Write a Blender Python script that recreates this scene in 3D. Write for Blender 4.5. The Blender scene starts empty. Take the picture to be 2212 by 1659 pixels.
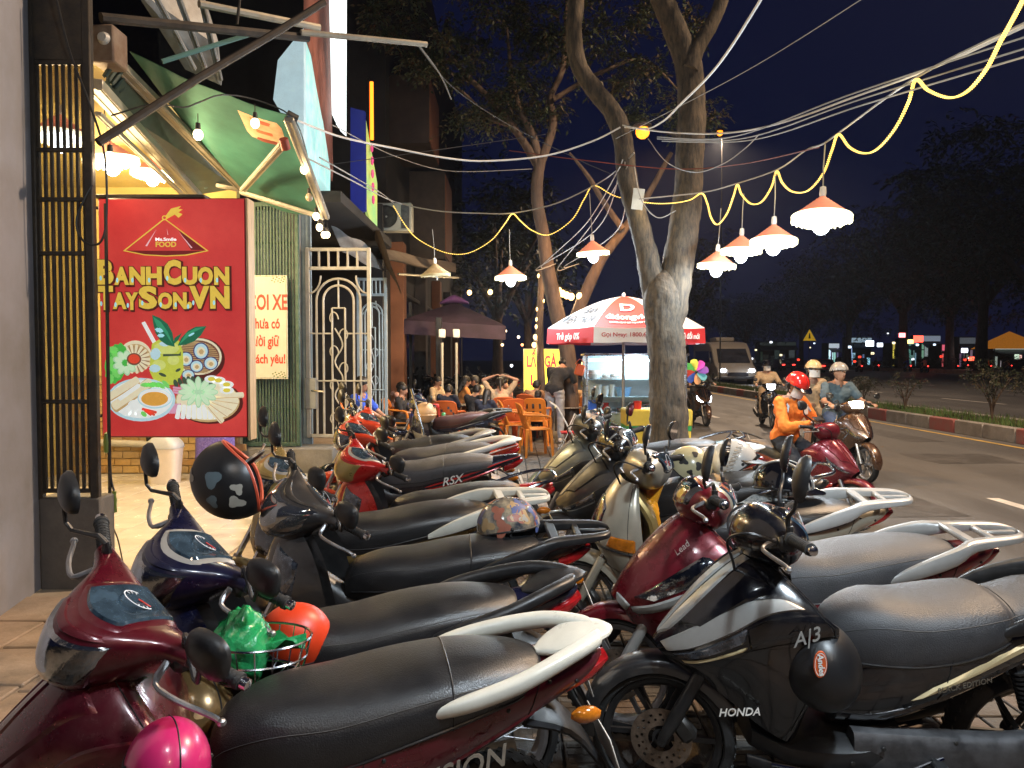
import bpy, math, random
from math import sin, cos, pi, radians as R
from mathutils import Vector as V, Matrix as MX, noise
random.seed(7)
SC = bpy.context.scene
COL = SC.collection
# ---------------------------------------------------------------- camera, sky, exposure
EYE = V((0, 0, 1.54)); PITCH = R(2.0); FPX = 1640.0
cam = bpy.data.objects.new('camera', bpy.data.cameras.new('camera')); COL.objects.link(cam)
cam.location = EYE; cam.rotation_euler = (pi/2 - PITCH, 0, 0)
cam.data.sensor_width = 36; cam.data.lens = FPX/2212*36; cam.data.clip_end = 900; cam.data.clip_start = .02
SC.camera = cam
W = bpy.data.worlds.new('World'); SC.world = W; W.use_nodes = True
bg = W.node_tree.nodes['Background']; bg.inputs[0].default_value = (.085, .125, .62, 1); bg.inputs[1].default_value = .025
SC.view_settings.view_transform = 'Standard'; SC.view_settings.look = 'None'; SC.view_settings.exposure = .35; SC.view_settings.gamma = 1
cy = SC.cycles; cy.use_denoising = True; cy.max_bounces = 5; cy.diffuse_bounces = 2; cy.glossy_bounces = 3; cy.transmission_bounces = 4
cy.transparent_max_bounces = 10; cy.caustics_reflective = False; cy.caustics_refractive = False
cy.sample_clamp_indirect = 3; cy.sample_clamp_direct = 12; cy.use_adaptive_sampling = True; cy.adaptive_threshold = .02

def lamp(name, loc, power, col, rad=.06, parent=None, kind='POINT', size=1, rot=None):
    d = bpy.data.lights.new(name, kind); d.energy = power; d.color = col
    if kind == 'AREA': d.size = size
    else: d.shadow_soft_size = rad
    if kind == 'SPOT': d.spot_size = R(150); d.spot_blend = .35
    o = bpy.data.objects.new(name, d); COL.objects.link(o); o.location = loc
    if rot: o.rotation_euler = rot
    if parent: o.parent = parent
    return o

# pixel of the photograph (2212 wide) and distance along the street -> point of the place
def at(u, v, Y):
    dx = (u - 1106)/FPX; dz = -(v - 829.5)/FPX
    y = cos(PITCH) + dz*sin(PITCH); z = -sin(PITCH) + dz*cos(PITCH)
    k = Y/y
    return EYE + V((dx*k, Y, z*k))
def gnd(u, v, z0=0.0):
    a = at(u, v, 1.0) - EYE
    return EYE + a*((z0 - EYE.z)/a.z)

# ---------------------------------------------------------------- materials
_m = {}
def lin(c): return tuple((x/12.92 if x <= .04045 else ((x+.055)/1.055)**2.4) for x in c)
def M(key, col=(.5, .5, .5), r=.5, m=0, coat=0, em=None, es=1, var=.12, sc=6, bump=0, bsc=40, tr=0, alpha=1, mix=None, spec=.5, stretch=None, rv=0, dust=0):
    """a procedural material: colour broken up by noise, optional second colour, bump and clear coat"""
    if key in _m: return _m[key]
    mt = bpy.data.materials.new(key); _m[key] = mt; mt.use_nodes = True
    nt = mt.node_tree; N = nt.nodes; L = nt.links; b = N['Principled BSDF']
    b.inputs['Roughness'].default_value = r; b.inputs['Metallic'].default_value = m
    b.inputs['Coat Weight'].default_value = coat; b.inputs['Coat Roughness'].default_value = .06
    b.inputs['Specular IOR Level'].default_value = spec
    if tr: b.inputs['Transmission Weight'].default_value = tr
    if alpha < 1: b.inputs['Alpha'].default_value = alpha
    tc = N.new('ShaderNodeTexCoord'); src = tc.outputs['Object']
    if stretch:
        mp = N.new('ShaderNodeMapping'); mp.inputs['Scale'].default_value = stretch; L.new(src, mp.inputs[0]); src = mp.outputs[0]
    if var or mix:
        nz = N.new('ShaderNodeTexNoise'); nz.inputs['Scale'].default_value = sc; nz.inputs['Detail'].default_value = 6; nz.inputs['Roughness'].default_value = .65
        L.new(src, nz.inputs['Vector'])
        rp = N.new('ShaderNodeValToRGB'); L.new(nz.outputs['Fac'], rp.inputs[0])
        c2 = mix or tuple(min(1, c*(1+var)) for c in col)
        c1 = col if mix else tuple(c*(1-var) for c in col)
        rp.color_ramp.elements[0].position = .35; rp.color_ramp.elements[1].position = .68
        rp.color_ramp.elements[0].color = (*c1, 1); rp.color_ramp.elements[1].color = (*c2, 1)
        L.new(rp.outputs[0], b.inputs['Base Color'])
        if rv:
            mr = N.new('ShaderNodeMapRange'); L.new(nz.outputs['Fac'], mr.inputs[0]); mr.inputs[1].default_value = .3; mr.inputs[2].default_value = .7
            mr.inputs[3].default_value = max(.02, r-rv); mr.inputs[4].default_value = min(1, r+rv); L.new(mr.outputs[0], b.inputs['Roughness'])
    else: b.inputs['Base Color'].default_value = (*col, 1)
    if dust:
        n3 = N.new('ShaderNodeTexNoise'); n3.inputs['Scale'].default_value = 23; n3.inputs['Detail'].default_value = 9; n3.inputs['Roughness'].default_value = .75; L.new(src, n3.inputs['Vector'])
        n4 = N.new('ShaderNodeTexNoise'); n4.inputs['Scale'].default_value = 3.5; n4.inputs['Detail'].default_value = 4; L.new(src, n4.inputs['Vector'])
        ml = N.new('ShaderNodeMath'); ml.operation = 'MULTIPLY'; L.new(n3.outputs['Fac'], ml.inputs[0]); L.new(n4.outputs['Fac'], ml.inputs[1])
        m3 = N.new('ShaderNodeMapRange'); L.new(ml.outputs[0], m3.inputs[0]); m3.inputs[1].default_value = .22; m3.inputs[2].default_value = .42; m3.inputs[3].default_value = 0; m3.inputs[4].default_value = dust
        mx = N.new('ShaderNodeMix'); mx.data_type = 'RGBA'; L.new(m3.outputs[0], mx.inputs[0]); mx.inputs[7].default_value = (.20, .175, .145, 1)
        if b.inputs['Base Color'].links: L.new(b.inputs['Base Color'].links[0].from_socket, mx.inputs[6])
        else: mx.inputs[6].default_value = (*col, 1)
        L.new(mx.outputs[2], b.inputs['Base Color'])
        if coat:
            m5 = N.new('ShaderNodeMapRange'); L.new(m3.outputs[0], m5.inputs[0]); m5.inputs[1].default_value = 0; m5.inputs[2].default_value = max(dust, .01); m5.inputs[3].default_value = .05; m5.inputs[4].default_value = .35; L.new(m5.outputs[0], b.inputs['Coat Roughness'])
    if bump:
        n2 = N.new('ShaderNodeTexNoise'); n2.inputs['Scale'].default_value = bsc; n2.inputs['Detail'].default_value = 5
        L.new(src, n2.inputs['Vector']); bp = N.new('ShaderNodeBump'); bp.inputs['Strength'].default_value = bump; bp.inputs['Distance'].default_value = .01
        L.new(n2.outputs['Fac'], bp.inputs['Height']); L.new(bp.outputs[0], b.inputs['Normal'])
    if em:
        b.inputs['Emission Color'].default_value = (*(em if em != 'mix' else col), 1); b.inputs['Emission Strength'].default_value = es
        mt.cycles.emission_sampling = 'NONE'
        if em == 'mix': L.new(rp.outputs[0], b.inputs['Emission Color'])
    return mt
def paint(key, col, m=.3, r=.3): return M('paint '+key, col, r, m, coat=.8, var=.06, sc=14, rv=.08, dust=.12)
BLACK = M('black plastic', (.012, .012, .013), .42, var=.3, sc=20, bump=.04, bsc=200, rv=.1, dust=.07)
GLOSSB = M('gloss black', (.006, .006, .008), .12, coat=1, var=.2, rv=.06)
RUBBER = M('tyre rubber', (.014, .014, .014), .75, var=.3, sc=15, bump=.2, bsc=120)
CHROME = M('chrome', (.6, .6, .62), .16, 1, var=.15, rv=.1)
ALU = M('cast aluminium', (.33, .33, .34), .42, .9, var=.2, rv=.12, bump=.1)
STEEL = M('dark steel', (.06, .058, .055), .5, .7, var=.4, sc=9, rv=.15)
GREYM = M('grey engine', (.11, .11, .115), .5, .6, var=.35, sc=12, bump=.15, rv=.15)
SEATB = M('black seat vinyl', (.010, .0105, .012), .36, mix=(.022, .022, .023), sc=4, bump=.22, bsc=260, rv=.10, spec=.65, dust=.08)
SEATG = M('grey seat vinyl', (.062, .062, .066), .5, var=.25, sc=5, bump=.28, bsc=260, rv=.1, dust=.14)
SEATN = M('brown seat vinyl', (.07, .022, .018), .5, var=.2, sc=5, bump=.16, bsc=420)
LENS = M('clear lamp lens', (.30, .32, .35), .09, .95, coat=1, var=.75, sc=6, bump=1.0, bsc=6, rv=.05)
LENSD = M('smoked lamp lens', (.10, .11, .13), .08, .6, coat=1, var=.7, sc=26, rv=.05)
AMBER = M('amber lens', (.50, .15, .01), .12, .1, coat=1, var=.35, sc=30)
REDL = M('red tail lens', (.32, .008, .01), .12, .1, coat=1, var=.3, sc=30)
DIAL = M('dial face', (.03, .05, .07), .12, coat=1, var=.5, sc=18)
DIALW = M('dial print', (.7, .72, .75), .4)
NEEDLE = M('dial needle', (.6, .03, .02), .4)
MIRROR = M('mirror glass', (.30, .30, .32), .04, 1, var=.2)
WHITEP = M('white plastic', (.74, .74, .70), .35, coat=.3, var=.06, rv=.1)

# ---------------------------------------------------------------- meshes
class MB:
    def __init__(s): s.v = []; s.f = []; s.m = []
    def add(s, vs, fs, mi=0, T=None):
        o = len(s.v); s.v += [tuple(T @ V(p)) for p in vs] if T is not None else [tuple(p) for p in vs]
        s.f += [tuple(i+o for i in f) for f in fs]; s.m += [mi]*len(fs); return s
    def box(s, c, d, mi=0, T=None, rot=None):
        x, y, z = d[0]/2, d[1]/2, d[2]/2
        vs = [V((a*x, b*y, e*z)) for a in (-1, 1) for b in (-1, 1) for e in (-1, 1)]
        if rot is not None: vs = [rot @ p for p in vs]
        vs = [p + V(c) for p in vs]
        return s.add(vs, [(0, 1, 3, 2), (4, 6, 7, 5), (0, 4, 5, 1), (2, 3, 7, 6), (0, 2, 6, 4), (1, 5, 7, 3)], mi, T)
    def bev(s, c, d, b=.01, mi=0, T=None, rot=None):
        """box with chamfered edges"""
        x, y, z = d[0]/2, d[1]/2, d[2]/2; b = min(b, x*.9, y*.9, z*.9); vs = []; idx = {}
        for a in (-1, 1):
            for e in (-1, 1):
                for g in (-1, 1):
                    for k in range(3):
                        p = [a*x, e*y, g*z]
                        for q in range(3):
                            if q != k: p[q] -= (a, e, g)[q]*b
                        idx[a, e, g, k] = len(vs); vs.append(V(p))
        fs = []
        for k in range(3):
            i, j = [(1, 2), (2, 0), (0, 1)][k]
            for sg in (-1, 1):
                q = []
                for (e, g) in ((-1, -1), (1, -1), (1, 1), (-1, 1)):
                    t = [0, 0, 0]; t[k] = sg; t[i] = e; t[j] = g; q.append(idx[(*t, k)])
                fs.append(q if sg > 0 else q[::-1])
                for sg2 in (-1, 1):
                    t = [0, 0, 0]; t[i] = sg; t[j] = sg2
                    a1 = t[:]; a1[k] = -1; a2 = t[:]; a2[k] = 1
                    q = [idx[(*a1, i)], idx[(*a2, i)], idx[(*a2, j)], idx[(*a1, j)]]
                    fs.append(q if sg*sg2 < 0 else q[::-1])
        for a in (-1, 1):
            for e in (-1, 1):
                for g in (-1, 1):
                    q = [idx[a, e, g, k] for k in range(3)]; fs.append(q if a*e*g > 0 else q[::-1])
        if rot is not None: vs = [rot @ p for p in vs]
        return s.add([p + V(c) for p in vs], fs, mi, T)
    def tube(s, pts, r=.01, n=8, mi=0, T=None, closed=False):
        pts = [V(p) for p in pts]; k = len(pts); rr = r if isinstance(r, (list, tuple)) else [r]*k
        vs = []; fs = []; up = None
        for i, p in enumerate(pts):
            a = pts[(i-1) % k] if (i or closed) else p; b = pts[(i+1) % k] if (i < k-1 or closed) else p
            t = (b - a).normalized() if (b-a).length > 1e-9 else V((0, 0, 1))
            if up is None:
                up = V((0, 0, 1)) if abs(t.z) < .9 else V((1, 0, 0))
            x = t.cross(up)
            if x.length < 1e-6: x = t.orthogonal()
            x.normalize(); up = x.cross(t).normalized()
            for j in range(n):
                w = 2*pi*j/n; vs.append(p + (x*cos(w) + up*sin(w))*rr[i])
        for i in range(k if closed else k-1):
            for j in range(n):
                i2 = (i+1) % k
                fs.append((i*n+j, i*n+(j+1) % n, i2*n+(j+1) % n, i2*n+j))
        if not closed: fs.append(tuple(range(n))[::-1]); fs.append(tuple((k-1)*n+j for j in range(n)))
        return s.add(vs, fs, mi, T)
    def lathe(s, prof, n=24, mi=0, T=None, a0=0, a1=2*pi):
        """(radius, z) profile turned about z"""
        vs = []; fs = []; k = len(prof); full = abs(a1-a0-2*pi) < 1e-6; m = n if full else n+1
        for i in range(m):
            w = a0 + (a1-a0)*i/n
            for (r, z) in prof: vs.append((r*cos(w), r*sin(w), z))
        for i in range(n):
            i2 = (i+1) % m
            for j in range(k-1): fs.append((i*k+j, i2*k+j, i2*k+j+1, i*k+j+1))
        return s.add(vs, fs, mi, T)
    def ball(s, c, rad, n=12, mi=0, T=None, rot=None):
        rx, ry, rz = rad if isinstance(rad, (tuple, list)) else (rad,)*3
        vs = []; fs = []; h = max(4, n//2)
        for i in range(h+1):
            a = -pi/2 + pi*i/h
            for j in range(n):
                w = 2*pi*j/n; p = V((rx*cos(a)*cos(w), ry*cos(a)*sin(w), rz*sin(a)))
                vs.append((rot @ p if rot is not None else p) + V(c))
        for i in range(h):
            for j in range(n): fs.append((i*n+j, i*n+(j+1) % n, (i+1)*n+(j+1) % n, (i+1)*n+j))
        return s.add(vs, fs, mi, T)
    def poly(s, pts, mi=0, T=None): return s.add(pts, [tuple(range(len(pts)))], mi, T)
    def prism(s, pts, off, mi=0, T=None):
        """polygon pushed along OFF"""
        k = len(pts); a = [V(p) for p in pts]; b = [p + V(off) for p in a]
        return s.add(a + b, [tuple(range(k))[::-1], tuple(range(k, 2*k))] + [(i, (i+1) % k, k+(i+1) % k, k+i) for i in range(k)], mi, T)
    def surf(s, F, nu, nv, mi=0, s0=0, s1=1, t0=0, t1=2*pi, wrap=True, cap=True):
        vs = []; fs = []
        cols = nv if wrap else nv+1
        for i in range(nu+1):
            for j in range(cols): vs.append(F(s0+(s1-s0)*i/nu, t0+(t1-t0)*j/nv))
        for i in range(nu):
            for j in range(nv):
                j2 = (j+1) % cols
                fs.append((i*cols+j, i*cols+j2, (i+1)*cols+j2, (i+1)*cols+j))
        if wrap and cap: fs.append(tuple(range(cols))[::-1]); fs.append(tuple(nu*cols+j for j in range(cols)))
        return s.add(vs, fs, mi)
    def patch(s, F, q, off=.003, nu=10, nv=6, mi=0):
        """a panel lying on surface F inside the (s,t) corners Q, OFF proud of it, with a turned-down edge"""
        (a, b, c, d) = [V((*p, 0)) for p in q]; g = []
        for i in range(nu+1):
            u = i/nu; row = []
            for j in range(nv+1):
                v = j/nv; p = (a*(1-u)+b*u)*(1-v) + (d*(1-u)+c*u)*v
                P = F(p.x, p.y); e = 1e-3
                n = (F(p.x+e, p.y)-F(p.x-e, p.y)).cross(F(p.x, p.y+e)-F(p.x, p.y-e))
                n = n.normalized() if n.length > 1e-12 else V((0, 0, 1))
                if n.dot(P - F.core(p.x)) < 0: n = -n
                edge = i in (0, nu) or j in (0, nv)
                row.append(P + n*(off*(-.6 if edge else 1)))
            g.append(row)
        vs = [p for r_ in g for p in r_]; k = nv+1
        return s.add(vs, [(i*k+j, i*k+j+1, (i+1)*k+j+1, (i+1)*k+j) for i in range(nu) for j in range(nv)], mi)
    def obj(s, name, mats, parent=None, mtx=None, ang=38, flat=False):
        me = bpy.data.meshes.new(name); me.from_pydata(s.v, [], s.f); me.update()
        mats = mats if isinstance(mats, (list, tuple)) else [mats]
        for m_ in mats: me.materials.append(m_)
        if any(s.m): me.polygons.foreach_set('material_index', s.m)
        if not flat:
            me.polygons.foreach_set('use_smooth', [True]*len(me.polygons)); me.set_sharp_from_angle(angle=R(ang))
        o = bpy.data.objects.new(name, me); COL.objects.link(o)
        if parent: o.parent = parent
        if mtx is not None: o.matrix_local = mtx
        return o

def cr(a, b, c, d, t):
    return .5*((2*b) + (c-a)*t + (2*a-5*b+4*c-d)*t*t + (3*b-a-3*c+d)*t*t*t)
def interp(keys, s):
    n = len(keys)-1; x = min(max(s, 0), 1)*n; i = min(int(x), n-1); t = x-i
    ks = [keys[max(i-1, 0)], keys[i], keys[i+1], keys[min(i+2, n)]]
    return [cr(*c, t) for c in zip(*ks)]
def spline(pts, n):
    return [V(interp([tuple(p) for p in pts], i/n)) for i in range(n+1)]
def se(w, n):
    c, s_ = cos(w), sin(w); return math.copysign(abs(c)**(2/n), c), math.copysign(abs(s_)**(2/n), s_)
class Loft:
    """rounded body. mode x: keys (x,z,half width,half height,power,y); p: same along a bent path; y: keys (y,x,z,a,b,tilt,power)"""
    def __init__(s, keys, mode='x'): s.k = [tuple(k) + ((0,) if mode != 'y' and len(k) == 5 else ()) for k in keys]; s.mode = mode
    def core(s, u):
        k = interp(s.k, u); return V((k[1], k[0], k[2])) if s.mode == 'y' else V((k[0], k[5], k[1]))
    def __call__(s, u, w):
        k = interp(s.k, u)
        if s.mode == 'y':
            y, x, z, a, b, ti, n = k; c, q = se(w, max(n, 1)); a = max(a, 1e-4); b = max(b, 1e-4)
            return V((x + a*c*cos(ti) - b*q*sin(ti), y, z + a*c*sin(ti) + b*q*cos(ti)))
        x, z, wd, t, n, y = k; c, q = se(w, max(n, 1)); wd = max(wd, 1e-4); t = max(t, 1e-4)
        if s.mode == 'x': return V((x, y + wd*c, z + t*q))
        a = interp(s.k, u-.01); b = interp(s.k, u+.01); d = V((b[0]-a[0], 0, b[1]-a[1])).normalized()
        return V((x - d.z*t*q, y + wd*c, z + d.x*t*q))
class Grid:
    """mirrored shell: rows of points from the middle line to the left edge; t runs -1 (right) .. 1 (left)"""
    def __init__(s, rows): s.r = rows
    def core(s, u):
        k = len(s.r[0]); p = [interp([r[j] for r in s.r], u) for j in (0, k-1)]
        return V((min(p[0][0], p[1][0])-.12, 0, (p[0][2]+p[1][2])/2-.05))
    def __call__(s, u, t):
        k = len(s.r[0]); cols = [interp([r[j] for r in s.r], u) for j in range(k)]
        p = interp([(c[0], -c[1], c[2]) for c in cols[:0:-1]] + cols, (t+1)/2); return V(p)
def link(name, parent=None, loc=(0, 0, 0), rotz=0):
    o = bpy.data.objects.new(name, None); COL.objects.link(o); o.empty_display_size = .1; o.location = loc; o.rotation_euler = (0, 0, rotz)
    if parent: o.parent = parent
    return o
def tag(o, label=None, cat=None, group=None, kind=None):
    if label: o['label'] = label
    if cat: o['category'] = cat
    if group: o['group'] = group
    if kind: o['kind'] = kind
    return o
def thing(name, label, cat, loc=(0, 0, 0), rotz=0, group=None): return tag(link(name, None, loc, rotz), label, cat, group)
_kids = None
def copy_tree(o, parent=None):
    c = o.copy(); COL.objects.link(c)
    if parent: c.parent = parent
    for ch in list(o.children): copy_tree(ch, c)
    return c
FONTS = {}
def text(name, s, size, mat, parent=None, mtx=None, bold=.0, shear=0, ext=.0008, align='CENTER', sx=1, space=1):
    cu = bpy.data.curves.new(name, 'FONT'); cu.body = s; cu.size = size; cu.offset = bold*size; cu.shear = shear; cu.extrude = ext
    cu.align_x = align; cu.align_y = 'CENTER'; cu.resolution_u = 3; cu.space_character = space; cu.materials.append(mat)
    o = bpy.data.objects.new(name, cu); COL.objects.link(o)
    if parent: o.parent = parent
    if mtx is not None: o.matrix_local = mtx @ MX.Diagonal((sx, 1, 1, 1))
    return o
def frame(o, x, y, z=None):
    """matrix with origin O and the given x and y axes"""
    x = V(x).normalized(); z = x.cross(V(y)).normalized(); y = z.cross(x)
    m = MX((x, y, z)).transposed().to_4x4(); m.translation = V(o); return m
FACING = lambda o: frame(o, (1, 0, 0), (0, 0, 1))            # a flat thing that faces the camera's side of the street
# ---------------------------------------------------------------- motorbikes
RAKE = R(26); AXD = V((-sin(RAKE), 0, cos(RAKE))); HP = V((.27, 0, .98))
YR = MX.Rotation(pi/2, 4, 'X')                                # lathe axis onto y
def wheel(name, root, x, r, w, style, disc, S=None, rimmat=ALU):
    mb = MB(); T = MX.Translation((x, 0, r)) @ YR
    ri = r-.058
    mb.lathe([(ri, -w*.62), (ri+.012, -w*.70), (ri+.012, w*.70), (ri, w*.62), (ri-.012, w*.45), (ri-.016, 0), (ri-.012, -w*.45), (ri, -w*.62)], 40, 0, T)
    mb.lathe([(.02, -w*.8), (.032, -w*.8), (.032, w*.8), (.02, w*.8), (.02, -w*.8)], 16, 0, T)
    if style == 'alloy':
        for k in range(6):
            a = 2*pi*k/6; d = V((cos(a), 0, sin(a))); p0 = V((x, 0, r))
            q = MX.Rotation(-a, 3, 'Y')
            for dy in (-.012, .012):
                mb.box(p0 + d*(ri*.52) + V((0, dy, 0)), (ri*.98, .013, .017), 0, None, q @ MX.Rotation(dy*7, 3, 'Y'))
    else:
        for k in range(28):
            a = 2*pi*k/28; b = a + (.35 if k % 2 else -.35); sy = 1 if k % 4 < 2 else -1
            mb.tube([(x+.03*cos(b), sy*w*.7, r+.03*sin(b)), (x+ri*cos(a), 0, r+ri*sin(a))], .0016, 4)
    o = mb.obj(name, rimmat, root, S)
    mb = MB(); prof = []
    for k in range(11):
        a = -pi*.62 + 2*pi*.62*k/10; prof.append((ri+.02 + (r-ri-.02)*max(0, cos(a))**.8 if abs(a) < pi/2 else ri+.02-.012*abs(cos(a)), w*sin(a) if abs(a) < pi/2 else math.copysign(w*.86, a)))
    mb.lathe(prof, 44, 0, T)
    for k in range(44):                                       # tread blocks
        a = 2*pi*k/44
        for sy in (-1, 1): mb.box((x+(r-.003)*cos(a), sy*w*.42, r+(r-.003)*sin(a)), (.006, w*.42, .014), 0, None, MX.Rotation(-a, 3, 'Y') @ MX.Rotation(sy*.5, 3, 'X'))
    mb.obj('tyre', RUBBER, o)
    if disc:
        mb = MB(); R0, R1, R2, R3 = .045, .062, .088, .105; n = 48; yy = w*.85
        for k in range(n):
            a, b = 2*pi*k/n, 2*pi*(k+1)/n
            for (p, q, hole) in ((R0, R1, 0), (R1, R1+.009, k % 3 == 0), (R1+.009, R2-.009, 0), (R2-.009, R2, (k+1) % 3 == 0), (R2, R3, 0)):
                if hole: continue
                for s_ in (0, .004):
                    mb.add([(x+p*cos(a), yy+s_, r+p*sin(a)), (x+q*cos(a), yy+s_, r+q*sin(a)), (x+q*cos(b), yy+s_, r+q*sin(b)), (x+p*cos(b), yy+s_, r+p*sin(b))], [(0, 1, 2, 3)])
        mb.obj('brake_disc', M('disc steel', (.30, .24, .19), .35, .9, var=.4, sc=30), o)
        MB().bev((x-.075, yy+.015, r+.055), (.06, .05, .09), .012, 0, None, MX.Rotation(.7, 3, 'Y')).obj('brake_caliper', STEEL, o)
    return o

def mirror(root, S, sd, spec, P):
    sx = spec.get('mx', .0); hx, hy, hz = spec.get('mh', (.27, .34, 1.145))
    base = V((.235, sd*.20, 1.02)); hd = V((hx, sd*hy, hz))
    st = MB().tube(spline([base, base+V((.01, sd*.01, .06)), hd+V((.01, -sd*.02, -.09)), hd+V((.012, 0, -.02))], 8), [.008]*4+[.006]*5, 8)
    st.tube([base-V((0, 0, .01)), base+V((.003, sd*.003, .035))], .012, 8)
    o = st.obj('mirror_stem', BLACK, root, S)
    w, h = spec.get('ms', (.062, .048)); rnd = spec.get('mr', 2.6)
    rot = MX.Rotation(spec.get('mt', .15)*sd, 3, 'Z') @ MX.Rotation(spec.get('mp', -.15), 3, 'Y')
    mb = MB(); rings = [(-.0, .25), (.006, .66), (.004, .88), (-.006, 1), (-.016, 1), (-.017, .94)]; n = 22; vs = []
    for dx, k in ((.020, .12), (.018, .5), (.010, .85), (-.002, 1), (-.012, 1.0)):
        for j in range(n):
            c, q = se(2*pi*j/n, rnd); vs.append(hd + rot @ V((dx, c*w*k, q*h*k*(1+.18*sd*c))))
    fs = [(i*n+j, i*n+(j+1) % n, (i+1)*n+(j+1) % n, (i+1)*n+j) for i in range(4) for j in range(n)] + [tuple(range(n))[::-1]]
    mb.add(vs, fs); h_ = mb.obj('mirror_head', BLACK, root, S)
    mb = MB(); mb.poly([hd + rot @ V((-.0115, se(2*pi*j/n, rnd)[0]*w*.95, se(2*pi*j/n, rnd)[1]*h*.95*(1+.18*sd*se(2*pi*j/n, rnd)[0]))) for j in range(n)]); mb.obj('mirror_glass', MIRROR, h_)

UB_COWL = [(-.23, .235, 1.02, .022, .022, .2, 2), (-.17, .25, 1.005, .042, .034, .3, 2.2), (-.115, .285, .975, .090, .064, .36, 2.5), (-.06, .315, .95, .128, .088, .36, 2.7), (0, .325, .945, .142, .094, .34, 2.8),
           (.06, .315, .95, .128, .088, .36, 2.7), (.115, .285, .975, .090, .064, .36, 2.5), (.17, .25, 1.005, .042, .034, .3, 2.2), (.23, .235, 1.02, .022, .022, .2, 2)]
SC_COWL = [(-.22, .235, 1.0, .022, .022, .2, 2), (-.16, .25, .995, .05, .045, .3, 2.2), (-.10, .275, .985, .092, .078, .4, 2.4), (0, .30, .98, .115, .095, .45, 2.5),
           (.10, .275, .985, .092, .078, .4, 2.4), (.16, .25, .995, .05, .045, .3, 2.2), (.22, .235, 1.0, .022, .022, .2, 2)]
SHIELD = [[(.37, 0, .90), (.355, .05, .89), (.315, .08, .885), (.27, .10, .88)], [(.43, 0, .80), (.40, .07, .79), (.32, .145, .78), (.21, .185, .79)],
          [(.45, 0, .66), (.42, .07, .65), (.33, .16, .63), (.17, .225, .64)], [(.40, 0, .50), (.37, .06, .49), (.29, .15, .47), (.14, .215, .47)], [(.34, 0, .36), (.32, .05, .35), (.26, .12, .33), (.14, .17, .33)]]
AB_APRON = [[(.665, 0, .612), (.660, .02, .605), (.648, .04, .585), (.62, .045, .56), (.60, .03, .535)], [(.585, 0, .715), (.575, .06, .695), (.555, .115, .635), (.535, .12, .57), (.50, .08, .49)],
            [(.48, 0, .825), (.47, .085, .81), (.44, .165, .71), (.415, .17, .61), (.42, .11, .44)], [(.40, 0, .895), (.38, .09, .885), (.33, .20, .785), (.29, .205, .655), (.34, .14, .38)],
            [(.35, 0, .915), (.30, .09, .905), (.19, .215, .80), (.14, .215, .70), (.25, .16, .33)], [(.28, 0, .88), (.25, .085, .86), (.15, .19, .76), (.13, .19, .70), (.21, .14, .33)]]
LEAD_APRON = [[(.665, 0, .60), (.658, .03, .595), (.642, .055, .58), (.62, .06, .555), (.59, .04, .50)], [(.60, 0, .715), (.585, .075, .695), (.55, .14, .645), (.525, .145, .58), (.50, .10, .45)],
              [(.51, 0, .825), (.49, .095, .805), (.43, .185, .725), (.40, .19, .62), (.41, .14, .40)], [(.42, 0, .915), (.39, .10, .89), (.30, .205, .795), (.27, .21, .66), (.33, .16, .34)],
              [(.36, 0, .94), (.31, .095, .915), (.20, .20, .81), (.18, .205, .68), (.26, .17, .31)], [(.29, 0, .90), (.26, .08, .88), (.17, .17, .77), (.16, .18, .67), (.22, .15, .31)]]
OLD_APRON = [[(.43, 0, .955), (.415, .055, .945), (.385, .085, .935), (.355, .095, .93), (.345, .09, .925)], [(.50, 0, .855), (.48, .085, .845), (.43, .14, .83), (.375, .165, .82), (.345, .16, .81)],
             [(.555, 0, .735), (.53, .10, .725), (.46, .165, .71), (.38, .195, .70), (.335, .19, .69)], [(.565, 0, .63), (.54, .10, .62), (.46, .165, .61), (.38, .195, .60), (.32, .19, .59)],
             [(.50, 0, .50), (.48, .08, .49), (.42, .145, .48), (.34, .175, .47), (.29, .17, .46)], [(.40, 0, .32), (.385, .07, .315), (.34, .12, .31), (.28, .15, .30), (.24, .15, .30)]]

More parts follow.
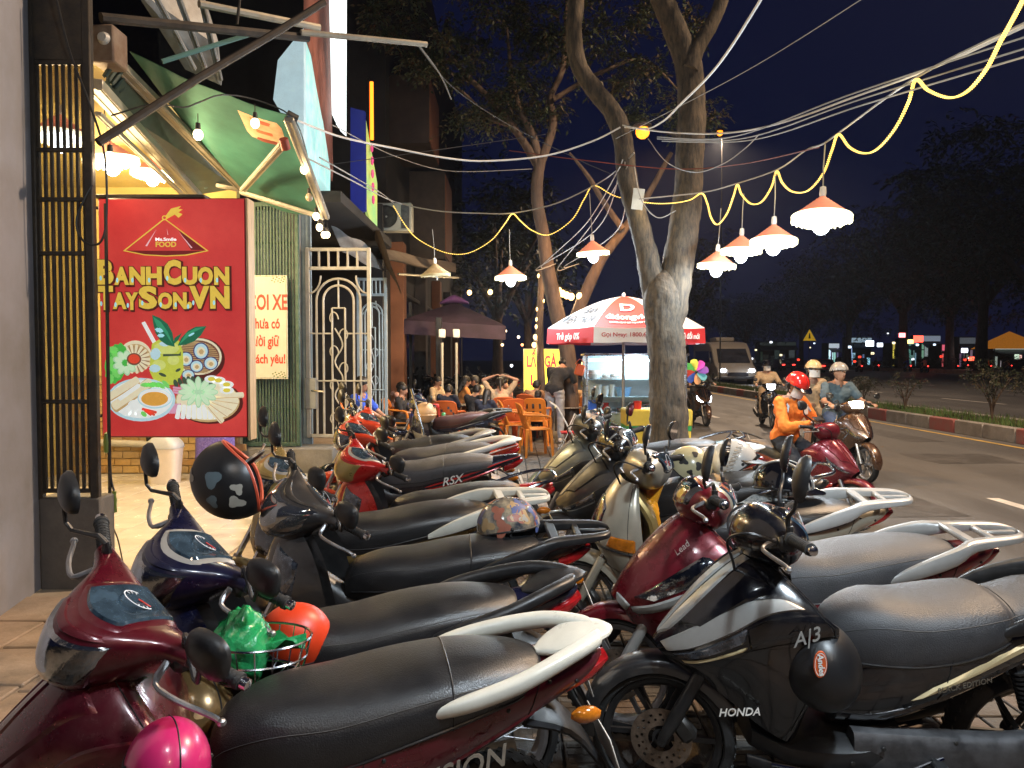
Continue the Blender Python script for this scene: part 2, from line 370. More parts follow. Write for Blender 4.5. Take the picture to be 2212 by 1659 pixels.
def moto(name, label, spec, X, Y, head, steer, sc, lean=8, z=0, group=None, cat='motorbike', detail=1):
    g = spec.get
    root = thing(name, label, cat, group=group)
    root.matrix_world = MX.Translation((X, Y, z)) @ MX.Rotation(R(head), 4, 'Z') @ MX.Rotation(R(-lean), 4, 'X') @ MX.Diagonal((sc, sc, sc, 1))
    S = MX.Translation(HP) @ MX.Rotation(R(steer), 4, AXD) @ MX.Translation(-HP)
    ub = g('type', 'ub') == 'ub'; r = .275 if ub else .25
    c1, c2, c3 = g('c1', BLACK), g('c2', g('c1', BLACK)), g('c3', BLACK); trim = g('trim', c1)
    # wheels, fork, fender
    wheel('front_wheel', root, .62, r, .040 if ub else .045, g('wheels', 'wire' if ub else 'alloy'), g('disc', 1), S, g('rim', ALU if g('wheels') != 'black' else BLACK))
    wheel('rear_wheel', root, -.62, r, .045 if ub else .05, g('wheels', 'wire' if ub else 'alloy'), 0, None, g('rim', ALU))
    for sy in (-1, 1):
        y = sy*.078; top = HP + AXD*(-.22); ax = V((.62, 0, r))
        mb = MB().tube([ax+V((0, y, 0)), ax+V((0, y, 0))+AXD*.10, ax+V((0, y, 0))+AXD*.30], [.017, .024, .022], 10).tube([ax+V((0, y, 0))+AXD*.29, top+V((0, y, 0))], .015, 8, 1)
        mb.obj('fork_leg', [g('fork', ALU), CHROME], root, S)
    rows = []
    for k in range(9):
        a = R(g('fend0', -8) + (g('fend1', 148)-g('fend0', -8))*k/8); tp = 1 if 0 < k < 8 else .75
        if k == 0: tp = .55
        rr = r+.03; P = lambda q: (.62 + q*cos(a), 0, r + q*sin(a))
        rows.append([(P(rr+.012)), (P(rr+.008)[0], .035*tp, P(rr+.008)[2]), (P(rr-.006)[0], .058*tp, P(rr-.006)[2]), (P(rr-.045)[0], .062*tp, P(rr-.045)[2])])
    F = Grid(rows); mb = MB().surf(F, 16, 12, 0, 0, 1, -1, 1, False); mb.obj('front_fender', g('fender', c1), root, S)
    # handlebar: cowl, grips, levers, mirrors, gauge
    cowl = Loft(g('cowlk', UB_COWL if ub else SC_COWL), 'y')
    cb = MB().surf(cowl, 22, 20).obj('handlebar_cowl', g('cowl', c1), root, S)
    h0, h1, t0, t1 = g('hl', (.25, .75, -60, 26))
    if g('lamp', ub or g('cowllamp', 0)):
        MB().patch(cowl, [(h0+.06, R(t0)), (h1-.06, R(t0)), (h1, R(t1)), (h0, R(t1))], .006, 14, 10).obj('headlight', g('lens', LENS), root, S)
        MB().patch(cowl, [(h0+.03, R(t1+4)), (h1-.03, R(t1+4)), (h1-.08, R(t1+20)), (h0+.08, R(t1+20))], .003, 12, 6).obj('cowl_visor', g('visor', c2), root, S)
    ga, gb = g('gauge', (.30, .70)); tg0, tg1 = g('gth', (62, 134) if g('lamp', ub or g('cowllamp', 0)) and g('cowlk', ub) else (90, 160))
    MB().patch(cowl, [(ga-.03, R(tg0-6)), (gb+.03, R(tg0-6)), (gb+.0, R(tg1+6)), (ga-.0, R(tg1+6))], .006, 10, 8).obj('gauge_bezel', g('bezel', trim), root, S)
    gg = MB().patch(cowl, [(ga, R(tg0)), (gb, R(tg0)), (gb-.03, R(tg1)), (ga+.03, R(tg1))], .012, 10, 8).obj('gauge', DIAL, root, S)
    ctr = cowl(.5, R((tg0+tg1)/2)); nrm = (ctr-cowl.core(.5)).normalized(); DM = frame(ctr + nrm*.016, (0, 1, 0), nrm.cross(V((0, 1, 0))))
    mb = MB(); mb.lathe([(.036, 0), (.036, .001), (.039, .001), (.039, 0)], 24, 0, DM)
    for k in range(11):
        a = R(-30 + 24*k); mb.box((.031*cos(a), .031*sin(a), 0), (.008, .002, .001), 0, DM, MX.Rotation(a, 3, 'Z'))
    mb.obj('dial', DIALW, gg); MB().box((.012, .01, .001), (.034, .004, .002), 0, DM, MX.Rotation(.7, 3, 'Z')).obj('needle', NEEDLE, gg)
    for sy in (-1, 1):
        a, b = V((.237, sy*.215, 1.020)), V((.190, sy*.350, 1.022))
        mb = MB().tube([a, a.lerp(b, .08), a.lerp(b, .1), a.lerp(b, .9), a.lerp(b, .92), b], [.021, .021, .0165, .0165, .02, .019], 12)
        for k in range(9): mb.tube([a.lerp(b, .16+.08*k), a.lerp(b, .175+.08*k)], .0178, 10)
        gr = mb.obj('grip', RUBBER, root, S)
        MB().tube([b, b+(b-a).normalized()*.018, b+(b-a).normalized()*.022], [.014, .014, .006], 10).obj('bar_end', CHROME if g('barend', 1) else BLACK, gr)
        p0 = V((.275, sy*.19, 1.005))
        MB().tube(spline([p0, V((.315, sy*.215, .985)), V((.30, sy*.28, .98)), V((.262, sy*.35, .972)), V((.25, sy*.375, .965))], 12), [.009]*3+[.0065]*8+[.006, .005], 7).ball((.25, sy*.377, .965), .0105, 8).obj('brake_lever', g('lever', ALU), root, S)
        MB().bev((.245, sy*.195, 1.0), (.05, .055, .05), .012).obj('switch_box', BLACK, root, S)
        if not g('lamp', ub or g('cowllamp', 0)): MB().tube(spline([V((.27, sy*.20, 1.0)), V((.36, sy*.235, 1.03)), V((.42, sy*.17, .99)), V((.40, sy*.10, .90)), V((.38, sy*.06, .80))], 16), .0048, 6).obj('brake_cable', BLACK, root, S)
        if not g('nomirror'): mirror(root, S, sy, spec, None)
    # front
    if ub:
        F = Grid(SHIELD); MB().surf(F, 18, 20, 0, 0, 1, -1, 1, False).obj('leg_shield', c1, root)
        inn = Grid([[(p[0]-.035, p[1]*.93, p[2]) for p in rw] for rw in SHIELD]); MB().surf(inn, 10, 12, 0, 0, 1, -1, 1, False).obj('inner_shield', c3, root)
        for sy in (-1, 1):
            MB().patch(F, [(.12, sy*.28), (.55, sy*.30), (.50, sy*.72), (.22, sy*.80)], .007, 10, 6).obj('turn_signal', g('sig', LENSD), root)
            MB().patch(F, [(.58, sy*.25), (.95, sy*.25), (.95, sy*.9), (.62, sy*.92)], .005, 8, 6).obj('shield_panel', c2, root)
        MB().surf(Loft([(.36, .74, .05, .06, 2.4), (.22, .60, .065, .075, 2.4), (.05, .50, .07, .07, 2.4), (-.12, .50, .08, .08, 2.4)], 'p'), 12, 14).obj('frame_cover', c3, root)
        mb = MB().bev((.02, 0, .31), (.34, .20, .17), .05).tube([(.14, 0, .33), (.32, 0, .36)], .062, 14)
        for k in range(6): mb.tube([(.19+.02*k, 0, .342+.003*k), (.196+.02*k, 0, .343+.003*k)], .075, 14)
        mb.lathe([(.001, 0), (.07, 0), (.085, -.03), (.085, -.06)], 20, 0, MX.Translation((.04, .15, .29)) @ MX.Rotation(pi, 4, 'X') @ YR)
        mb.obj('engine', GREYM, root)
    else:
        st = g('apron', 'ab'); F = Grid({'ab': AB_APRON, 'lead': LEAD_APRON, 'old': OLD_APRON}[st])
        MB().surf(F, 26, 28, 0, 0, 1, -1, 1, False).obj('front_apron', g('apronc', c1), root, None, 28); mb = MB()
        for sy in (-1, 1): mb.tube([F(.03+.9*k/20, sy*(.62+.10*k/20)) for k in range(21)], .0017, 4).tube([F(.80, sy*(.06+.9*k/12)) for k in range(13)], .0017, 4)
        mb.obj('seam', M('panel gap', (.004, .004, .004), .8), root)
        for sy in (-1, 1):
            if st == 'ab':
                MB().patch(F, [(.02, sy*.02), (.74, sy*.01), (.72, sy*.12), (.10, sy*.21)], .006, 20, 6).obj('nose_panel', c2, root)
                if g('band'): MB().patch(F, [(.03, sy*.28), (.70, sy*.42), (.76, sy*.475), (.05, sy*.53)], .006, 22, 8).obj('lower_band', g('band'), root)
                MB().patch(F, [(.15, sy*.20), (.66, sy*.14), (.68, sy*.40), (.26, sy*.38)], .007, 20, 10).obj('apron_panel', g('c4', c2), root)
                MB().patch(F, [(.06, sy*.54), (.50, sy*.49), (.44, sy*.60), (.10, sy*.66)], .008, 12, 5).obj('headlight', g('lens', LENSD), root)
                MB().patch(F, [(.10, sy*.67), (.46, sy*.62), (.44, sy*.655), (.12, sy*.70)], .007, 12, 3).obj('side_strip', g('strip', trim), root)
                MB().patch(F, [(.46, sy*.50), (.80, sy*.49), (.80, sy*.68), (.44, sy*.66)], .010, 18, 10).obj('badge_panel', g('c5', c3), root)
            elif st == 'lead':
                MB().patch(F, [(.10, sy*.42), (.60, sy*.40), (.66, sy*.58), (.22, sy*.60)], .008, 14, 6).obj('headlight', g('lens', LENSD), root)
                MB().patch(F, [(.0, sy*.36), (.06, sy*.10), (.09, sy*.60), (.02, sy*.80)], .006, 6, 6).obj('nose_trim', trim, root)
                MB().patch(F, [(.06, sy*.60), (.62, sy*.60), (.60, sy*.65), (.06, sy*.80)], .006, 12, 4).obj('side_strip', trim, root)
                MB().patch(F, [(.60, sy*.44), (.76, sy*.44), (.74, sy*.56), (.66, sy*.57)], .008, 6, 4).obj('turn_signal', AMBER, root)
            else:
                MB().patch(F, [(.18, sy*.0), (.58, sy*.0), (.60, sy*.30), (.26, sy*.24)], .007, 12, 8).obj('headlight', g('lens', LENS), root)
                MB().patch(F, [(.46, sy*.42), (.60, sy*.34), (.60, sy*.84), (.44, sy*.82)], .007, 8, 8).obj('turn_signal', AMBER, root)
                MB().patch(F, [(.605, sy*.0), (.625, sy*.0), (.625, sy*.95), (.605, sy*.95)], .006, 3, 14).obj('seam_strip', c3, root)
        lx = .07 if st == 'old' else 0
        MB().surf(Loft([(.30+lx, .88, .12, .03, 3), (.21+lx, .74, .17, .035, 3), (.20+lx, .55, .17, .035, 3), (.24+lx*.3, .34, .15, .03, 3)], 'p'), 10, 16).obj('inner_shield', g('inner', c3), root)
        MB().surf(Loft([(.34, .30, .10, .05, 3), (.22, .27, .165, .05, 3.2), (.0, .26, .175, .055, 3.2), (-.14, .30, .165, .07, 3)]), 12, 16).obj('floorboard', g('floor', c3), root)
        for sy in (-1, 1): MB().surf(Loft([(.36, .235, .012, .02, 2.5, sy*.12), (.16, .20, .02, .035, 2.5, sy*.17), (-.10, .20, .02, .04, 2.5, sy*.17), (-.28, .25, .012, .02, 2.5, sy*.15)]), 12, 10).obj('sill_panel', g('sill', BLACK), root)
    # body, seat, tail
    if ub: bk = [(.05, .585, .075, .055, 2.4), (-.10, .61, .115, .085, 2.4), (-.32, .655, .13, .085, 2.5), (-.55, .70, .115, .07, 2.4), (-.76, .755, .075, .05, 2.3), (-.90, .79, .04, .028, 2.2), (-.935, .80, .012, .01, 2)]
    else: bk = [(.06, .46, .11, .13, 2.8), (-.06, .51, .155, .17, 2.8), (-.25, .575, .178, .155, 2.7), (-.50, .655, .155, .105, 2.6), (-.72, .72, .11, .07, 2.4), (-.88, .765, .06, .038, 2.2), (-.93, .78, .015, .012, 2)]
    body = Loft(bk); MB().surf(body, 24, 22).obj('body_panel', c1, root)
    for sy in (1, -1):
        t = (lambda d: R(d)) if sy > 0 else (lambda d: R(180-d))
        MB().patch(body, [(.16, t(-62)), (.66, t(-50)), (.70, t(-14)), (.14, t(-30))], .005, 14, 6).obj('lower_panel', g('low', c2), root)
        if g('stripe'): MB().patch(body, [(.20, t(-20)), (.93, t(16)), (.90, t(34)), (.30, t(-6))], .007, 16, 3).obj('side_stripe', g('stripe'), root)
    mb = MB(); mb2 = MB()
    for q in (.30, .62):
        for sy in (0, 1): mb.tube([body(q + .05*k/10, R(-64 + 8.6*k) if sy == 0 else R(244 - 8.6*k)) for k in range(13)], .0016, 4)
    for q, dg in ((.24, -40), (.45, -22), (.60, 8), (.78, -10), (.38, 14), (.70, 24)):
        for sy in (0, 1):
            p = body(q, R(dg if sy == 0 else 180-dg)); mb2.ball(p, .0062, 6)
    mb.obj('seam', M('panel gap', (.004, .004, .004), .8), root); mb2.obj('bolt', STEEL, root)
    sk = g('seatk') or ([(.115, .62, .055, .06, 2.3), (.07, .645, .085, .085, 2.5), (-.04, .665, .12, .098, 2.7), (-.18, .68, .142, .092, 2.8), (-.34, .715, .15, .085, 2.8), (-.50, .742, .14, .075, 2.7), (-.63, .752, .115, .062, 2.6), (-.70, .755, .085, .05, 2.4), (-.725, .757, .05, .035, 2)] if ub else
         [(.10, .56, .07, .10, 2.4), (.06, .60, .105, .125, 2.5), (-.05, .64, .145, .13, 2.7), (-.20, .665, .168, .115, 2.8), (-.36, .705, .17, .10, 2.8), (-.52, .737, .155, .085, 2.7), (-.65, .752, .125, .068, 2.5), (-.73, .757, .085, .05, 2.3), (-.755, .76, .04, .03, 2)])
    seat = Loft(sk); so = MB().surf(seat, 34, 30).obj('seat', g('seat', SEATB), root)
    for q in g('seams', (.56,)):
        MB().tube([seat(q + .03*math.sin(w_*2)*0, w_) + (seat(q, w_)-seat.core(q)).normalized()*.0006 for w_ in [R(-20 + 220*k/24) for k in range(25)]], .0022, 5).obj('seam', BLACK, so)
    mb = MB().tube([seat(.10+.88*k/26, R(-12)) for k in range(27)], .004, 6).tube([seat(.10+.88*k/26, R(192)) for k in range(27)], .004, 6)
    mb.obj('seat_edge', BLACK, so)
    for sgn in (0, 1):
        MB().tube([seat(.06+.88*k/30, R(28) if sgn == 0 else R(152)) + V((0, 0, .0008)) for k in range(31)], .0014, 4).obj('stitching', M('seat thread', (.045, .045, .045), .6), so)
    rail = g('rail', 'wing'); rm = g('railm', ALU)
    if rail == 'wing':
        for sy in (-1, 1):
            MB().surf(Loft([(-.42, .735, .010, .012, 2.4, sy*.145), (-.52, .765, .020, .022, 2.4, sy*.160), (-.66, .80, .022, .024, 2.5, sy*.150), (-.80, .835, .026, .022, 2.5, sy*.105), (-.90, .845, .03, .018, 2.5, sy*.045), (-.915, .845, .02, .012, 2.2, sy*.02)]), 20, 14).obj('grab_rail', rm, root)
        MB().surf(Loft([(-.74, .80, .015, .008, 2.4), (-.78, .815, .05, .012, 2.8), (-.86, .84, .075, .014, 2.8), (-.93, .85, .05, .012, 2.6), (-.96, .85, .015, .006, 2.2)]), 14, 14).obj('rail_bridge', rm, root)
    elif rail == 'tube':
        MB().tube(spline([(-.44, .15, .70), (-.60, .165, .78), (-.80, .15, .845), (-.925, .10, .865), (-.945, 0, .868), (-.925, -.10, .865), (-.80, -.15, .845), (-.60, -.165, .78), (-.44, -.15, .70)], 40), .011, 8).obj('grab_rail', rm, root)
        for sy in (-1, 1): MB().tube([(-.88, sy*.125, .858), (-.78, sy*.08, .74)], .008, 6).obj('rail_stay', rm, root)
    elif rail == 'rack':
        for sy in (-1, 1):
            MB().surf(Loft([(-.40, .70, .008, .012, 2.4, sy*.155), (-.52, .75, .016, .032, 2.8, sy*.168), (-.68, .80, .022, .036, 3, sy*.15), (-.78, .828, .030, .024, 3, sy*.105), (-.96, .842, .024, .016, 3, sy*.080), (-1.02, .842, .024, .014, 2.8, sy*.045), (-1.03, .842, .02, .012, 2.6, 0)]), 18, 12).obj('grab_rail', rm, root)
        mb = MB()
        for xx, ww in ((-.775, .24), (-.885, .16)): mb.bev((xx, 0, .838), (.045 if xx > -.8 else .03, ww, .022), .007)
        mb.bev((-.955, .0, .842), (.13, .022, .016), .004)
        mb.obj('rack_plate', rm, root)
    MB().surf(Loft([(-.80, .715, .065, .035, 2.6), (-.89, .745, .055, .030, 2.5), (-.945, .77, .03, .012, 2.2)]), 10, 14).obj('tail_light', g('tail', REDL), root)
    for sy in (-1, 1): MB().ball((-.86, sy*.105, .66), (.045, .022, .024), 10).obj('rear_signal', AMBER, root)
    MB().surf(Loft([(-.70, .64, .09, .02, 3), (-.84, .58, .08, .014, 3), (-.96, .42, .07, .01, 3), (-.99, .34, .06, .008, 3)], 'p'), 10, 12).obj('rear_fender', BLACK, root)
    pm = frame((-.955, 0, .50), (0, -1, 0), (.35, 0, 1)); pl = MB().bev((0, 0, .006), (.19, .14, .004), .002, 0, pm).obj('licence_plate', WHITEP, root)
    # running gear
    if ub:
        for sy in (-1, 1):
            MB().tube([(-.02, sy*.09, .30), (-.62, sy*.095, r)], .018, 8).obj('swing_arm', STEEL, root)
    else:
        MB().surf(Loft([(.02, .27, .035, .085, 3, .125), (-.20, .26, .045, .095, 3, .14), (-.45, .26, .045, .085, 3, .145), (-.66, .26, .04, .10, 2.4, .145), (-.74, .26, .02, .06, 2.2, .14)]), 16, 16).obj('transmission_case', g('case', GREYM), root)
        mb = MB()
        for k in range(8): a_ = 2*pi*k/8; mb.lathe([(.001, .006), (.007, .005), (.008, 0)], 8, 0, MX.Translation((-.30+.33*cos(a_), .176, .26+.075*sin(a_))) @ MX.Rotation(pi, 4, 'X') @ YR)
        tag(mb.obj('case_bolts', STEEL, root), kind='stuff'); MB().tube([(-.05, .19, .24), (-.07, .20, .20), (-.30, .205, .16), (-.34, .235, .155)], .009, 8).obj('kick_starter', CHROME, root)
        for sy in (-1, 1): MB().tube([(.30, sy*.185, .265), (.10, sy*.202, .235), (-.12, sy*.205, .24), (-.26, sy*.185, .285)], .006, 6).obj('sill_trim', CHROME, root)
        MB().lathe([(.001, .012), (.05, .012), (.066, .004), (.07, 0)], 20, 0, MX.Translation((-.60, .188, .26)) @ MX.Rotation(pi, 4, 'X') @ YR).obj('case_cap', BLACK, root)
    for sy in (-1, 1):
        mb = MB(); a, b = V((-.60, sy*.125, r+.05)), V((-.50, sy*.125, .60)); mb.tube([a, a.lerp(b, .45)], .017, 10, 1).tube([a.lerp(b, .4), b], .013, 8)
        for k in range(9): mb.tube([a.lerp(b, .42+.055*k), a.lerp(b, .445+.055*k)], .027, 12)
        mb.obj('shock_absorber', [g('shock', BLACK), CHROME], root)
        MB().tube([(-.22, sy*.10, .27), (-.23, sy*.20, .275)], .012, 8).bev((-.23, sy*.235, .278), (.045, .075, .022), .006).obj('foot_peg', RUBBER, root)
    MB().tube([(.18, -.06, .22), (.0, -.11, .16), (-.25, -.14, .20)], .016, 8).obj('exhaust_pipe', CHROME, root)
    MB().surf(Loft([(-.22, .21, .025, .025, 2.2, -.15), (-.34, .25, .045, .05, 2.3, -.165), (-.62, .33, .05, .055, 2.3, -.17), (-.74, .365, .04, .045, 2.2, -.17)]), 12, 14).obj('muffler', g('muff', STEEL), root)
    MB().tube([(.02, .11, .22), (.03, .17, .16), (.05, .27, .045)], [.011, .011, .009], 8).bev((.05, .275, .043), (.06, .03, .008), .003).obj('side_stand', STEEL, root)
    for (s_, sz, mt, pos, pit, sh, bo) in g('texts', ()):
        x = V((-cos(pit), 0, sin(pit))); y = V((sin(pit), 0, cos(pit))); y = V((y.x, -.18, y.z))
        text('lettering', s_, sz, mt, root, frame(pos, x, y), bo, sh, .001)
    return root
# ---------------------------------------------------------------- helmets
def helmet(label, loc, col, rz=0, tilt=(0, 0), sc=1.0, style='half', peak=None, trim=BLACK, spots=None, band=None, name='helmet', parent=None, group=None, seam=True):
    """shell over a head facing +x; style half, jet (over the ears) or full (chin bar)"""
    if parent is None: o = thing(name, label, 'helmet', group=group); o.matrix_world = MX.Translation(loc) @ (rz if isinstance(rz, MX) else MX.Rotation(rz, 4, 'Z') @ MX.Rotation(tilt[0], 4, 'X') @ MX.Rotation(tilt[1], 4, 'Y')) @ MX.Diagonal((sc, sc, sc, 1))
    else:
        o = link(name, parent); o.matrix_local = MX.Translation(loc) @ MX.Rotation(rz, 4, 'Z') @ MX.Rotation(tilt[0], 4, 'X') @ MX.Rotation(tilt[1], 4, 'Y') @ MX.Diagonal((sc, sc, sc, 1))
    a, b, c = .135, .112, .128
    def rim(w):
        f = cos(w)                                            # 1 at the front
        if style == 'half': return R(2 + 4*f - 10*(f < 0)*f*f)
        if style == 'jet': return R(-34 + 52*max(0, f)**1.6 + 6*min(0, f))
        return R(-58 + 12*min(0, f))
    def P(la, w, k=1): return V((a*k*cos(la)*cos(w), b*k*cos(la)*sin(w), c*k*sin(la)))
    F = lambda s, w: P(pi/2 + (rim(w)-pi/2)*s, w)
    F.__dict__['core'] = lambda s: V((0, 0, 0))
    n = 40; mb = MB(); 
    skip = (lambda la, w: style == 'full' and abs(math.remainder(w, 2*pi)) < R(62) and R(-18) < la < R(30))
    vs = []; fs = []; N = 16
    for i in range(N+1):
        for j in range(n): vs.append(F(max(i/N, .002), 2*pi*j/n))
    for i in range(N):
        for j in range(n):
            la = pi/2 + (rim(2*pi*(j+.5)/n)-pi/2)*(i+.5)/N
            if not skip(la, 2*pi*(j+.5)/n): fs.append((i*n+j, (i+1)*n+j, (i+1)*n+(j+1) % n, i*n+(j+1) % n))
    mb.add(vs, fs); sh = mb.obj('shell', col, o)
    mb = MB(); vs = [P(pi/2 + (rim(2*pi*j/n)-pi/2)*max(i/8, .01), 2*pi*j/n, .93) for i in range(9) for j in range(n)]
    mb.add(vs, [(i*n+j, i*n+(j+1) % n, (i+1)*n+(j+1) % n, (i+1)*n+j) for i in range(8) for j in range(n)])
    mb.tube([P(rim(2*pi*j/n), 2*pi*j/n, .965) for j in range(n)], .0065, 6, 1, None, True); mb.obj('lining', [M('helmet lining', (.02, .02, .022), .9), trim], o)
    if style == 'full':
        mb = MB(); e = [P(R(30), w) for w in [R(-62+124*k/16) for k in range(17)]] + [P(R(-18), w) for w in [R(62-124*k/16) for k in range(17)]]
        mb.tube(e, .008, 6, 0, None, True); mb.obj('visor_trim', trim, o)
    if peak:
        mb = MB(); top = []; 
        for k in range(13):
            w = R(-62 + 124*k/12); p = P(R(8), w, 1.0); q = p + V((.052*cos(w*1.1)+.01, 0, -.012)); top.append((p, q))
        vs = [p for t in top for p in (t[0]+V((0, 0, .003)), t[1]+V((0, 0, .003)), t[1]-V((0, 0, .001)), t[0]-V((0, 0, .002)))]
        mb.add(vs, [(4*i+k, 4*i+(k+1) % 4, 4*i+4+(k+1) % 4, 4*i+4+k) for i in range(12) for k in range(4)] + [(0, 1, 2, 3), (51, 50, 49, 48)]); mb.obj('peak', peak, o)
    if seam and style == 'half' or band:
        mb = MB()
        for q in ((-.03, .03) if band else (0,)): mb.tube([V((a*1.004*cos(t), q, c*1.004*sin(t)*(.965 if band else 1))) for t in [R(8+164*k/20) for k in range(21)]], .004 if band else .0022, 5)
        mb.obj('shell_band' if band else 'shell_seam', band or BLACK, o)
    if spots:
        for (la, w, s_, mt, pts) in spots:
            mb = MB(); G = lambda s, t: P(s, t); G.__dict__['core'] = lambda s: V((0, 0, 0)); m_ = 18; ring = []
            for j in range(m_):
                t = 2*pi*j/m_; k = s_*(1 + pts*sin(3*t+la*9) + pts*.6*cos(2*t+w*5)); ring.append(P(la + k*sin(t), w + k*cos(t)/max(.3, cos(la)), 1.012))
            mb.add(ring + [P(la, w, 1.016)], [(j, (j+1) % m_, m_) for j in range(m_)]); mb.obj('sticker', mt, o)
    if style == 'half':
        mb = MB()
        for s_ in (-1, 1): mb.ball(P(R(6), s_*R(92), 1.01), .009, 8)
        mb.tube([P(rim(2*pi*j/n)+.015, 2*pi*j/n, 1.005) for j in range(n)], .0035, 5, 0, None, True); mb.obj('rim_edge', BLACK, o)
    MB().tube(spline([P(R(-4), R(95), .95), V((.01, .075, -.09)), V((.02, .0, -.125)), V((.01, -.075, -.09)), P(R(-4), R(-95), .95)], 14), .006, 5).obj('chin_strap', BLACK, o)
    return o

# ---------------------------------------------------------------- people
SKIN = M('skin', (.36, .19, .12), .5, var=.12, sc=9, spec=.4); HAIR = M('black hair', (.008, .006, .005), .5, var=.4, sc=30, bump=.3, bsc=90)
EYEW = M('eye white', (.6, .58, .55), .3); EYEB = M('eye dark', (.01, .008, .006), .2)
def cloth(key, col): return M('cloth '+key, col, .85, var=.16, sc=7, bump=.5, bsc=11)
def caps(mb, p0, p1, r0, r1, n=12):
    p0, p1 = V(p0), V(p1); d = p1-p0; t = d.normalized() if d.length > 1e-6 else V((0, 0, 1)); pts = []; rs = []
    for k in range(4): a = -pi/2 + pi/2*k/3; pts.append(p0 + t*(r0*sin(a))); rs.append(max(r0*cos(a), 1e-4))
    for k in range(4): a = pi/2*k/3; pts.append(p1 + t*(r1*sin(a))); rs.append(max(r1*cos(a), 1e-4))
    mb.tube(pts, rs, n)
FOLD = bpy.data.textures.new('cloth folds', 'CLOUDS'); FOLD.noise_scale = .06; FOLD.noise_depth = 2
def blob(mb, name, mat, parent, vox=.014, it=4):
    o = mb.obj(name, mat, parent); m = o.modifiers.new('remesh', 'REMESH'); m.mode = 'VOXEL'; m.voxel_size = vox; m.use_smooth_shade = True
    s = o.modifiers.new('smooth', 'SMOOTH'); s.iterations = it; s.factor = .5
    if name in ('shirt', 'trousers', 'shorts'):
        d = o.modifiers.new('folds', 'DISPLACE'); d.texture = FOLD; d.strength = .026; d.mid_level = .5; d.texture_coords = 'LOCAL'
    return o
def hand(mb, w, d, up, side, curl=.5, k=1.0):
    """palm, four unequal bent fingers and a thumb from the palm's side; w wrist, d pointing, up back of the hand"""
    w, d, up = V(w), V(d).normalized(), V(up); up = (up - d*up.dot(d)).normalized(); x = d.cross(up)*side
    for q in (-.026, -.009, .009, .024): caps(mb, w + d*.01*k + x*q*.7*k, w + d*.085*k + x*q*k, .014*k, .0125*k, 8)
    for i, (q, ln) in enumerate(((-.028, .066), (-.010, .076), (.009, .071), (.026, .056))):
        b = w + d*.092*k + x*q*1.05*k; e = (d*cos(curl) - up*sin(curl)); m_ = b + e*ln*.5*k; e2 = (d*cos(curl*2.2) - up*sin(curl*2.2))
        caps(mb, b - d*.01*k, m_, .0095*k, .0088*k, 7); caps(mb, m_, m_ + e2*ln*.5*k, .0088*k, .0072*k, 7)
    b = w + d*.03*k - x*.026*k; m_ = b + (d*.75 - x*.75 - up*.25)*.036*k; caps(mb, b, m_, .013*k, .0105*k, 7); caps(mb, m_, m_ + (d*.95 - x*.15 - up*.4)*.032*k, .0105*k, .0085*k, 7)

